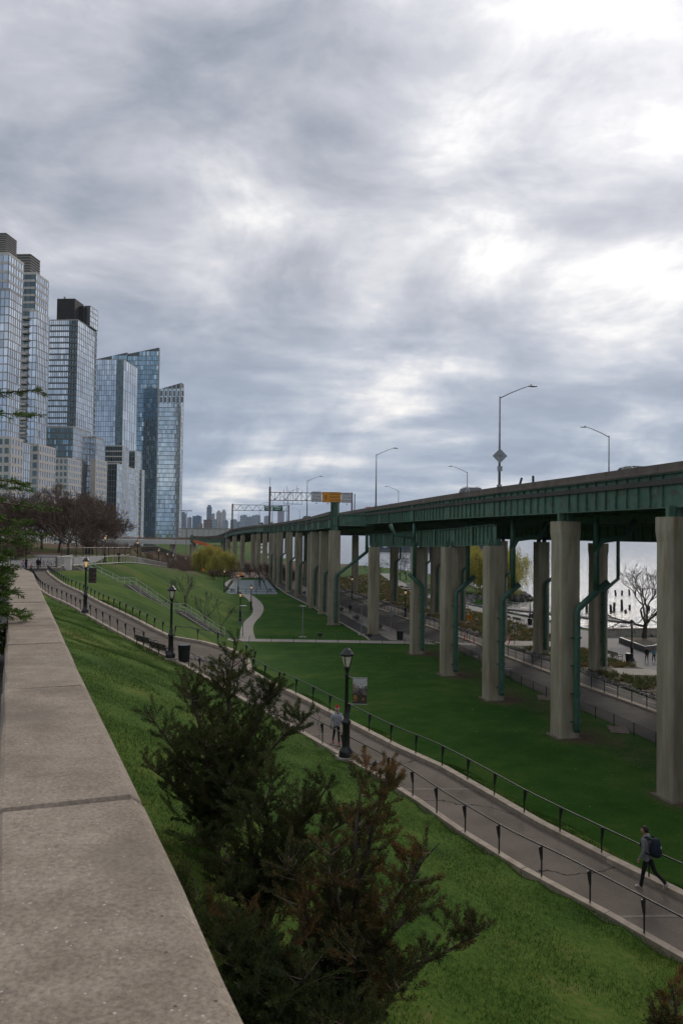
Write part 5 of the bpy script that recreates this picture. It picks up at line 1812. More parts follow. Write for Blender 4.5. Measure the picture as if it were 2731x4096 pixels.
# ---- willows
M['willow'] = leafmat('willow_leaves', [(0.25, (0.20, 0.185, 0.035)), (0.5, (0.37, 0.34, 0.07)), (0.75, (0.50, 0.455, 0.13))], 0.7, 0.35, 0.35)


def willow(label, loc, H, W_, seed, nstr, dens=14, lw=0.12, ll=0.42):
    rg = random.Random(seed)
    r2 = np.random.default_rng(seed)
    t = thing('willow_tree', label, 'tree', loc, 0, 'weeping willows')
    tr, cs, tips = [], [], []
    p = Vector((0, 0, -0.3))
    for i in range(3):
        q = p + Vector((rg.gauss(0, .15), rg.gauss(0, .15), H * 0.08))
        tr.append((*p, *q, 0.5 - .06 * i, 0.44 - .06 * i))
        p = q
    for i in range(8):
        a = 2 * PI * i / 8 + rg.uniform(-.3, .3)
        grow(rg, cs, p, (math.cos(a) * 0.9, math.sin(a) * 0.9, rg.uniform(.6, 1.2)), H * 0.27, 0.2, 0, 3, kids=(2, 3), ang=0.6, ratio=0.72, rmin=0.03, tips=tips)
    inst('trunk', seg_mesh('trunk', tr, 8, M['bark']), t)
    inst('branches', seg_mesh('branches', cs, 4, M['bark']), t)
    P, Dr = [], []
    a = np.array([(q.x, q.y, q.z) for q, d in tips])
    rad = np.hypot(a[:, 0], a[:, 1]).max()
    a[:, :2] *= (W_ / 2) / rad
    a[:, 2] *= H / a[:, 2].max()
    for s in range(nstr):
        q = a[rg.randrange(len(a))] * rg.uniform(0.72, 1.06) + np.array([rg.gauss(0, .45), rg.gauss(0, .45), rg.gauss(0, .45)])
        ro = math.hypot(q[0], q[1]) / (W_ / 2)
        ln = min(q[2] - 0.6, rg.uniform(0.25, 0.75) * H * (0.45 + 0.5 * ro))
        if ln < 0.4:
            continue
        sw = np.array([rg.gauss(0, .12), rg.gauss(0, .12)]) + q[:2] / (W_ / 2) * 0.15
        for j in range(dens):
            f = (j + rg.random()) / dens
            P.append((q[0] + sw[0] * f * ln + rg.gauss(0, .05), q[1] + sw[1] * f * ln + rg.gauss(0, .05), q[2] - f * ln + 0.3 * (1 - (2 * f - 1) ** 2) * .3))
            Dr.append((sw[0] + rg.gauss(0, .3), sw[1] + rg.gauss(0, .3), -1))
    V, F = leaf_arrays(np.array(P), np.array(Dr), ll, lw, r2)
    inst('crown', npmesh('crown', V, F, M['willow']), t)
    return t


willow('yellow willow left of the far viaduct piers, front one', (-38.5, 259, 0), 9.2, 11.5, 61, 2600)
willow('yellow willow left of the far viaduct piers, rear one', (-44.6, 272, 0.2), 9.6, 12.5, 62, 2600)
willow('weeping willow at the water edge behind the piers', (35.5, 198, -0.2), 12.8, 25, 63, 4600, 18, 0.13, 0.45)

# ---- juniper trees in the foreground
M['cedar'] = leafmat('juniper_foliage', [(0.30, (0.026, 0.042, 0.014)), (0.46, (0.050, 0.076, 0.022)), (0.58, (0.085, 0.105, 0.030)), (0.70, (0.13, 0.10, 0.035))], 0.8, 0.15, 1.3)
M['cedar_brown'] = leafmat('browned_juniper_foliage', [(0.30, (0.028, 0.043, 0.014)), (0.47, (0.058, 0.070, 0.022)), (0.55, (0.12, 0.082, 0.028)), (0.65, (0.26, 0.13, 0.044))], 0.8, 0.15, 1.1)
M['deadtwig'] = mat('pale_dead_twigs', (0.14, 0.105, 0.08), (0.24, 0.19, 0.15), 5, 0.9)


def juniper(label, base, tips, seed, fol, leaf=0.05, spread=1.0, per=64, bl=1.0):
    rg = random.Random(seed)
    r2 = np.random.default_rng(seed)
    t = thing('juniper_tree', label, 'tree', base, 0, 'junipers on the slope')
    tr, tw = [], []
    P, Dr = [], []
    b0 = Vector((0, 0, -0.2))

    def spray(p, d, ln, r):
        """a twig with scale-leaf sprays all along it"""
        d = Vector(d).normalized()
        q = Vector(p)
        n = max(2, int(ln / 0.12))
        for i in range(n):
            d = (d + Vector((rg.gauss(0, .13), rg.gauss(0, .13), rg.gauss(0, .10) + 0.05))).normalized()
            nq = q + d * (ln / n)
            tw.append((*q, *nq, max(0.004, r * (1 - i / n)), max(0.003, r * (1 - (i + 1) / n))))
            for j in range(int(per * (0.3 + 0.7 * (i + 1) / n) * ln / n / 0.12)):
                f = rg.random()
                s_ = q.lerp(nq, f)
                o = Vector((rg.gauss(0, 1), rg.gauss(0, 1), rg.gauss(0, 1))).normalized()
                dd = (d * 1.0 + o * 0.62 + Vector((0, 0, 0.25))).normalized()
                s2 = s_ + o * rg.uniform(0, 0.045)
                P.append(tuple(s2))
                Dr.append(tuple(dd))
            q = nq
    for ti, (tip, reach) in enumerate(tips):
        tip = Vector(tip) - Vector(base)
        L_ = (tip - b0).length
        pts = [b0]
        n = 9
        for i in range(1, n + 1):
            f = i / n
            bow = Vector((tip.x, tip.y, 0)) * (f ** 1.6) + Vector((0, 0, -0.2 + (tip.z + 0.2) * (f ** 0.85)))
            pts.append(bow + Vector((rg.gauss(0, .04), rg.gauss(0, .04), 0)) * (1 if i < n else 0))
        for i in range(n):
            tr.append((*pts[i], *pts[i + 1], 0.085 * (1 - i / n) + 0.008, 0.085 * (1 - (i + 1) / n) + 0.008))
        nb = int(L_ * 11 * spread)
        for j in range(nb):
            f = rg.uniform(0.10, 1.0) ** 0.85
            k2 = min(n - 1, int(f * n))
            p = pts[k2].lerp(pts[k2 + 1], f * n - k2)
            a = rg.uniform(0, 2 * PI)
            ln = reach * (1.05 - f) ** 0.75 * rg.uniform(0.35, 1.1) + 0.10
            d = Vector((math.cos(a), math.sin(a), rg.uniform(0.15, 0.9)))
            q = p
            m_ = max(1, int(ln / 0.28))
            dd = d.normalized()
            for s in range(m_):
                dd = (dd + Vector((rg.gauss(0, .14), rg.gauss(0, .14), 0.10))).normalized()
                nq = q + dd * (ln / m_)
                tw.append((*q, *nq, 0.012 * (1 - s / m_) + 0.004, 0.012 * (1 - (s + 1) / m_) + 0.004))
                for c in range(2):
                    a2 = rg.uniform(0, 2 * PI)
                    sd = (dd * 0.8 + Vector((math.cos(a2), math.sin(a2), rg.uniform(-.2, .8))) * 0.8)
                    spray(q.lerp(nq, rg.random()), sd, rg.uniform(0.20, 0.46) * bl, 0.006)
                q = nq
            spray(q, dd, rg.uniform(0.15, 0.4) * bl, 0.006)
    inst('trunk', seg_mesh('trunk', tr, 6, M['bark']), t)
    inst('twigs', seg_mesh('twigs', tw, 3, M['deadtwig'] if fol == 'cedar_brown' else M['twig']), t)
    V, F = leaf_arrays(np.array(P), np.array(Dr), leaf * r2.uniform(.6, 1.3, len(P)), 0.0115 * r2.uniform(.7, 1.4, len(P)), r2)
    inst('crown', npmesh('crown', V, F, M[fol]), t)
    return t


bx, by = -2.6, 17.2
juniper('tall dark green juniper left of the woman on the ramp', (bx, by, hz(bx, by)), [((-2.22, 17.0, 11.17), 1.3), ((-3.26, 17.2, 10.6), 1.25), ((-4.04, 17.4, 9.67), 1.1), ((-4.1, 17.2, 8.75), 1.0), ((-1.27, 16.8, 10.55), 1.05), ((-0.68, 16.2, 9.95), 0.9), ((-1.58, 16.4, 10.0), 1.1), ((-2.7, 16.2, 9.5), 1.3), ((-2.0, 15.6, 8.9), 1.3)], 71, 'cedar')
bx, by = -1.3, 14.4
juniper('bushy green juniper in the middle of the foreground clump', (bx, by, hz(bx, by)), [((-1.7, 14.6, 8.8), 1.0), ((-2.56, 14.6, 8.2), 1.0), ((-1.29, 15.2, 9.3), 0.9), ((-0.59, 14.4, 8.95), 0.9), ((-1.83, 13.4, 7.75), 1.1), ((-0.1, 14.8, 9.2), 0.8), ((0.35, 14.6, 8.7), 0.8)], 72, 'cedar')
bx, by = 0.1, 12.2
juniper('browned juniper nearest the camera at the bottom', (bx, by, hz(bx, by)), [((0.47, 13.6, 9.76), 0.75), ((0.85, 13.8, 9.65), 0.6), ((1.63, 12.8, 8.84), 0.75), ((2.16, 12.2, 7.7), 0.75), ((1.15, 12.0, 8.2), 0.9), ((-0.09, 12.4, 8.87), 0.9), ((-0.9, 12.4, 8.75), 0.9), ((-2.02, 12.0, 8.0), 0.8), ((-1.05, 11.4, 7.73), 1.0), ((0.3, 11.2, 7.85), 1.0), ((0.96, 11.2, 7.45), 0.9)], 73, 'cedar_brown')
bx, by = -0.9, 10.9
juniper('low dark juniper filling the bottom centre beside the wall', (bx, by, hz(bx, by)), [((-1.86, 11.2, 7.45), 0.9), ((-1.07, 10.6, 7.3), 1.0), ((-0.32, 10.8, 7.9), 0.9), ((0.38, 10.6, 7.3), 1.0), ((-2.6, 12.6, 8.2), 0.8), ((0.92, 10.8, 7.2), 0.9), ((-1.65, 11.6, 7.9), 0.9), ((-0.4, 10.2, 6.9), 1.0)], 75, 'cedar', spread=1.2)
bx, by = 4.15, 9.9
juniper('small rust brown juniper sprig at the bottom right edge', (bx, by, hz(bx, by)), [((4.15, 10.0, 8.2), 0.10), ((4.0, 10.0, 7.85), 0.12), ((4.35, 9.9, 7.6), 0.16)], 74, 'cedar_brown', spread=1.2, bl=0.6)

# ---- conifer at the left edge, growing beside the promenade
M['conifer'] = leafmat('conifer_needles', [(0.25, (0.022, 0.050, 0.008)), (0.5, (0.060, 0.12, 0.016)), (0.75, (0.13, 0.22, 0.032))], 0.7, 0.2, 1.6)
rg = random.Random(81)
r2 = np.random.default_rng(81)
ct = thing('conifer_tree', 'green conifer with drooping branches at the left edge', 'tree', (-6.0, 9.2, 12.0))
tr, tw, P, Dr = [], [], [], []
tr.append((0, 0, -0.4, 0.05, 0, 3.0, 0.16, 0.12))
tr.append((0.05, 0, 3.0, 0, 0, 6.6, 0.12, 0.02))


def bough(z0, az, ln, tipdz, dens, droop=0.25, wid=0.42):
    n = 12
    base = Vector((0, 0, z0))
    d = Vector((math.cos(az), math.sin(az), 0))
    sd = Vector((-d.y, d.x, 0))
    pts = []
    for i in range(n + 1):
        f = i / n
        pts.append(base + d * (ln * f) + Vector((0, 0, tipdz * f + droop * math.sin(PI * f) * 0.6)) + sd * rg.gauss(0, .02))
    for i in range(n):
        f = i / n
        tw.append((*pts[i], *pts[i + 1], 0.028 * (1 - f) + 0.005, 0.028 * (1 - (i + 1) / n) + 0.005))
        if f < 0.15:
            continue
        for s in (-1, 1):
            for c in range(2):
                l2 = wid * (1.1 - f * 0.75) * rg.uniform(0.5, 1.2)
                dd = (d * 0.9 + sd * s * rg.uniform(0.5, 1.1) + Vector((0, 0, rg.gauss(-0.10, .22)))).normalized()
                p = pts[i].lerp(pts[i + 1], rg.random())
                q = p + dd * l2
                tw.append((*p, *q, 0.006, 0.003))
                for j in range(int(1.9 * dens * l2 / 0.3)):
                    g = rg.random()
                    w_ = p.lerp(q, g)
                    o = Vector((rg.gauss(0, 1), rg.gauss(0, 1), rg.gauss(0, .6))).normalized()
                    P.append(tuple(w_ + o * 0.01))
                    Dr.append(tuple((dd * 0.9 + o * 0.75)))
    for j in range(dens):
        o = Vector((rg.gauss(0, 1), rg.gauss(0, 1), rg.gauss(0, .7))).normalized()
        P.append(tuple(pts[-1].lerp(pts[-2], rg.random() * 1.5)))
        Dr.append(tuple(d + o * .7))


for z0, az, ln, dz in ((2.75, -0.05, 2.5, 0.42), (2.72, 0.2, 2.3, 0.25), (2.5, -0.30, 2.2, 0.05), (2.2, -0.1, 2.5, -0.12), (2.15, 0.3, 2.2, -0.1), (1.95, 0.05, 2.6, -0.15), (1.8, -0.15, 2.55, -0.16), (1.55, -0.12, 2.6, -0.10), (1.6, 0.25, 2.4, -0.1)):
    bough(z0 + 0.15, az, ln, dz, 30, 0.12, 0.36)
for k2 in range(90):
    z0 = rg.uniform(0.2, 1.7)
    bough(z0, rg.uniform(-0.8, 0.6), rg.uniform(1.6, 2.2), rg.uniform(-0.35, 0.1), 44, 0.2, 0.5)
for k2 in range(26):
    bough(rg.uniform(0.3, 5.8), rg.uniform(0.9, 5.2), rg.uniform(0.8, 2.2), rg.uniform(-0.3, 0.2), 20)
inst('trunk', seg_mesh('trunk', tr, 8, M['bark']), ct)
inst('branches', seg_mesh('branches', tw, 3, M['twig']), ct)
V, F = leaf_arrays(np.array(P), np.array(Dr), 0.055 * r2.uniform(.7, 1.3, len(P)), 0.011, r2)
inst('crown', npmesh('crown', V, F, M['conifer']), ct)

# ---- planting beds: tufts that read as one cover
M['bed'] = leafmat('bed_plants', [(0.28, (0.05, 0.085, 0.02)), (0.45, (0.10, 0.13, 0.036)), (0.56, (0.18, 0.15, 0.065)), (0.68, (0.25, 0.14, 0.07))], 0.8, 0.3, 0.22)
A_, B_ = resample([(p[0] + 1.6, p[1]) for p in BIKE_R], n=200), resample([(p[0] - 0.4, p[1]) for p in ESP_L], n=200)
rr_ = np.random.default_rng(5)
nc_ = 4200
ti = rr_.integers(0, 200, nc_)
f = rr_.uniform(0, 1, nc_)[:, None]
C_ = A_[ti] * (1 - f) + B_[ti] * f + rr_.normal(size=(nc_, 2)) * .3
ok = ~(((C_[:, 1] > 99.3) & (C_[:, 1] < 106.2)) | ((C_[:, 1] > 79.8) & (C_[:, 1] < 85) & (C_[:, 0] > 28)))
for (x, y) in FARP:
    ok &= np.hypot(C_[:, 0] - x, C_[:, 1] - y) > 1.9
C_ = C_[ok]
P, Dr, Ls = [], [], []
for c in C_:
    h = rr_.uniform(0.22, 0.6)
    n = 16
    a = rr_.uniform(0, 2 * PI, n)
    s = rr_.uniform(0.2, 1.1, n)
    d = np.stack([np.cos(a) * s, np.sin(a) * s, np.ones(n) * rr_.uniform(.5, 1.1)], 1)
    P.append(np.c_[c[0] + rr_.normal(size=n) * .12, c[1] + rr_.normal(size=n) * .12, np.zeros(n)])
    Dr.append(d)
    Ls.append(np.full(n, h) * rr_.uniform(.7, 1.3, n))
V, F = leaf_arrays(np.concatenate(P), np.concatenate(Dr), np.concatenate(Ls), 0.09, rr_)
tag(inst('ground_cover', npmesh('ground_cover', V, F, M['bed'])), 'green and rust brown ground cover in the riverside planting beds', 'plants', kind='stuff')

# ---- dark stones along bed edge, rip-rap at the shore
M['rock'] = mat('rip_rap', (0.065, 0.062, 0.058), (0.22, 0.21, 0.20), 1.2, 0.9, 0.02, 8)
q = MB()
rg = random.Random(91)


def rock(x, y, z, s):
    k0 = len(q.v)
    rot = Matrix.Rotation(rg.uniform(0, 6.28), 3, 'Z') @ Matrix.Rotation(rg.uniform(0, 6.28), 3, 'X')
    vs = []
    for sx in (-1, 1):
        for sy in (-1, 1):
            for sz in (-1, 1):
                vs.append(rot @ Vector((sx * s * rg.uniform(.35, .6), sy * s * rg.uniform(.3, .5), sz * s * rg.uniform(.25, .45))) + Vector((x, y, z)))
    q.add(vs, [(0, 1, 3, 2), (4, 6, 7, 5), (0, 4, 5, 1), (2, 3, 7, 6), (0, 2, 6, 4), (1, 5, 7, 3)])


BR = resample(BIKE_R, n=400)
for i in range(2600):
    p = BR[rg.randrange(30, 400)]
    if 99 < p[1] < 106:
        continue
    rock(p[0] + rg.uniform(0.15, 1.3), p[1] + rg.uniform(-.5, .5), 0.03, rg.uniform(0.14, 0.34))
tag(q.build('edge_stones', M['rock']), 'strip of dark broken stones edging the cycle path', 'stones', kind='stuff')
q = MB()
SH = resample([(x, y) for y, x in SHORE if 100 < y < 320], n=500)
for i in range(1500):
    p = SH[rg.randrange(500)]
    o = rg.uniform(-0.6, 2.2)
    rock(p[0] + o, p[1] + rg.uniform(-.6, .6), -0.1 - max(0, o) * 0.5, rg.uniform(0.4, 0.9))
tag(q.build('rip_rap', M['rock']), 'grey rip-rap boulders along the river edge', 'stones', kind='stuff')
# ================================================================== park lamp posts
LP = {}


def lamp_meshes():
    pr = [(0.30, 0.0), (0.31, 0.10), (0.29, 0.16), (0.30, 0.22), (0.26, 0.32), (0.19, 0.42), (0.165, 0.50), (0.155, 1.38), (0.19, 1.42), (0.20, 1.50), (0.18, 1.56), (0.12, 1.62), (0.13, 1.78), (0.10, 1.84), (0.085, 1.95), (0.072, 3.40), (0.09, 3.42), (0.09, 3.50), (0.07, 3.54), (0.075, 3.66), (0.12, 3.72), (0.11, 3.78), (0.13, 3.84)]
    LP['shaft'] = MB().lathe(pr, n=14).mesh('shaft', M['black'], True)
    for kk, g in (('glass', 'glass_lamp'), ('lit', 'glass_lit')):
        LP[kk] = MB().lathe([(0.115, 3.85), (0.16, 4.0), (0.215, 4.22), (0.225, 4.30)], n=8).mesh('lantern_glass', M[g])
    q = MB()
    for i in range(4):
        a = PI / 4 + i * PI / 2
        q.tube([(math.cos(a) * r_, math.sin(a) * r_, z) for r_, z in ((0.125, 3.84), (0.175, 4.0), (0.23, 4.22), (0.24, 4.31))], 0.018, 4)
    q.lathe([(0.25, 4.29), (0.27, 4.31), (0.25, 4.34)], n=12)
    LP['frame'] = q.mesh('lantern_frame', M['black'])
    LP['cap'] = MB().lathe([(0.31, 4.33), (0.31, 4.37), (0.26, 4.42), (0.20, 4.48), (0.17, 4.55), (0.09, 4.59), (0.06, 4.63), (0.03, 4.66), (0.035, 4.70), (0.01, 4.78)], n=14).mesh('lantern_roof', M['black'], True)
    LP['foot'] = MB().box((0, 0, -0.2), (0.74, 0.74, 0.5)).mesh('foot_block', M['concrete'])


lamp_meshes()


def park_lamp(label, x, y, z, lit=False, foot=0.05):
    t = thing('park_lamp', label, 'lamp post', (x, y, z + foot), 0.3, 'black park lamp posts')
    inst('shaft', LP['shaft'], t)
    inst('lantern_glass', LP['lit' if lit else 'glass'], t)
    inst('lantern_frame', LP['frame'], t)
    inst('lantern_roof', LP['cap'], t)
    inst('foot_block', LP['foot'], t)
    return t


for lb, x, y, z, lit in (
        ('black park lamp carrying the feet photograph banner beside the woman', 0.32, 34.1, 4.22, False),
        ('black park lamp standing by the benches and litter bin', -10.75, 51.0, 5.66, False),
        ('black park lamp with the dark orange banner on the ramp', -21.2, 66.5, 6.88, True),
        ('black park lamp at the top of the ramp by the walkers', -41.6, 105.6, 8.35, False),
        ('black park lamp behind the pale terrace railing, leftmost', -39.3, 133, 8.55, True),
        ('black park lamp behind the terrace railing, second from left', -39.7, 156, 7.55, True),
        ('black park lamp behind the terrace railing, third from left', -47.0, 206, 5.05, True),
        ('black park lamp low on the descending terrace walk, left of a pair', -53.2, 245, 3.0, True),
        ('black park lamp low on the descending terrace walk, right of a pair', -54.2, 258, 2.4, True),
        ('black park lamp near the brown embankment brush', -59.5, 284, 1.1, True),
        ('black park lamp on the winding path nearest the stairs', -15.54, 124.4, 0, True),
        ('black park lamp on the winding path at its wide bend', -15.9, 142.6, 0, True),
        ('black park lamp on the winding path beside the playground fence', -23.3, 182.1, 0, True),
        ('black park lamp at the far end of the winding path', -29.3, 201.5, 0, True),
        ('black park lamp on the kerb beside the cyclist', 10.9, 133.8, 0.1, True),
        ('black park lamp on the kerb far along the road', 2.5, 172.3, 0.1, True),
        ('black park lamp beside the walking couple', 32.56, 89.3, 0, False),
        ('black park lamp on the river walk between two piers', 31.4, 106.4, 0, False),
        ('black park lamp beside the riverside benches', 30.0, 126.5, 0, False),
        ('black park lamp in front of the weeping willow', 23.1, 149.4, 0, False)):
    park_lamp(lb, x, y, z, lit)
for lb, x, y in (('thin grey post light with disc top beside the winding path', -12.9, 106.2), ('thin grey post light with disc top in the middle of the lawn', -4.98, 107.0), ('thin grey post light with disc top near the gravel strip', 2.96, 110.4)):
    t = thing('post_light', lb, 'lamp post', (x, y, 0), 0, 'thin disc-topped post lights')
    MB().tube([(0, 0, 0), (0, 0, 4.1)], [0.07, 0.06], 8).build('pole', M['galv'], t)
    MB().lathe([(0.08, 3.95), (0.10, 4.08), (0.48, 4.12), (0.48, 4.16), (0.1, 4.22)], n=16).build('disc', M['galv'], t)
    MB().box((0, 0, 0.03), (0.9, 0.9, 0.06)).build('footing', M['walk'], t)


# ---- banners
def banner(label, x, y, z, wd, ht, style, rz):
    t = thing('banner', label, 'banner', (x, y, z), rz)
    bm_ = bpy.data.materials.new('banner_print_' + style)
    bm_.use_nodes = True
    k = NT(bm_.node_tree)
    o = k.n('ShaderNodeOutputMaterial')
    b = k.n('ShaderNodeBsdfPrincipled', i_Roughness=0.6)
    k.l(b.outputs[0], o.inputs[0])
    tcn = k.n('ShaderNodeTexCoord')
    nz = k.n('ShaderNodeTexNoise', i_Scale=7.0, i_Detail=5.0, i_Distortion=1.5)
    k.l(tcn.outputs['Object'], nz.inputs['Vector'])
    sp = k.n('ShaderNodeSeparateXYZ')
    k.l(tcn.outputs['Object'], sp.inputs[0])
    if style == 'feet':
        up = k.math('MULTIPLY_ADD', sp.outputs[2], 0.8, -0.42)
        f = k.math('ADD', nz.outputs['Fac'], up)
        col = k.ramp(f, [(0.35, (0.05, 0.035, 0.033)), (0.52, (0.075, 0.055, 0.05)), (0.6, (0.18, 0.17, 0.17)), (0.72, (0.5, 0.49, 0.5))])
    else:
        col = k.ramp(nz.outputs['Fac'], [(0.4, (0.012, 0.012, 0.014)), (0.55, (0.025, 0.022, 0.02)), (0.62, (0.16, 0.06, 0.02)), (0.72, (0.3, 0.16, 0.08))])
    k.l(col, b.inputs['Base Color'])
    # slightly curved cloth
    n = 10
    q = MB()
    vs = []
    for j in (0, 1):
        for i in range(n + 1):
            u = i / n
            vs.append((u * wd, 0.03 * math.sin(u * PI), j * ht))
    off = len(vs)
    vs += [(a, b2 + 0.006, c) for a, b2, c in vs]
    fs = [(i, i + 1, n + 2 + i, n + 1 + i) for i in range(n)] + [(off + n + 1 + i, off + n + 2 + i, off + i + 1, off + i) for i in range(n)]
    q.add(vs, fs)
    cl = q.build('cloth', bm_, t)
    for z_ in (-0.02, ht + 0.02):
        MB().tube([(-0.16, 0.012, z_), (wd + 0.02, 0.012, z_)], 0.014, 6).build('arm', M['galv'], t)
        MB().tube([(-0.2, 0.0, z_ - 0.04), (-0.2, 0, z_ + 0.04)], 0.09, 8).build('bracket', M['black'], t)
    if style == 'feet':
        ink = mat('banner_orange', (0.55, 0.27, 0.04), (0.6, 0.3, 0.05), 3, 0.6)
        text('lettering', 'Riverside Park\nConservancy', 0.062, ink, cl, (0.085, -0.012, ht * 0.70), (PI / 2, -PI / 2, 0), extrude=0.001)
        lines = MB()
        for i, l_ in enumerate((0.13, 0.16, 0.12, 0.17, 0.15, 0, 0.16, 0.08)):
            if l_:
                lines.box((0.03 + l_ / 2, -0.008, 0.36 - i * 0.034), (l_, 0.002, 0.016))
        lines.build('small_print', ink, cl)
        em = MB()
        for i in range(16):
            a, b3 = 2 * PI * i / 16, 2 * PI * (i + 1) / 16
            em.bar((0.44 + 0.055 * math.cos(a), -0.030, 0.2 + 0.055 * math.sin(a)), (0.44 + 0.055 * math.cos(b3), -0.030, 0.2 + 0.055 * math.sin(b3)), 0.002, 0.012, up=(0, 0, 1))
        em.box((0.44, -0.030, 0.195), (0.012, 0.002, 0.06)).box((0.44, -0.030, 0.21), (0.05, 0.002, 0.03))
        em.build('leaf_emblem', ink, cl)
        foot = MB()
        foot.ell((0.13, -0.012, 0.53), (0.17, 0.012, 0.085), 12, 6, Matrix.Rotation(-0.5, 3, 'Y'))
        foot.ell((0.46, -0.022, 0.47), (0.17, 0.012, 0.085), 12, 6, Matrix.Rotation(0.55, 3, 'Y'))
        foot.build('printed_feet', mat('print_grey_brown', (0.10, 0.08, 0.07), (0.2, 0.17, 0.155), 9, 0.7), cl)
    return t


banner('grey and brown park banner with orange lettering on the lamp', 0.58, 34.05, 6.55, 0.60, 1.08, 'feet', -0.03)
banner('dark banner with orange figure on the ramp lamp', -20.95, 66.45, 9.45, 0.66, 1.25, 'dark', -0.05)


# ================================================================== handrails and fences
post_m = {}


def bracket_post(h):
    k_ = round(h, 2)
    if k_ not in post_m:
        q = MB()
        q.box((0, 0, h / 2 - 0.2), (0.042, 0.024, h + 0.3))
        q.add([(-0.03, -0.016, h * 0.55), (0.03, -0.016, h * 0.55), (0.03, -0.016, h - 0.03), (-0.11, -0.016, h - 0.03), (-0.11, -0.016, h - 0.09),
               (-0.03, 0.016, h * 0.55), (0.03, 0.016, h * 0.55), (0.03, 0.016, h - 0.03), (-0.11, 0.016, h - 0.03), (-0.11, 0.016, h - 0.09)],
              [(0, 1, 2, 3, 4), (9, 8, 7, 6, 5), (0, 4, 9, 5), (4, 3, 8, 9), (3, 2, 7, 8), (2, 1, 6, 7)])
        post_m[k_] = q.mesh('post', M['black'])
    return post_m[k_]


def handrail(label, line, h=0.95, step=1.75, r=0.024, off=0.15):
    P = np.array(line, dtype=float)
    n = normals(P[:, :2])
    P[:, :2] -= np.array(n) * off
    S = resample(P, step)
    t = thing('handrail', label, 'railing', tuple(S[0]), 0, 'black handrails along the ramp')
    MB().tube([(p[0] - S[0][0], p[1] - S[0][1], p[2] - S[0][2] + h) for p in resample(P, 0.9)], r, 6).build('rail', M['black'], t, smooth=True)
    nn = normals(S[:, :2])
    for p, v_ in zip(S, nn):
        a = math.atan2(v_[1], v_[0])
        inst('post', bracket_post(h), t, (p[0] - S[0][0], p[1] - S[0][1], p[2] - S[0][2]), rz=a if off > 0 else a + PI)
    return t


def part_of(line, y0, y1):
    return [p for p in line if y0 <= p[1] <= y1]


handrail('black handrail on the outer kerb from the backpacker to the landing', part_of(_Rr, 13, 49.7), off=0.15)
landing = [tuple(p) for p in part_of(_Rr, 50.2, 57.6)]
handrail('black handrail curving around the landing above the lawn', [(-5.4, 49.6, 5.5)] + landing, off=0.15, step=2.3)
handrail('black handrail on the outer kerb of the upper ramp', part_of(_Rr, 58.2, 106), off=0.15)
handrail('black handrail on the slope side of the lower ramp', part_of(_L, 13, 49.8), off=-0.12)
handrail('black handrail on the slope side of the upper ramp', part_of(_L, 54.6, 101), off=-0.12)


def fence(name, label, line, h, step, rails, r=0.018, pr=0.03, m='black', group=None, wires=0, pickets=0.0, cat='fence', sub=1.0):
    P = np.array(line, dtype=float)
    S = resample(P, step)
    o = S[0]
    t = thing(name, label, cat, tuple(o), 0, group)
    pm = MB().box((0, 0, h / 2 - 0.05), (pr * 2, pr * 2, h + 0.1)).mesh('post', M[m])
    for p in S:
        inst('post', pm, t, tuple(p - o))
    F_ = resample(P, sub)
    for z in rails:
        MB().tube([(p[0] - o[0], p[1] - o[1], p[2] - o[2] + z) for p in F_], r, 5).build('rail', M[m], t)
    if wires:
        q = MB()
        for i in range(wires):
            z = 0.05 + (h - 0.1) * i / (wires - 1)
            q.tube([(p[0] - o[0], p[1] - o[1], p[2] - o[2] + z) for p in F_], 0.006, 3, False)
        G = resample(P, 0.12)
        for p in G:
            q.tube([(p[0] - o[0], p[1] - o[1], p[2] - o[2] + 0.03), (p[0] - o[0], p[1] - o[1], p[2] - o[2] + h - 0.03)], 0.006, 3, False)
        q.build('wire_mesh', M[m], t)['kind'] = 'stuff'
    if pickets:
        pk = MB().box((0, 0, h / 2), (0.025, 0.025, h - 0.1)).mesh('picket', M[m])
        for p in resample(P, pickets):
            inst('picket', pk, t, tuple(p - o))
    return t


fence('railing', 'black three-rail fence on the kerb between road and cycle path, nearer run', [(p[0] + .28, p[1], 0.14) for p in resample(RDR2[:-1] + [(18.0, 97.5)], 2)], 1.1, 2.1, (0.3, 0.68, 1.08), group='fences on the road kerb', cat='railing')
fence('railing', 'black three-rail fence on the kerb between road and cycle path, farther run', [(p[0] + .28, p[1], 0.14) for p in resample([(16.6, 106.3)] + RDR[2:], 2)], 1.1, 2.1, (0.3, 0.68, 1.08), group='fences on the road kerb', cat='railing')
fence('mesh_fence', 'low black mesh fence between the lawn and the road', [(p[0] - .5, p[1], 0.0) for p in resample(RDL2[:-1], 2)], 0.95, 2.6, (0.9,), 0.012, 0.025, wires=6)
fence('post_fence', 'thin black post and wire fence along the cross walk', [(-11.5, 101.75, 0), (-3, 101.75, 0), (11.0, 101.3, 0)], 0.75, 2.9, (0.7,), 0.007, 0.025)
fence('railing', 'playground fence with two rails along its near side', [(-26.3, 180.9, 0.05), (-14.3, 182.4, 0.05)], 1.15, 2.2, (0.5, 1.1), 0.03, 0.04, cat='railing', group='playground fences')
fence('railing', 'playground fence curving beside the winding path', [(-26.4, 181.2, 0.05), (-27.6, 196, 0.05), (-28.6, 207, 0.05), (-30.0, 222, 0.05), (-30.2, 234, 0.05)], 1.15, 2.2, (0.5, 1.1), 0.03, 0.04, cat='railing', group='playground fences')
fence('railing', 'playground fence beside the viaduct piers', [(-14.2, 182.8, 0.05), (-17.5, 207, 0.05), (-21.5, 236, 0.05)], 1.15, 2.2, (0.5, 1.1), 0.03, 0.04, cat='railing', group='playground fences')
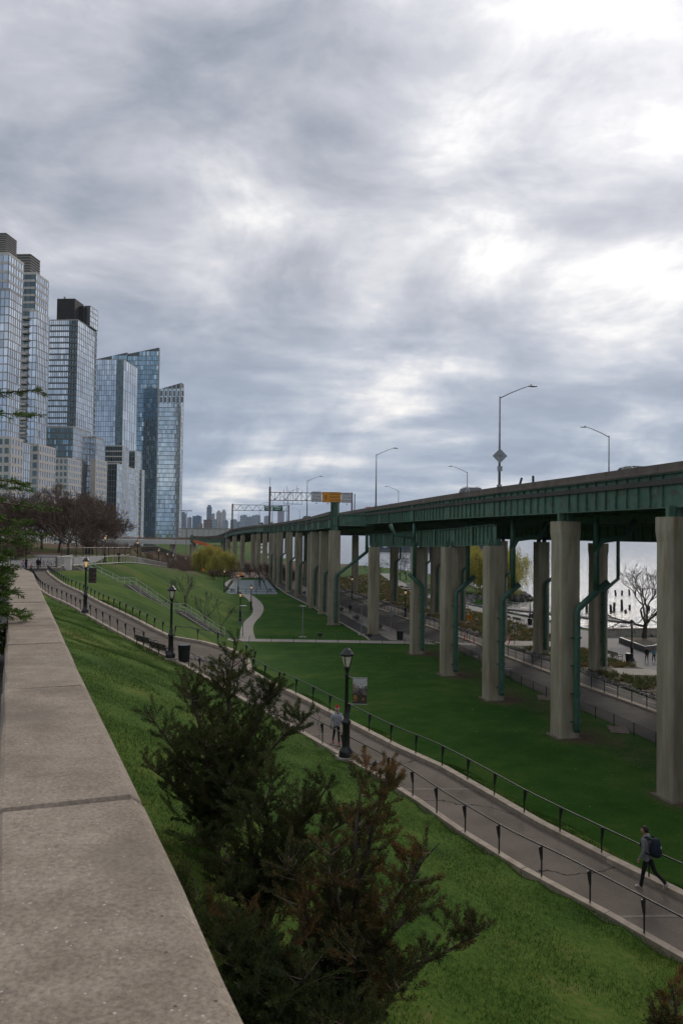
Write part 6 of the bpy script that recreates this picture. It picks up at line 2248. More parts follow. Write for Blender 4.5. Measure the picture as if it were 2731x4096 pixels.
fence('railing', 'pale grey railing along the hilltop terrace', [(p[0] + .15, p[1], p[2] + .05) for p in smooth_line(CREST, 2)], 1.15, 1.6, (0.12, 1.12), 0.035, 0.022, 'rail_light', cat='railing')
fence('iron_fence', 'black picket fence beside the parked bicycles', [(-44.5, 107.6, 8.75), (-38.6, 108.2, 8.75)], 1.5, 2.0, (0.15, 1.45), 0.03, 0.04, pickets=0.16, group='black picket fences')
fence('iron_fence', 'short black picket fence returning to the stone pillar', [(-38.5, 108.3, 8.75), (-37.7, 112.5, 8.95)], 1.5, 2.0, (0.15, 1.45), 0.03, 0.04, pickets=0.16, group='black picket fences')
fence('iron_fence', 'long black picket fence in front of the bare grove', [(-49, 140, 9.15), (-45.5, 152, 9.1), (-43.0, 163, 9.0)], 1.7, 2.2, (0.15, 1.65), 0.03, 0.045, pickets=0.2, group='black picket fences')
fence('mesh_fence', 'dark fence on top of the brown embankment', [(-50, 200, 8.6), (-54, 235, 8.2), (-58, 270, 6.2), (-60, 290, 4.5)], 1.6, 2.6, (0.1, 1.55), 0.03, 0.04, wires=4)
fence('railing', 'white railing of the river gangway beside the willow', [(29.6, 149, 0.6), (38, 141, 0.3), (46, 133.5, 0.0)], 1.3, 1.5, (0.25, 0.55, 0.85, 1.25), 0.025, 0.035, 'rail_light', cat='railing')
gw = MB()
gw.bar((29.0, 149.6, 0.5), (48, 132, -0.1), 2.2, 0.35)
tag(gw.build('gangway', M['paver']), 'grey gangway sloping out over the river', 'gangway')
t = thing('footbridge', 'pale low footbridge with railing beyond the farther piers', 'bridge', (19, 205, 0))
MB().bar((-2, 0, 0.5), (11, 4, 0.5), 3.0, 0.4).build('deck', M['white_stone'], t)
for s in (-1.4, 1.4):
    MB().bar((-2, s, 1.1), (11, 4 + s, 1.1), 0.1, 0.9).build('parapet', M['rail_light'], t)

# ================================================================== stairs on the hill
stt = thing('staircase', 'long concrete staircase with pale handrails down the grassy hill', 'stairs', (-15.4, 104.6, 0))
sl = stt.location
prs = [(-35.9, 108.4, 9.0), (-30.0, 107.3, 6.45), (-28.0, 106.9, 6.45), (-22.6, 105.9, 3.15), (-20.8, 105.6, 3.15), (-15.4, 104.6, 0.05)]
wv = Vector((0.18, 0.98, 0)) * 1.0
M['stairc'] = mat('stair_concrete', (0.13, 0.12, 0.105), (0.20, 0.185, 0.165), 1.5, 0.85)
for a, b in zip(prs, prs[1:]):
    a, b = Vector(a) - sl, Vector(b) - sl
    if abs(a.z - b.z) < 0.01:
        q = MB()
        q.bar(a + Vector((0, 0, -0.35)), b + Vector((0, 0, -0.35)), 1.9, 0.7)
        q.build('landing', M['stairc'], stt)
        continue
    n = int(round((a.z - b.z) / 0.168))
    for i in range(n):
        p0, p1 = a.lerp(b, i / n), a.lerp(b, (i + 1) / n)
        q = MB()
        mid = (p0 + p1) / 2
        q.bar(Vector((p0.x, p0.y, p1.z - 0.25)), Vector((p1.x, p1.y, p1.z - 0.25)), 1.8, 0.5)
        q.build('step', M['stairc'], stt)
for s in (-1, 1):
    q = MB()
    for a, b in zip(prs, prs[1:]):
        a, b = Vector(a) - sl + wv * s, Vector(b) - sl + wv * s
        vs = []
        for off in (-0.14, 0.14):
            o = Vector((0.18, 0.98, 0)) * off
            vs += [a + o + Vector((0, 0, 0.22)), b + o + Vector((0, 0, 0.22)), b + o - Vector((0, 0, 0.9)), a + o - Vector((0, 0, 0.9))]
        q.add(vs, [(0, 1, 2, 3), (7, 6, 5, 4), (4, 5, 1, 0), (3, 2, 6, 7), (0, 3, 7, 4), (1, 5, 6, 2)])
    q.build('stringer', M['stairc'], stt)
    for z in (0.55, 1.05):
        MB().tube([Vector(p) - sl + wv * s + Vector((0, 0, 0.1 + z)) for p in prs], 0.028, 5).build('handrail', M['rail_light'], stt)
    for p in resample(prs, 1.75):
        c = Vector(p) - sl + wv * s
        MB().box((c.x, c.y, c.z + 0.68), (0.06, 0.06, 1.15)).build('rail_post', M['rail_light'], stt)
t = thing('stone_pillar', 'pale stone gate pillar at the head of the stairs', 'pillar', (-37.0, 108.5, 8.5))
MB().box((0, 0, 0.8), (0.85, 0.85, 1.8)).build('shaft', M['stone'], t)
MB().box((0, 0, 1.77), (1.0, 1.0, 0.16)).build('cap', M['stone'], t)
t = thing('retaining_wall', 'low concrete retaining wall under the bicycle plaza', 'wall', (-40.5, 106.9, 7.4))
MB().bar((-3.6, 0.1, 0.55), (3.0, 0.8, 0.55), 0.4, 1.5).build('wall_face', M['concrete'], t)
MB().bar((3.0, 0.8, 0.55), (3.4, 2.6, 0.6), 0.4, 1.5).build('wall_return', M['concrete'], t)
MB().bar((-3.6, 0.1, 1.36), (3.1, 0.8, 1.36), 0.5, 0.12).build('coping', M['curb'], t)
for lb, x, y in (('pale concrete block on the landing edge, nearer of two', -7.2, 58.6), ('pale concrete block beyond the landing, farther of two', -8.2, 62.0)):
    t = thing('concrete_block', lb, 'block', (x, y, hz(x, y)), 0.5)
    MB().box((0, 0, 0.22), (1.3, 0.5, 0.45)).build('block', M['white_stone'], t)
t = thing('river_wall', 'low concrete river wall behind the spreading bare tree', 'wall', (41, 112.5, 0))
MB().bar((-4.5, -1, 0.5), (8, 1.2, 0.5), 0.5, 1.1).build('wall_face', M['concrete'], t)
MB().bar((-4.5, -1, 1.1), (8, 1.2, 1.1), 0.65, 0.14).build('coping', M['curb'], t)
t = thing('planter', 'dark stone planter wedge around the bare riverside tree', 'planter', (39, 101, 0))
MB().prism([(-2.3, 4.4), (-2.3, -4.6), (-0.6, -3.5), (3.2, 1.5), (3.2, 4.4)], 0.0, 0.75).build('kerb_wall', mat('dark_granite', (0.05, 0.05, 0.052), (0.08, 0.08, 0.08), 6, 0.5), t)
MB().prism([(-1.9, 4.0), (-1.9, -3.7), (-0.8, -3.0), (2.8, 1.7), (2.8, 4.0)], 0.72, 0.80).build('soil', M['bedsoil'], t)


# ================================================================== benches, bins, small signs
def bench_meshes():
    q = MB()
    q.tube([(0, -0.30, 0), (0, -0.24, 0.22), (0, -0.28, 0.42), (0, -0.22, 0.44), (0, 0.22, 0.42), (0, 0.30, 0.62), (0, 0.36, 0.86)], 0.03, 5)
    q.tube([(0, 0.34, 0), (0, 0.24, 0.22), (0, 0.22, 0.42)], 0.03, 5)
    q.tube([(0, -0.26, 0.43), (0, -0.34, 0.58), (0, -0.20, 0.68), (0, 0.10, 0.66), (0, 0.30, 0.64)], 0.025, 5)
    q.tube([(0, -0.1, 0.44), (0, -0.18, 0.55), (0, -0.08, 0.62), (0, 0.03, 0.56), (0, -0.02, 0.5)], 0.018, 4)
    return q.mesh('end_frame', M['black'])


BF = bench_meshes()
_sl = {}


def bench(label, x, y, z, rz, ln=2.3, frames=3, group='park benches'):
    """front faces local -y"""
    t = thing('bench', label, 'bench', (x, y, z), rz, group)
    for i in range(frames):
        inst('end_frame', BF, t, (-ln / 2 + ln * i / (frames - 1), 0, 0))
    if ln not in _sl:
        _sl[ln] = MB().box((0, 0, 0), (ln, 0.085, 0.035)).mesh('slat', M['wood'])
    for i in range(5):
        inst('slat', _sl[ln], t, (0, -0.22 + i * 0.105, 0.46))
    for i in range(4):
        inst('slat', _sl[ln], t, (0, 0.245 + i * 0.035, 0.54 + i * 0.10), rot=(R(72), 0, 0))
    return t


pd = math.atan2(54.2 - 51.0, -12.74 + 10.3)
bench('iron and slat park bench by the landing lamp, farther of two', -13.0, 53.9, 5.87, pd, 2.2, 3)
bench('iron and slat park bench by the landing lamp, nearer of two', -11.5, 51.95, 5.70, pd, 2.2, 3)
rdd = math.atan2(28.3, -5.0)
for lb, x, y in (('park bench on the pavement left of the man in dark clothes', 0.0, 142), ('park bench on the pavement right of the man in dark clothes', 2.5, 128), ('park bench on the pavement behind the shortest pier', 5.5, 115.6), ('park bench on the far pavement by the playground corner', -8.3, 181), ('park bench on the far pavement between two piers', -5.2, 168.5)):
    bench(lb, x, y, 0.03, rdd + PI, 2.6, 4)
wdd = math.atan2(-25, 4)
for lb, x, y, a in (('riverside bench beside the dark-clothed stroller, left of two', 27.6, 131.5, 1.9), ('riverside bench beside the dark-clothed stroller, right of two', 28.5, 127.8, 1.9), ('riverside bench in front of the willow', 23.6, 152.5, 1.9), ('riverside bench by the stooping person', 19.3, 186, 1.9), ('riverside bench left of the far footbridge', 16.0, 205, 1.9), ('riverside bench half hidden by the far pier with the pipe', 31.2, 91.0, 1.8), ('riverside bench cut off by the rightmost pier', 33.6, 79.5, 1.7), ('bench inside the playground fence, near corner', -25.2, 186.5, 1.6), ('bench inside the playground fence, beside the piers', -16.6, 189, -1.5)):
    bench(lb, x, y, 0.05, a, 2.3, 3)


def bin_(label, x, y, z, r=0.3, h=0.95):
    t = thing('litter_bin', label, 'litter bin', (x, y, z), 0, 'black litter bins')
    MB().lathe([(r * 0.86, 0.0), (r * 0.9, 0.05), (r, h), (r * 0.9, h), (r * 0.8, h - 0.2)], n=18).build('body', M['black'], t)
    sm = MB().bar((r * 0.9, 0, 0.05), (r * 1.05, 0, h), 0.03, 0.05).mesh('slat', M['black'])
    for i in range(14):
        inst('slat', sm, t, rz=2 * PI * i / 14)
    MB().lathe([(r * 1.08, h - 0.04), (r * 1.12, h), (r * 1.08, h + 0.03)], n=18).build('rim', M['black'], t)


bin_('black litter bin beside the landing lamp and bench', -9.85, 50.75, 5.6, 0.36, 1.0)
bin_('black litter bin on the pavement at the cross walk', 7.9, 105.3, 0.03, 0.42, 1.15)
bin_('litter bin under the lamp by the walking couple', 32.1, 88.9, 0.02, 0.36)
bin_('litter bin beside the riverside benches lamp', 29.8, 125.6, 0.02, 0.36)
for lb, x, y in (('small black box on a post by the cross walk, left one', 3.9, 104.9), ('small black box on a post by the cross walk, centre of lawn', -2.6, 104.9)):
    t = thing('utility_box', lb, 'box', (x, y, 0))
    MB().box((0, 0, 0.62), (0.62, 0.35, 0.4)).build('housing', M['black'], t)
    MB().tube([(0, 0, 0), (0, 0, 0.45)], 0.04, 6).build('post', M['black'], t)


def post_sign(label, x, y, z, h, shape, size, m, body=None, back=False, rz=0.0, pole='galv', tsize=0.2):
    t = thing('road_sign', label, 'sign', (x, y, z), rz)
    MB().tube([(0, 0, 0), (0, 0, h)], 0.04, 6).build('pole', M[pole], t)
    q = MB()
    if shape == 'diamond':
        s = size
        q.add([(-s, -0.05, 0), (0, -0.05, -s), (s, -0.05, 0), (0, -0.05, s), (-s, -0.03, 0), (0, -0.03, -s), (s, -0.03, 0), (0, -0.03, s)], [(0, 1, 2, 3), (7, 6, 5, 4), (0, 4, 5, 1), (1, 5, 6, 2), (2, 6, 7, 3), (3, 7, 4, 0)])
    else:
        q.box((0, -0.05, 0), (size, 0.02, size * 1.1))
    o = q.build('plate', M[m], t)
    o.location = (0, 0, h - (size if shape == 'diamond' else size * 0.55))
    if body:
        text('lettering', body, tsize, M['sign_ink'], o, (0, -0.075, 0), (PI / 2, 0, 0))


post_sign('grey back of a diamond sign on the pavement', 7.2, 113.5, 0, 3.2, 'diamond', 0.55, 'galv')
post_sign('orange diamond sign beside the kerb lamp', 9.6, 105.9, 0, 4.1, 'diamond', 0.62, 'orange', 'BUMP', tsize=0.34)
post_sign('small orange square sign with a 5 beside the crossing', 16.8, 103.8, 0, 3.6, 'square', 0.6, 'orange', '5', tsize=0.5)
M['sign_lime'] = mat('sign_lime', (0.45, 0.55, 0.03), (0.5, 0.6, 0.04), 3, 0.5)
post_sign('lime yellow pedestrian sign at the crossing', 19.3, 103.4, 0, 1.5, 'square', 0.5, 'sign_lime')
post_sign('small grey notice on a thin post by the planting bed', 22.3, 102.2, 0, 2.6, 'square', 0.4, 'galv', pole='black')
post_sign('orange diamond sign at the far end of the winding path', -24.6, 196, 0, 4.4, 'diamond', 0.6, 'orange')
post_sign('orange and white sign under the left willow', -43, 250, 0.3, 2.4, 'square', 0.7, 'orange')
post_sign('small dark notice on a stake in the lawn', 16.0, 36.5, 0, 1.1, 'square', 0.3, 'black', pole='black')
for lb, x, y in (('red delineator post at the crossing, left of three', 16.5, 106.0), ('red delineator post at the crossing, middle of three', 17.2, 102.8), ('red delineator post at the crossing, right of three', 21.7, 102.7)):
    t = thing('delineator', lb, 'traffic post', (x, y, 0.03), 0, 'red delineator posts')
    MB().lathe([(0.2, 0), (0.2, 0.06), (0.075, 0.10), (0.06, 1.12), (0.02, 1.18)], n=10).build('post', M['red'], t)
    for z in (0.78, 0.98):
        MB().lathe([(0.068, z), (0.066, z + 0.08)], n=10).build('reflective_band', M['white'], t)
t = thing('bollard', 'pale concrete bollard beside the right red delineator', 'bollard', (21.1, 104.2, 0.03))
MB().lathe([(0.16, 0), (0.16, 0.95), (0.12, 1.02), (0.03, 1.05)], n=12).build('shaft', M['concrete'], t)
MB().lathe([(0.165, 0.78), (0.165, 0.86)], n=12).build('band', M['white'], t)
# concrete pads beside piers
for lb, x, y in (('pale concrete pad right of the pier beside the road, far one', 15.2, 82.5), ('pale concrete pad right of the pier nearer the camera', 17.6, 68.5), ('pale concrete pad by the pier in front of the road', 20.0, 57.5)):
    t = thing('concrete_pad', lb, 'slab', (x, y, 0), -0.2)
    MB().box((0, 0, 0.01), (1.3, 2.2, 0.08)).build('slab', M['footing'], t)

# mast with floodlights, other tall poles on the left
for lb, x, y, z, h, hd in (('tall grey floodlight mast left of the far willow', -49.5, 255, 5.6, 15.2, 1), ('tall plain grey pole left of the floodlight mast', -55.5, 268, 5.0, 11, 0), ('tall grey pole in front of the white shed', -39.5, 300, 1.0, 13, 0), ('tall grey pole just left of the viaduct bend', -46.5, 322, 2.0, 17.5, 0)):
    t = thing('light_mast', lb, 'mast', (x, y, z))
    MB().tube([(0, 0, -0.5), (0, 0, h)], [0.17, 0.09], 8).build('pole', M['galv'], t)
    MB().box((0, 0, 0), (0.6, 0.6, 0.5)).build('base', M['concrete'], t)
    if hd:
        q = MB().tube([(-1.5, 0, h), (1.5, 0, h)], 0.06, 5)
        q.build('cross_arm', M['galv'], t)
        for s in (-1.4, -0.6, 0.6, 1.4):
            MB().box((s, -0.1, h + 0.05), (0.75, 0.5, 0.22), 0.2 * s).build('floodlight', M['black'], t)
    else:
        MB().tube([(0, 0, h - 0.1), (0.8, 0, h + 0.15), (1.3, 0, h + 0.15)], 0.05, 5).build('arm', M['galv'], t)
        MB().box((1.5, 0, h + 0.13), (0.6, 0.25, 0.12)).build('lamp_head', M['galv'], t)

# playground swings
t = thing('swing_set', 'dark metal swing set on the blue playground surface', 'swing set', (-18.6, 189, 0.05))
for i in range(4):
    y = i * 11.0
    for s in (-1, 1):
        MB().tube([(s * 1.5 - 0.12 * y, y, 0), (-0.12 * y, y, 3.2)], 0.07, 6).build('leg', M['black'], t)
MB().tube([(0, 0, 3.2), (-0.12 * 33, 33, 3.2)], 0.08, 6).build('top_bar', M['black'], t)
for i in range(8):
    y = 3 + i * 3.8
    MB().tube([(-0.12 * y - 0.25, y - .2, 3.2), (-0.12 * y - 0.25, y - .2, 0.65)], 0.02, 3).tube([(-0.12 * y - 0.25, y + .3, 3.2), (-0.12 * y - 0.25, y + .3, 0.65)], 0.02, 3).build('chain', M['black'], t)
    MB().box((-0.12 * y - 0.25, y + .05, 0.6), (0.3, 0.6, 0.08)).build('seat', M['black'], t)
# pilings in the river
rg = random.Random(17)
pil = [(108.4 + i * 1.25, 463.6 + rg.uniform(-1, 1), 1.6) for i in range(9)] + [(55.7, 164.7, 1.6), (57.0, 166.5, 1.9), (59.8, 170, 2.3), (50.5, 164, 2.0), (53.5, 165.3, 0.8), (62.2, 172, 1.0), (64.5, 168, 1.3), (66, 171, 0.9), (58.3, 163.5, 0.7), (74, 215, 1.4), (76, 216, 1.2), (78, 216, 1.5), (80, 217, 1.3), (82, 217, 1.5), (61.3, 231, 1.5), (63.2, 230, 1.2)]
wp_ = mat('wet_wood', (0.012, 0.011, 0.01), (0.03, 0.027, 0.024), 4, 0.7)
side = ('first', 'second', 'third', 'fourth', 'fifth', 'sixth', 'seventh', 'eighth', 'ninth')
near_l = ['squat dark piling left in the near cluster of broken pilings', 'medium dark piling second in the near cluster', 'tallest dark piling of the near cluster, under the bare tree', 'lone dark piling seen between two piers', 'short stub between the lone piling and the cluster', 'short stub right of the tallest near piling', 'thin dark piling at the right of the near cluster', 'stub rightmost of the near cluster', 'smallest stub in front of the near cluster', 'dark piling leftmost of the middle row behind the bare tree', 'dark piling second of the middle row behind the bare tree', 'dark piling third of the middle row behind the bare tree', 'dark piling fourth of the middle row behind the bare tree', 'dark piling rightmost of the middle row behind the bare tree', 'dark piling left of the pair right of the willow', 'dark piling right of the pair right of the willow']
for i, (x, y, h) in enumerate(pil):
    o = MB().tube([(0, 0, -2.5), (rg.gauss(0, .05), 0, 0), (rg.gauss(0, .08), 0, h)], [0.3, 0.28, 0.24], 7)
    o = o.build('piling', wp_, loc=(x, y, -1.5))
    tag(o, 'dark wooden piling, %s from the left in the distant row' % side[i] if i < 9 else near_l[i - 9], 'piling', 'row of pilings far out' if i < 9 else 'broken pilings near the river walk')
# ================================================================== people
def skin_mesh(V, E_, Rd, root=0):
    me = bpy.data.meshes.new('tmp_body')
    me.from_pydata(V, E_, [])
    o = bpy.data.objects.new('tmp_body', me)
    COL.objects.link(o)
    sk = o.modifiers.new('s', 'SKIN')
    sk.use_smooth_shade = True
    if not me.skin_vertices:
        bpy.context.view_layer.objects.active = o
    for i, sv in enumerate(me.skin_vertices[0].data):
        sv.radius = Rd[i]
        sv.use_root = (i == root)
    sb = o.modifiers.new('b', 'SUBSURF')
    sb.levels = 1
    sb.render_levels = 1
    bpy.context.view_layer.update()
    dg = bpy.context.evaluated_depsgraph_get()
    m2 = bpy.data.meshes.new_from_object(o.evaluated_get(dg))
    vs = [tuple(v.co) for v in m2.vertices]
    fs = [tuple(p.vertices) for p in m2.polygons]
    bpy.data.objects.remove(o)
    bpy.data.meshes.remove(m2)
    return vs, fs


def person(label, loc, head, H=1.72, top=(0.1, 0.1, 0.1), legs_c=(0.02, 0.02, 0.025), shoe=(0.5, 0.5, 0.5), lg=((0.35, 0.1), (-0.3, 0.45)), ar=((-0.3, 0.3), (0.3, 0.3)), bulk=1.0, hands=True, hair=True, lean=0.05, shorts=False, glove=None, arm_out=0.10):
    """faces local +Y; head = world heading angle (0 = +Y, positive turns left)"""
    t = thing('person', label, 'person', loc, head, 'people in the park')
    V, Ed, Rd, bones = [], [], [], []

    def j(p, r, par=None, mat_i=0):
        V.append(tuple(p))
        Rd.append(r if isinstance(r, tuple) else (r, r))
        i = len(V) - 1
        if par is not None:
            Ed.append((par, i))
            bones.append((V[par], V[i], mat_i))
        return i
    ln = lean
    pel = j((0, 0, 0.96), (0.135 * bulk ** .5, 0.105 * bulk ** .5))
    sp = j((0, ln * 0.4, 1.14), (0.135 * bulk, 0.10 * bulk), pel, 0)
    ch = j((0, ln * 0.8, 1.34), (0.155 * bulk, 0.115 * bulk), sp, 0)
    nb = j((0, ln, 1.47), (0.07, 0.07), ch, 0)
    hd_ = j((0, ln + 0.02, 1.58), (0.055, 0.06), nb, 3)
    hand_pts = []
    for s, (sa, eb) in zip((-1, 1), ar):
        sh = j((s * 0.175 * bulk ** .5, ln * 0.9, 1.41), 0.066 * bulk, ch, 0)
        up = Vector((s * arm_out, math.sin(sa), -math.cos(sa))).normalized()
        el = Vector(V[sh]) + up * 0.29
        fo = Vector((s * arm_out * 0.3, math.sin(sa + eb), -math.cos(sa + eb))).normalized()
        ei = j(el, 0.050 * bulk, sh, 0)
        wr = el + fo * 0.25
        wi = j(wr, 0.036 * bulk ** .5, ei, 0)
        pm = wr + fo * 0.09
        j(pm, (0.030, 0.022), wi, 4)
        hand_pts.append((pm, fo, s))
    for s, (ha, kb) in zip((-1, 1), lg):
        hp = j((s * 0.085, 0, 0.90), (0.088, 0.092), pel, 1)
        kn = Vector((s * 0.09, math.sin(ha) * 0.43, 0.90 - math.cos(ha) * 0.43))
        ki = j(kn, 0.062, hp, 1)
        sa2 = ha - kb
        an = kn + Vector((0, math.sin(sa2), -math.cos(sa2))) * 0.40
        ai = j(an, 0.045, ki, 3 if shorts else 1)
        fd = sa2 * 0.8
        he = an + Vector((0, -0.045 * math.cos(fd) + 0.0, -0.055))
        toe = an + Vector((s * 0.02, 0.17 * math.cos(fd), -0.055 + 0.17 * math.sin(fd)))
        j(toe, (0.042, 0.032), ai, 2)
        j(an + Vector((0, -0.05, -0.045)), 0.038, ai, 2)
    vs, fs = skin_mesh(V, Ed, Rd)
    q = MB()
    q.v, q.f = list(vs), list(fs)
    B0 = np.array([b[0] for b in bones])
    B1 = np.array([b[1] for b in bones])
    bm_i = [b[2] for b in bones]
    hem = 0.86 if bulk > 1.05 else 0.93
    Va = np.array(vs)
    for f in fs:
        c = Va[list(f)].mean(0)
        d = B1 - B0
        tt = np.clip(((c - B0) * d).sum(1) / ((d * d).sum(1) + 1e-9), 0, 1)
        k2 = int(np.linalg.norm(B0 + d * tt[:, None] - c, axis=1).argmin())
        mi = bm_i[k2]
        if mi == 1 and c[2] > hem:
            mi = 0
        if mi == 0 and abs(c[0]) < 0.16 and c[2] < hem:
            mi = 1
        q.m.append(mi)
    # head with face
    c0 = Vector((0, ln + 0.025, 1.635))
    q.mi = 3
    n_, m_ = 16, 12
    hv, hf = [], []
    for i in range(m_ + 1):
        th = PI * i / m_
        for kk in range(n_):
            a = 2 * PI * kk / n_
            x, y, z = 0.074 * math.sin(th) * math.cos(a), 0.095 * math.sin(th) * math.sin(a), -0.118 * math.cos(th)
            if z < -0.03:
                f_ = 1 + (z + 0.03) * 2.6
                x *= f_
                y = y * f_ + 0.012
            if y > 0.06 and -0.045 < z < 0.02 and abs(x) < 0.022:
                y += 0.024 * (1 - abs(x) / 0.022) * (0.4 + (0.02 - z) / 0.065)
            if y > 0.05 and 0.0 < z < 0.035 and 0.015 < abs(x) < 0.05:
                y -= 0.008
            hv.append(c0 + Vector((x, y, z)))
    for i in range(m_):
        for kk in range(n_):
            a, b = i * n_ + kk, i * n_ + (kk + 1) % n_
            hf.append((a, b, b + n_, a + n_))
    q.add(hv, hf)
    for s in (-1, 1):
        q.mi = 3
        q.ell(c0 + Vector((s * 0.076, -0.005, -0.005)), (0.012, 0.022, 0.032), 6, 5)
        q.mi = 5
        q.ell(c0 + Vector((s * 0.03, 0.081, 0.012)), (0.012, 0.006, 0.007), 6, 4)
    q.ell(c0 + Vector((0, 0.083, -0.062)), (0.022, 0.006, 0.005), 6, 4)
    if hands:
        q.mi = 4
        for pm, fo, s in hand_pts:
            side = Vector((0, 1, 0)) if abs(fo.y) < 0.8 else Vector((0, 0, 1))
            side = (side - fo * side.dot(fo)).normalized()
            inn = fo.cross(side) * (-s)
            for kk, l_ in enumerate((0.068, 0.078, 0.074, 0.058)):
                b = pm + side * (0.024 - 0.016 * kk) + fo * 0.01
                q.tube([b, b + fo * l_ * .5 + inn * 0.006, b + fo * l_ * .85 + inn * 0.03], [0.009, 0.008, 0.006], 5)
            b = pm - fo * 0.04 + side * 0.026
            q.tube([b, b + side * 0.025 + fo * 0.02, b + side * 0.03 + fo * 0.05 + inn * .015], [0.011, 0.009, 0.007], 5)
    zmin = min(v[2] for v in q.v)
    sc = H / 1.76
    q.v = [(x * sc, y * sc, (z - zmin) * sc) for x, y, z in q.v]
    mats = [cloth('cloth_%02d%02d%02d' % tuple(int(x * 99) for x in top), top), cloth('cloth_%02d%02d%02d' % tuple(int(x * 99) for x in legs_c), legs_c), cloth('cloth_%02d%02d%02d' % tuple(int(x * 99) for x in shoe), shoe), M['skin'], cloth('glove', glove) if glove else M['skin'], M['hair']]
    q.build('body', mats, t, smooth=True)
    t['_sc'] = sc
    hc = Vector((c0.x * sc, c0.y * sc, (c0.z - zmin) * sc))
    if hair:
        hq = MB()
        n2, m2 = 14, 9
        hv, hf = [], []
        for i in range(m2 + 1):
            th = PI * i / m2
            for kk in range(n2):
                a = 2 * PI * kk / n2
                r_ = 1.0 + 0.05 * math.sin(7 * a + i * 2.1)
                x, y, z = 0.084 * math.sin(th) * math.cos(a) * r_, 0.104 * math.sin(th) * math.sin(a) * r_, -0.126 * math.cos(th)
                if y > 0.02 and z < 0.055:
                    y = 0.02 + (y - 0.02) * 0.1
                    x *= 0.85
                if z < -0.03:
                    z = -0.03 + (z + 0.03) * 0.5
                    x *= 0.75
                hv.append(hc + Vector((x, y - 0.008, z + 0.008)) * sc)
        for i in range(m2):
            for kk in range(n2):
                a, b = i * n2 + kk, i * n2 + (kk + 1) % n2
                hf.append((a, b, b + n2, a + n2))
        hq.add(hv, hf)
        hq.build('hair', M['hair'], t, smooth=True)
    return t, hc, sc


def ang(dx, dy):
    return math.atan2(-dx, dy)


GREY = (0.20, 0.20, 0.20)
t, hc, sc = person('man in grey hoodie with dark backpack walking up the ramp', (8.85, 23.0, 3.74), ang(-0.72, 0.69), 1.78, (0.15, 0.15, 0.155), (0.006, 0.006, 0.007), (0.42, 0.38, 0.36), lg=((0.20, 0.03), (-0.42, 0.55)), ar=((-0.12, 0.55), (-0.12, 0.55)), bulk=1.1, lean=0.06, arm_out=0.16)
hq = MB()
hq.ell(hc + Vector((0, -0.075, -0.16)), (0.125, 0.085, 0.085), 12, 7)
hq.build('hood', cloth('hood_grey', (0.19, 0.19, 0.19)), t, smooth=True)
# the backpack is a thing of its own, resting on his back
bp = thing('backpack', 'dark navy backpack on the back of the man in grey hoodie', 'backpack', tuple(t.location), 0)
bp.rotation_euler = t.rotation_euler
navy = cloth('navy_nylon', (0.008, 0.014, 0.026))
q = MB()
n2, m2 = 16, 12
hv, hf = [], []
for i in range(m2 + 1):
    th = PI * i / m2
    for kk in range(n2):
        a = 2 * PI * kk / n2
        cx_, sx_ = math.cos(a), math.sin(a)
        x = 0.165 * math.copysign(abs(cx_) ** .6, cx_) * math.sin(th) ** .5
        y = 0.125 * math.copysign(abs(sx_) ** .6, sx_) * math.sin(th) ** .5
        z = -0.27 * math.cos(th)
        hv.append(Vector((x * (1 - 0.22 * max(0, z) / .27), y * (1.1 - 0.5 * z / .27 * .5) - 0.235, z + 1.22)))
for i in range(m2):
    for kk in range(n2):
        a, b = i * n2 + kk, i * n2 + (kk + 1) % n2
        hf.append((a, b, b + n2, a + n2))
q.add(hv, hf)
q.build('bag', navy, bp, smooth=True)
MB().ell((0, -0.355, 1.10), (0.125, 0.04, 0.13), 12, 8).build('front_pocket', navy, bp, smooth=True)
for s in (-1, 1):
    MB().tube([(s * 0.10, -0.16, 1.44), (s * 0.125, -0.03, 1.50), (s * 0.13, 0.12, 1.42), (s * 0.145, 0.15, 1.22), (s * 0.15, 0.0, 1.06), (s * 0.14, -0.14, 1.02)], 0.022, 6).build('strap', navy, bp, smooth=True)
lg_ = MB().box((0.03, -0.372, 1.24), (0.012, 0.012, 0.06)).box((0.05, -0.368, 1.265), (0.04, 0.012, 0.012)).box((0.05, -0.372, 1.213), (0.04, 0.012, 0.012))
lg_.build('white_mark', M['white'], bp)

t, hc, sc = person('woman in pale grey jacket and red bobble hat walking down the ramp', (-0.10, 36.0, 4.34), ang(0.28, -0.95), 1.64, (0.40, 0.41, 0.46), (0.008, 0.008, 0.010), (0.36, 0.06, 0.09), lg=((0.22, 0.05), (-0.2, 0.30)), ar=((0.25, 0.75), (-0.25, 0.25)), bulk=1.22, hair=True, glove=(0.01, 0.01, 0.012), arm_out=0.2)
hq = MB()
hq.lathe([(0.088, -0.02), (0.093, 0.0), (0.094, 0.055), (0.086, 0.10), (0.06, 0.145), (0.02, 0.165)], (hc.x, hc.y - 0.004, hc.z + 0.03), 14)
redw = mat('red_wool', (0.42, 0.012, 0.018), (0.5, 0.02, 0.025), 40, 0.95, 0.003, 80)
hat = hq.build('hat', redw, t, smooth=True)
MB().lathe([(0.097, 0.045), (0.0965, 0.075)], (hc.x, hc.y - 0.004, hc.z + 0.03), 14).build('hat_stripe', M['white'], hat)
MB().lathe([(0.097, -0.015), (0.0975, 0.003)], (hc.x, hc.y - 0.004, hc.z + 0.03), 14).build('hat_brim', M['white'], hat)
MB().ell((hc.x, hc.y - 0.01, hc.z + 0.215), (0.042, 0.042, 0.038), 10, 7).build('hat_bobble', redw, hat, smooth=True)
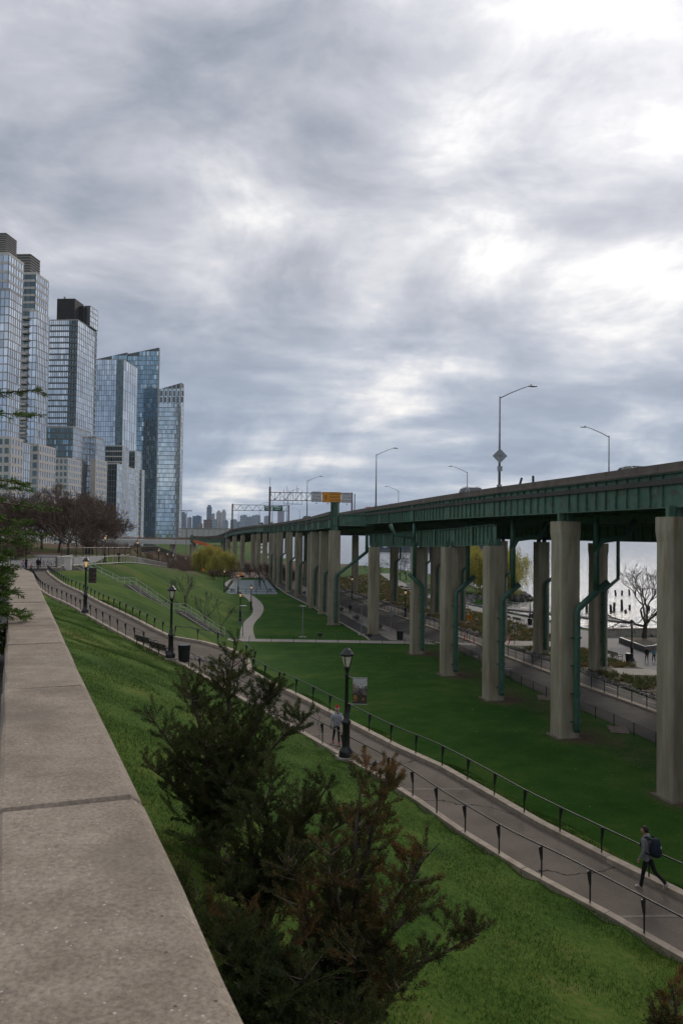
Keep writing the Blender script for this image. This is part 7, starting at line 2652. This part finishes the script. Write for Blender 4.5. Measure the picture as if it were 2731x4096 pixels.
# quilting seams of the jacket as thin rings
for i in range(7):
    z = (0.90 + i * 0.075) * sc
    rx, ry = (0.175 + 0.012 * math.sin(i)) * sc, 0.148 * sc
    MB().tube([(rx * math.cos(a) * 0.99, ry * math.sin(a) + 0.02, z) for a in np.linspace(0, 2 * PI, 21)], 0.006, 4, False).build('jacket_seam', cloth('seam_grey', (0.22, 0.225, 0.25)), t)
MB().ell((hc.x, hc.y - 0.05, hc.z - 0.125), (0.12, 0.10, 0.06), 12, 7).build('collar', cloth('cloth_404146', (0.40, 0.41, 0.46)), t, smooth=True)

small = [
    ('man in dark clothes walking along the pavement under the viaduct', (1.7, 139.2, 0.03), ang(0.15, -1), 1.76, (0.012, 0.013, 0.016), (0.012, 0.013, 0.02), (0.02, 0.02, 0.02), 1.15, False),
    ('man in dark shirt and brown shorts walking by the river', (33.95, 88.6, 0.03), ang(-0.1, -1), 1.78, (0.02, 0.02, 0.02), (0.06, 0.042, 0.03), (0.5, 0.48, 0.45), 1.0, True),
    ('woman in teal top and black leggings walking by the river', (34.85, 88.9, 0.03), ang(-0.1, -1), 1.66, (0.10, 0.19, 0.21), (0.008, 0.008, 0.01), (0.55, 0.5, 0.5), 0.95, False),
    ('person in black coat standing at the terrace railing', (-34.6, 124.4, 8.98), ang(-0.4, -1), 1.76, (0.008, 0.008, 0.009), (0.008, 0.008, 0.01), (0.02, 0.02, 0.02), 1.2, False),
    ('child in pink jacket walking away at the top of the ramp', (-42.6, 107.2, 8.42), ang(-0.4, 1), 1.42, (0.46, 0.28, 0.40), (0.06, 0.09, 0.16), (0.1, 0.1, 0.1), 1.15, False),
    ('adult in long black coat at the top of the ramp', (-40.3, 106.4, 8.40), ang(-0.4, 1), 1.75, (0.008, 0.008, 0.009), (0.01, 0.01, 0.012), (0.5, 0.5, 0.5), 1.25, False),
    ('small child in red beside the adult in black coat', (-40.9, 105.6, 8.38), ang(-0.4, 1), 0.95, (0.36, 0.06, 0.07), (0.28, 0.08, 0.10), (0.1, 0.05, 0.05), 1.2, False),
    ('stroller in dark clothes beside the riverside bin', (30.7, 127.6, 0.03), ang(-0.2, 1), 1.76, (0.012, 0.012, 0.014), (0.03, 0.03, 0.035), (0.1, 0.1, 0.1), 1.15, False),
    ('person in black walking on the far river path', (18.6, 192, 0.03), ang(-0.1, -1), 1.74, (0.01, 0.01, 0.011), (0.01, 0.01, 0.012), (0.02, 0.02, 0.02), 1.1, False),
    ('person in white shirt at the far playground', (-21.3, 222.5, 0.06), ang(0.4, -1), 1.72, (0.5, 0.5, 0.5), (0.015, 0.015, 0.02), (0.1, 0.1, 0.1), 1.0, False),
]
for i, (lb, loc, hd_, H, tp, lgc, shc, bk, sh) in enumerate(small):
    person(lb, loc, hd_, H, tp, lgc, shc, lg=((0.25, 0.08), (-0.25, 0.35)) if i not in (3,) else ((0.03, 0.02), (-0.03, 0.03)), ar=((-0.25, 0.3), (0.25, 0.3)), bulk=bk, shorts=sh)
person('person in black stooping over the far riverside bench', (20.4, 184.5, 0.03), ang(-1, 0.1), 1.7, (0.01, 0.01, 0.011), (0.01, 0.01, 0.012), (0.02, 0.02, 0.02), lg=((0.3, 0.3), (0.1, 0.2)), ar=((0.9, 0.3), (0.9, 0.3)), bulk=1.1, lean=0.42)
person('cyclist in dark clothes riding past the kerb lamp', (11.9, 132.2, 0.42), ang(0.2, -1), 1.74, (0.012, 0.012, 0.014), (0.012, 0.012, 0.014), (0.05, 0.05, 0.05), lg=((0.9, 1.1), (0.5, 0.6)), ar=((0.8, 0.2), (0.8, 0.2)), bulk=1.1, lean=0.22)


def bicycle(label, x, y, z, rz, c=(0.02, 0.02, 0.022)):
    t = thing('bicycle', label, 'bicycle', (x, y, z), rz, 'bicycles')
    for s in (-0.52, 0.52):
        MB().tube([(s + 0.34 * math.cos(a), 0, 0.34 + 0.34 * math.sin(a)) for a in np.linspace(0, 2 * PI, 21)], 0.02, 5, False).build('wheel', M['black'], t)
    q = MB()
    P_ = {'b': (-0.05, 0, 0.30), 's': (-0.22, 0, 0.80), 'h': (0.36, 0, 0.82), 'r': (-0.52, 0, 0.34), 'f': (0.52, 0, 0.34)}
    for a, b in ('bs', 'sh', 'bh', 'br', 'sr', 'hf'):
        q.tube([P_[a], P_[b]], 0.02, 5)
    q.build('frame', cloth('bike_paint_%02d' % int(c[0] * 99), c), t)
    MB().tube([(0.36, 0, 0.82), (0.34, 0, 0.98), (0.40, -0.25, 1.0)], 0.014, 4).tube([(0.34, 0, 0.98), (0.40, 0.25, 1.0)], 0.014, 4).build('handlebar', M['black'], t)
    MB().ell((-0.25, 0, 0.88), (0.13, 0.06, 0.035), 8, 5).build('saddle', M['black'], t)


bicycle('bicycle under the cyclist in dark clothes', 11.9, 132.2, 0.06, -PI / 2 + 0.2)
for i, lb in enumerate(('parked bicycle behind the black picket fence, left one', 'parked bicycle behind the black picket fence, middle one', 'parked bicycle behind the black picket fence, right one')):
    bicycle(lb, -41.6 + i * 0.8, 109.8 + i * 0.5, 8.75, 0.5 + 0.2 * i, ((0.1, 0.1, 0.1), (0.02, 0.02, 0.022), (0.15, 0.15, 0.16))[i])

# ================================================================== vehicles on the deck
M['tyre'] = mat('tyre', (0.012, 0.012, 0.012), (0.02, 0.02, 0.02), 8, 0.9)
M['car_glass'] = mat('car_glass', (0.03, 0.04, 0.04), (0.05, 0.06, 0.06), 2, 0.05, metal=0.4, spec=0.8)
M['lamp_red'] = mat('tail_lamp', (0.35, 0.01, 0.01), (0.45, 0.02, 0.02), 2, 0.3)
M['lamp_clear'] = mat('head_lamp', (0.6, 0.6, 0.58), (0.7, 0.7, 0.68), 2, 0.15)


def car(label, x, y, z, head, paint, kind='sedan', rough=0.25):
    """front = local +Y"""
    t = thing('car', label, 'car', (x, y, z), head, 'cars on the viaduct')
    pm = mat('car_paint', paint, tuple(min(1, c * 1.08) for c in paint), 2, rough, metal=0.25, spec=0.6)
    tall = {'sedan': 0.0, 'suv': 0.26, 'van': 0.55}[kind]
    W2 = 0.92

    def loft(secs, m, name, par):
        q = MB()
        k_ = len(secs[0])
        vs = [p for s in secs for p in s]
        fs = []
        for i in range(len(secs) - 1):
            for a in range(k_):
                b = (a + 1) % k_
                fs.append((i * k_ + a, i * k_ + b, (i + 1) * k_ + b, (i + 1) * k_ + a))
        fs += [tuple(reversed(range(k_))), tuple((len(secs) - 1) * k_ + a for a in range(k_))]
        q.add(vs, fs)
        return q.build(name, m, par, smooth=False)

    def sec(yv, zl, zh, w_, wt):
        return [(-w_, yv, zl), (w_, yv, zl), (w_ * 1.02, yv, (zl + zh) * 0.5), (wt, yv, zh), (-wt, yv, zh), (-w_ * 1.02, yv, (zl + zh) * 0.5)]
    bel = 0.92 + tall * 0.45
    body = loft([sec(-2.25, 0.40, bel - 0.12, 0.78, 0.72), sec(-2.1, 0.25, bel, 0.88, 0.82), sec(-1.2, 0.2, bel + 0.03, W2, 0.86), sec(0.6, 0.2, bel, W2, 0.86), sec(1.1, 0.2, bel - 0.08, W2, 0.84), sec(1.95, 0.22, bel - 0.24, 0.88, 0.78), sec(2.25, 0.32, bel - 0.36, 0.76, 0.66)], pm, 'body', t)
    top = 1.44 + tall
    back = -1.75 if kind == 'sedan' else -2.12
    rb = -0.95 if kind == 'sedan' else -1.85
    gh = loft([[(-.80, back, bel), (.80, back, bel), (.78, back + .05, bel + 0.06), (-.78, back + .05, bel + 0.06)], [(-.82, rb, bel), (.82, rb, bel), (.62, rb, top - 0.05), (-.62, rb, top - 0.05)], [(-.83, -0.1, bel), (.83, -0.1, bel), (.64, -0.1, top - 0.02), (-.64, -0.1, top - 0.02)], [(-.82, 0.35, bel), (.82, 0.35, bel), (.61, 0.30, top - 0.06), (-.61, 0.30, top - 0.06)], [(-.78, 1.12, bel - .07), (.78, 1.12, bel - .07), (.77, 1.10, bel - 0.03), (-.77, 1.10, bel - 0.03)]], M['car_glass'], 'windows', t)
    loft([[(-.60, rb - 0.06, top - 0.06), (.60, rb - .06, top - 0.06), (.56, rb - .04, top - 0.02), (-.56, rb - .04, top - 0.02)], [(-.655, -0.3, top - 0.06), (.655, -0.3, top - 0.06), (.58, -0.3, top + 0.02), (-.58, -0.3, top + 0.02)], [(-.625, 0.36, top - 0.09), (.625, 0.36, top - 0.09), (.56, 0.33, top - 0.03), (-.56, 0.33, top - 0.03)]], pm, 'roof', t)
    for s in (-1, 1):
        MB().tube([(s * 0.80, 1.12, bel - 0.05), (s * 0.635, 0.33, top - 0.05)], 0.035, 5).build('pillar', pm, t)
        MB().tube([(s * 0.835, -0.12, bel), (s * 0.645, -0.12, top - 0.03)], 0.03, 5).build('pillar', pm, t)
        MB().tube([(s * 0.81, back + .03, bel), (s * 0.62, rb, top - 0.05)], 0.045, 5).build('pillar', pm, t)
        MB().ell((s * 0.98, 0.75, bel + 0.08), (0.10, 0.06, 0.07), 8, 5).build('mirror', pm, t)
        MB().box((s * 0.62, 2.16, bel - 0.36), (0.34, 0.12, 0.14)).build('headlight', M['lamp_clear'], t)
        MB().box((s * 0.66, -2.2, bel - 0.18), (0.30, 0.10, 0.15)).build('tail_light', M['lamp_red'], t)
        if kind != 'sedan':
            MB().tube([(s * 0.56, -1.6, top + 0.05), (s * 0.56, 0.1, top + 0.06)], 0.022, 5).build('roof_rail', M['black'], t)
        for yv in (-1.38, 1.38):
            wh = MB()
            wh.tube([(s * 0.70, yv, 0.33), (s * 0.94, yv, 0.33)], 0.33, 16)
            w_ = wh.build('wheel', M['tyre'], t)
            MB().tube([(s * 0.90, yv, 0.33), (s * 0.955, yv, 0.33)], 0.2, 12).build('rim', M['galv'], w_)
    return t


car('pale silver sedan on the viaduct near the right edge', 19.0, 52.2, 16.99, ang(-0.2, 0.98), (0.42, 0.45, 0.44))
car('silver sport utility car beside the tallest highway light', 13.2, 80, 16.99, ang(0.2, -0.98), (0.40, 0.42, 0.43), 'suv')
car('light grey car peeking over the parapet left of the tallest light', 7.6, 115, 16.9, ang(-0.2, 0.98), (0.5, 0.52, 0.52))
t = car('white police car with red roof light right of the signs', 4.6, 136, 16.99, ang(-0.2, 0.98), (0.62, 0.62, 0.62))
MB().box((0, -0.2, 1.53), (1.1, 0.25, 0.12)).build('light_bar', M['red'], t)
car('dark sport utility car left of the white speed zone sign', -8.0, 182, 16.22, ang(-0.17, 0.98), (0.05, 0.06, 0.055), 'suv')
car('white van near the far bend of the viaduct', -30.6, 302, 16.1, ang(-0.3, 0.95), (0.7, 0.7, 0.68), 'van')
t = car('yellow taxi behind the left gantry post', -24.9, 281, 16.15, ang(-0.2, 0.98), (0.6, 0.38, 0.03), 'suv')
MB().box((0, -0.3, 1.80), (0.5, 0.2, 0.14)).build('roof_sign', M['white'], t)

# fallen petals and litter on the lawn
rl = np.random.default_rng(77)
n_ = 60
yy = rl.uniform(30, 98, n_)
xx = np.interp(yy, _ty, _tx) + rl.uniform(0.5, 16, n_)
P = np.stack([xx, yy, np.full(n_, 0.04)], 1)
V, F = leaf_arrays(P, np.c_[rl.normal(size=(n_, 2)), rl.normal(size=n_) * 0.2], rl.uniform(0.03, 0.07, n_), 0.035, rl)
tag(inst('litter', npmesh('litter', V, F, M['white'])), 'small white petals and scraps scattered on the lawn', 'litter', kind='stuff')

# thin air that pales the far towers
hm = bpy.data.materials.new('thin_haze')
hm.use_nodes = True
k = NT(hm.node_tree)
o_ = k.n('ShaderNodeOutputMaterial')
pv = k.n('ShaderNodeVolumePrincipled')
pv.inputs['Color'].default_value = (0.80, 0.88, 1.0, 1)
pv.inputs['Density'].default_value = 0.00004
pv.inputs['Anisotropy'].default_value = 0.2
k.l(pv.outputs[0], o_.inputs['Volume'])
hzb = MB().box((0, 4350, 73.5), (12600, 9400, 157))
tag(hzb.build('haze', hm), 'thin pale haze paling the far towers', 'haze', kind='stuff')
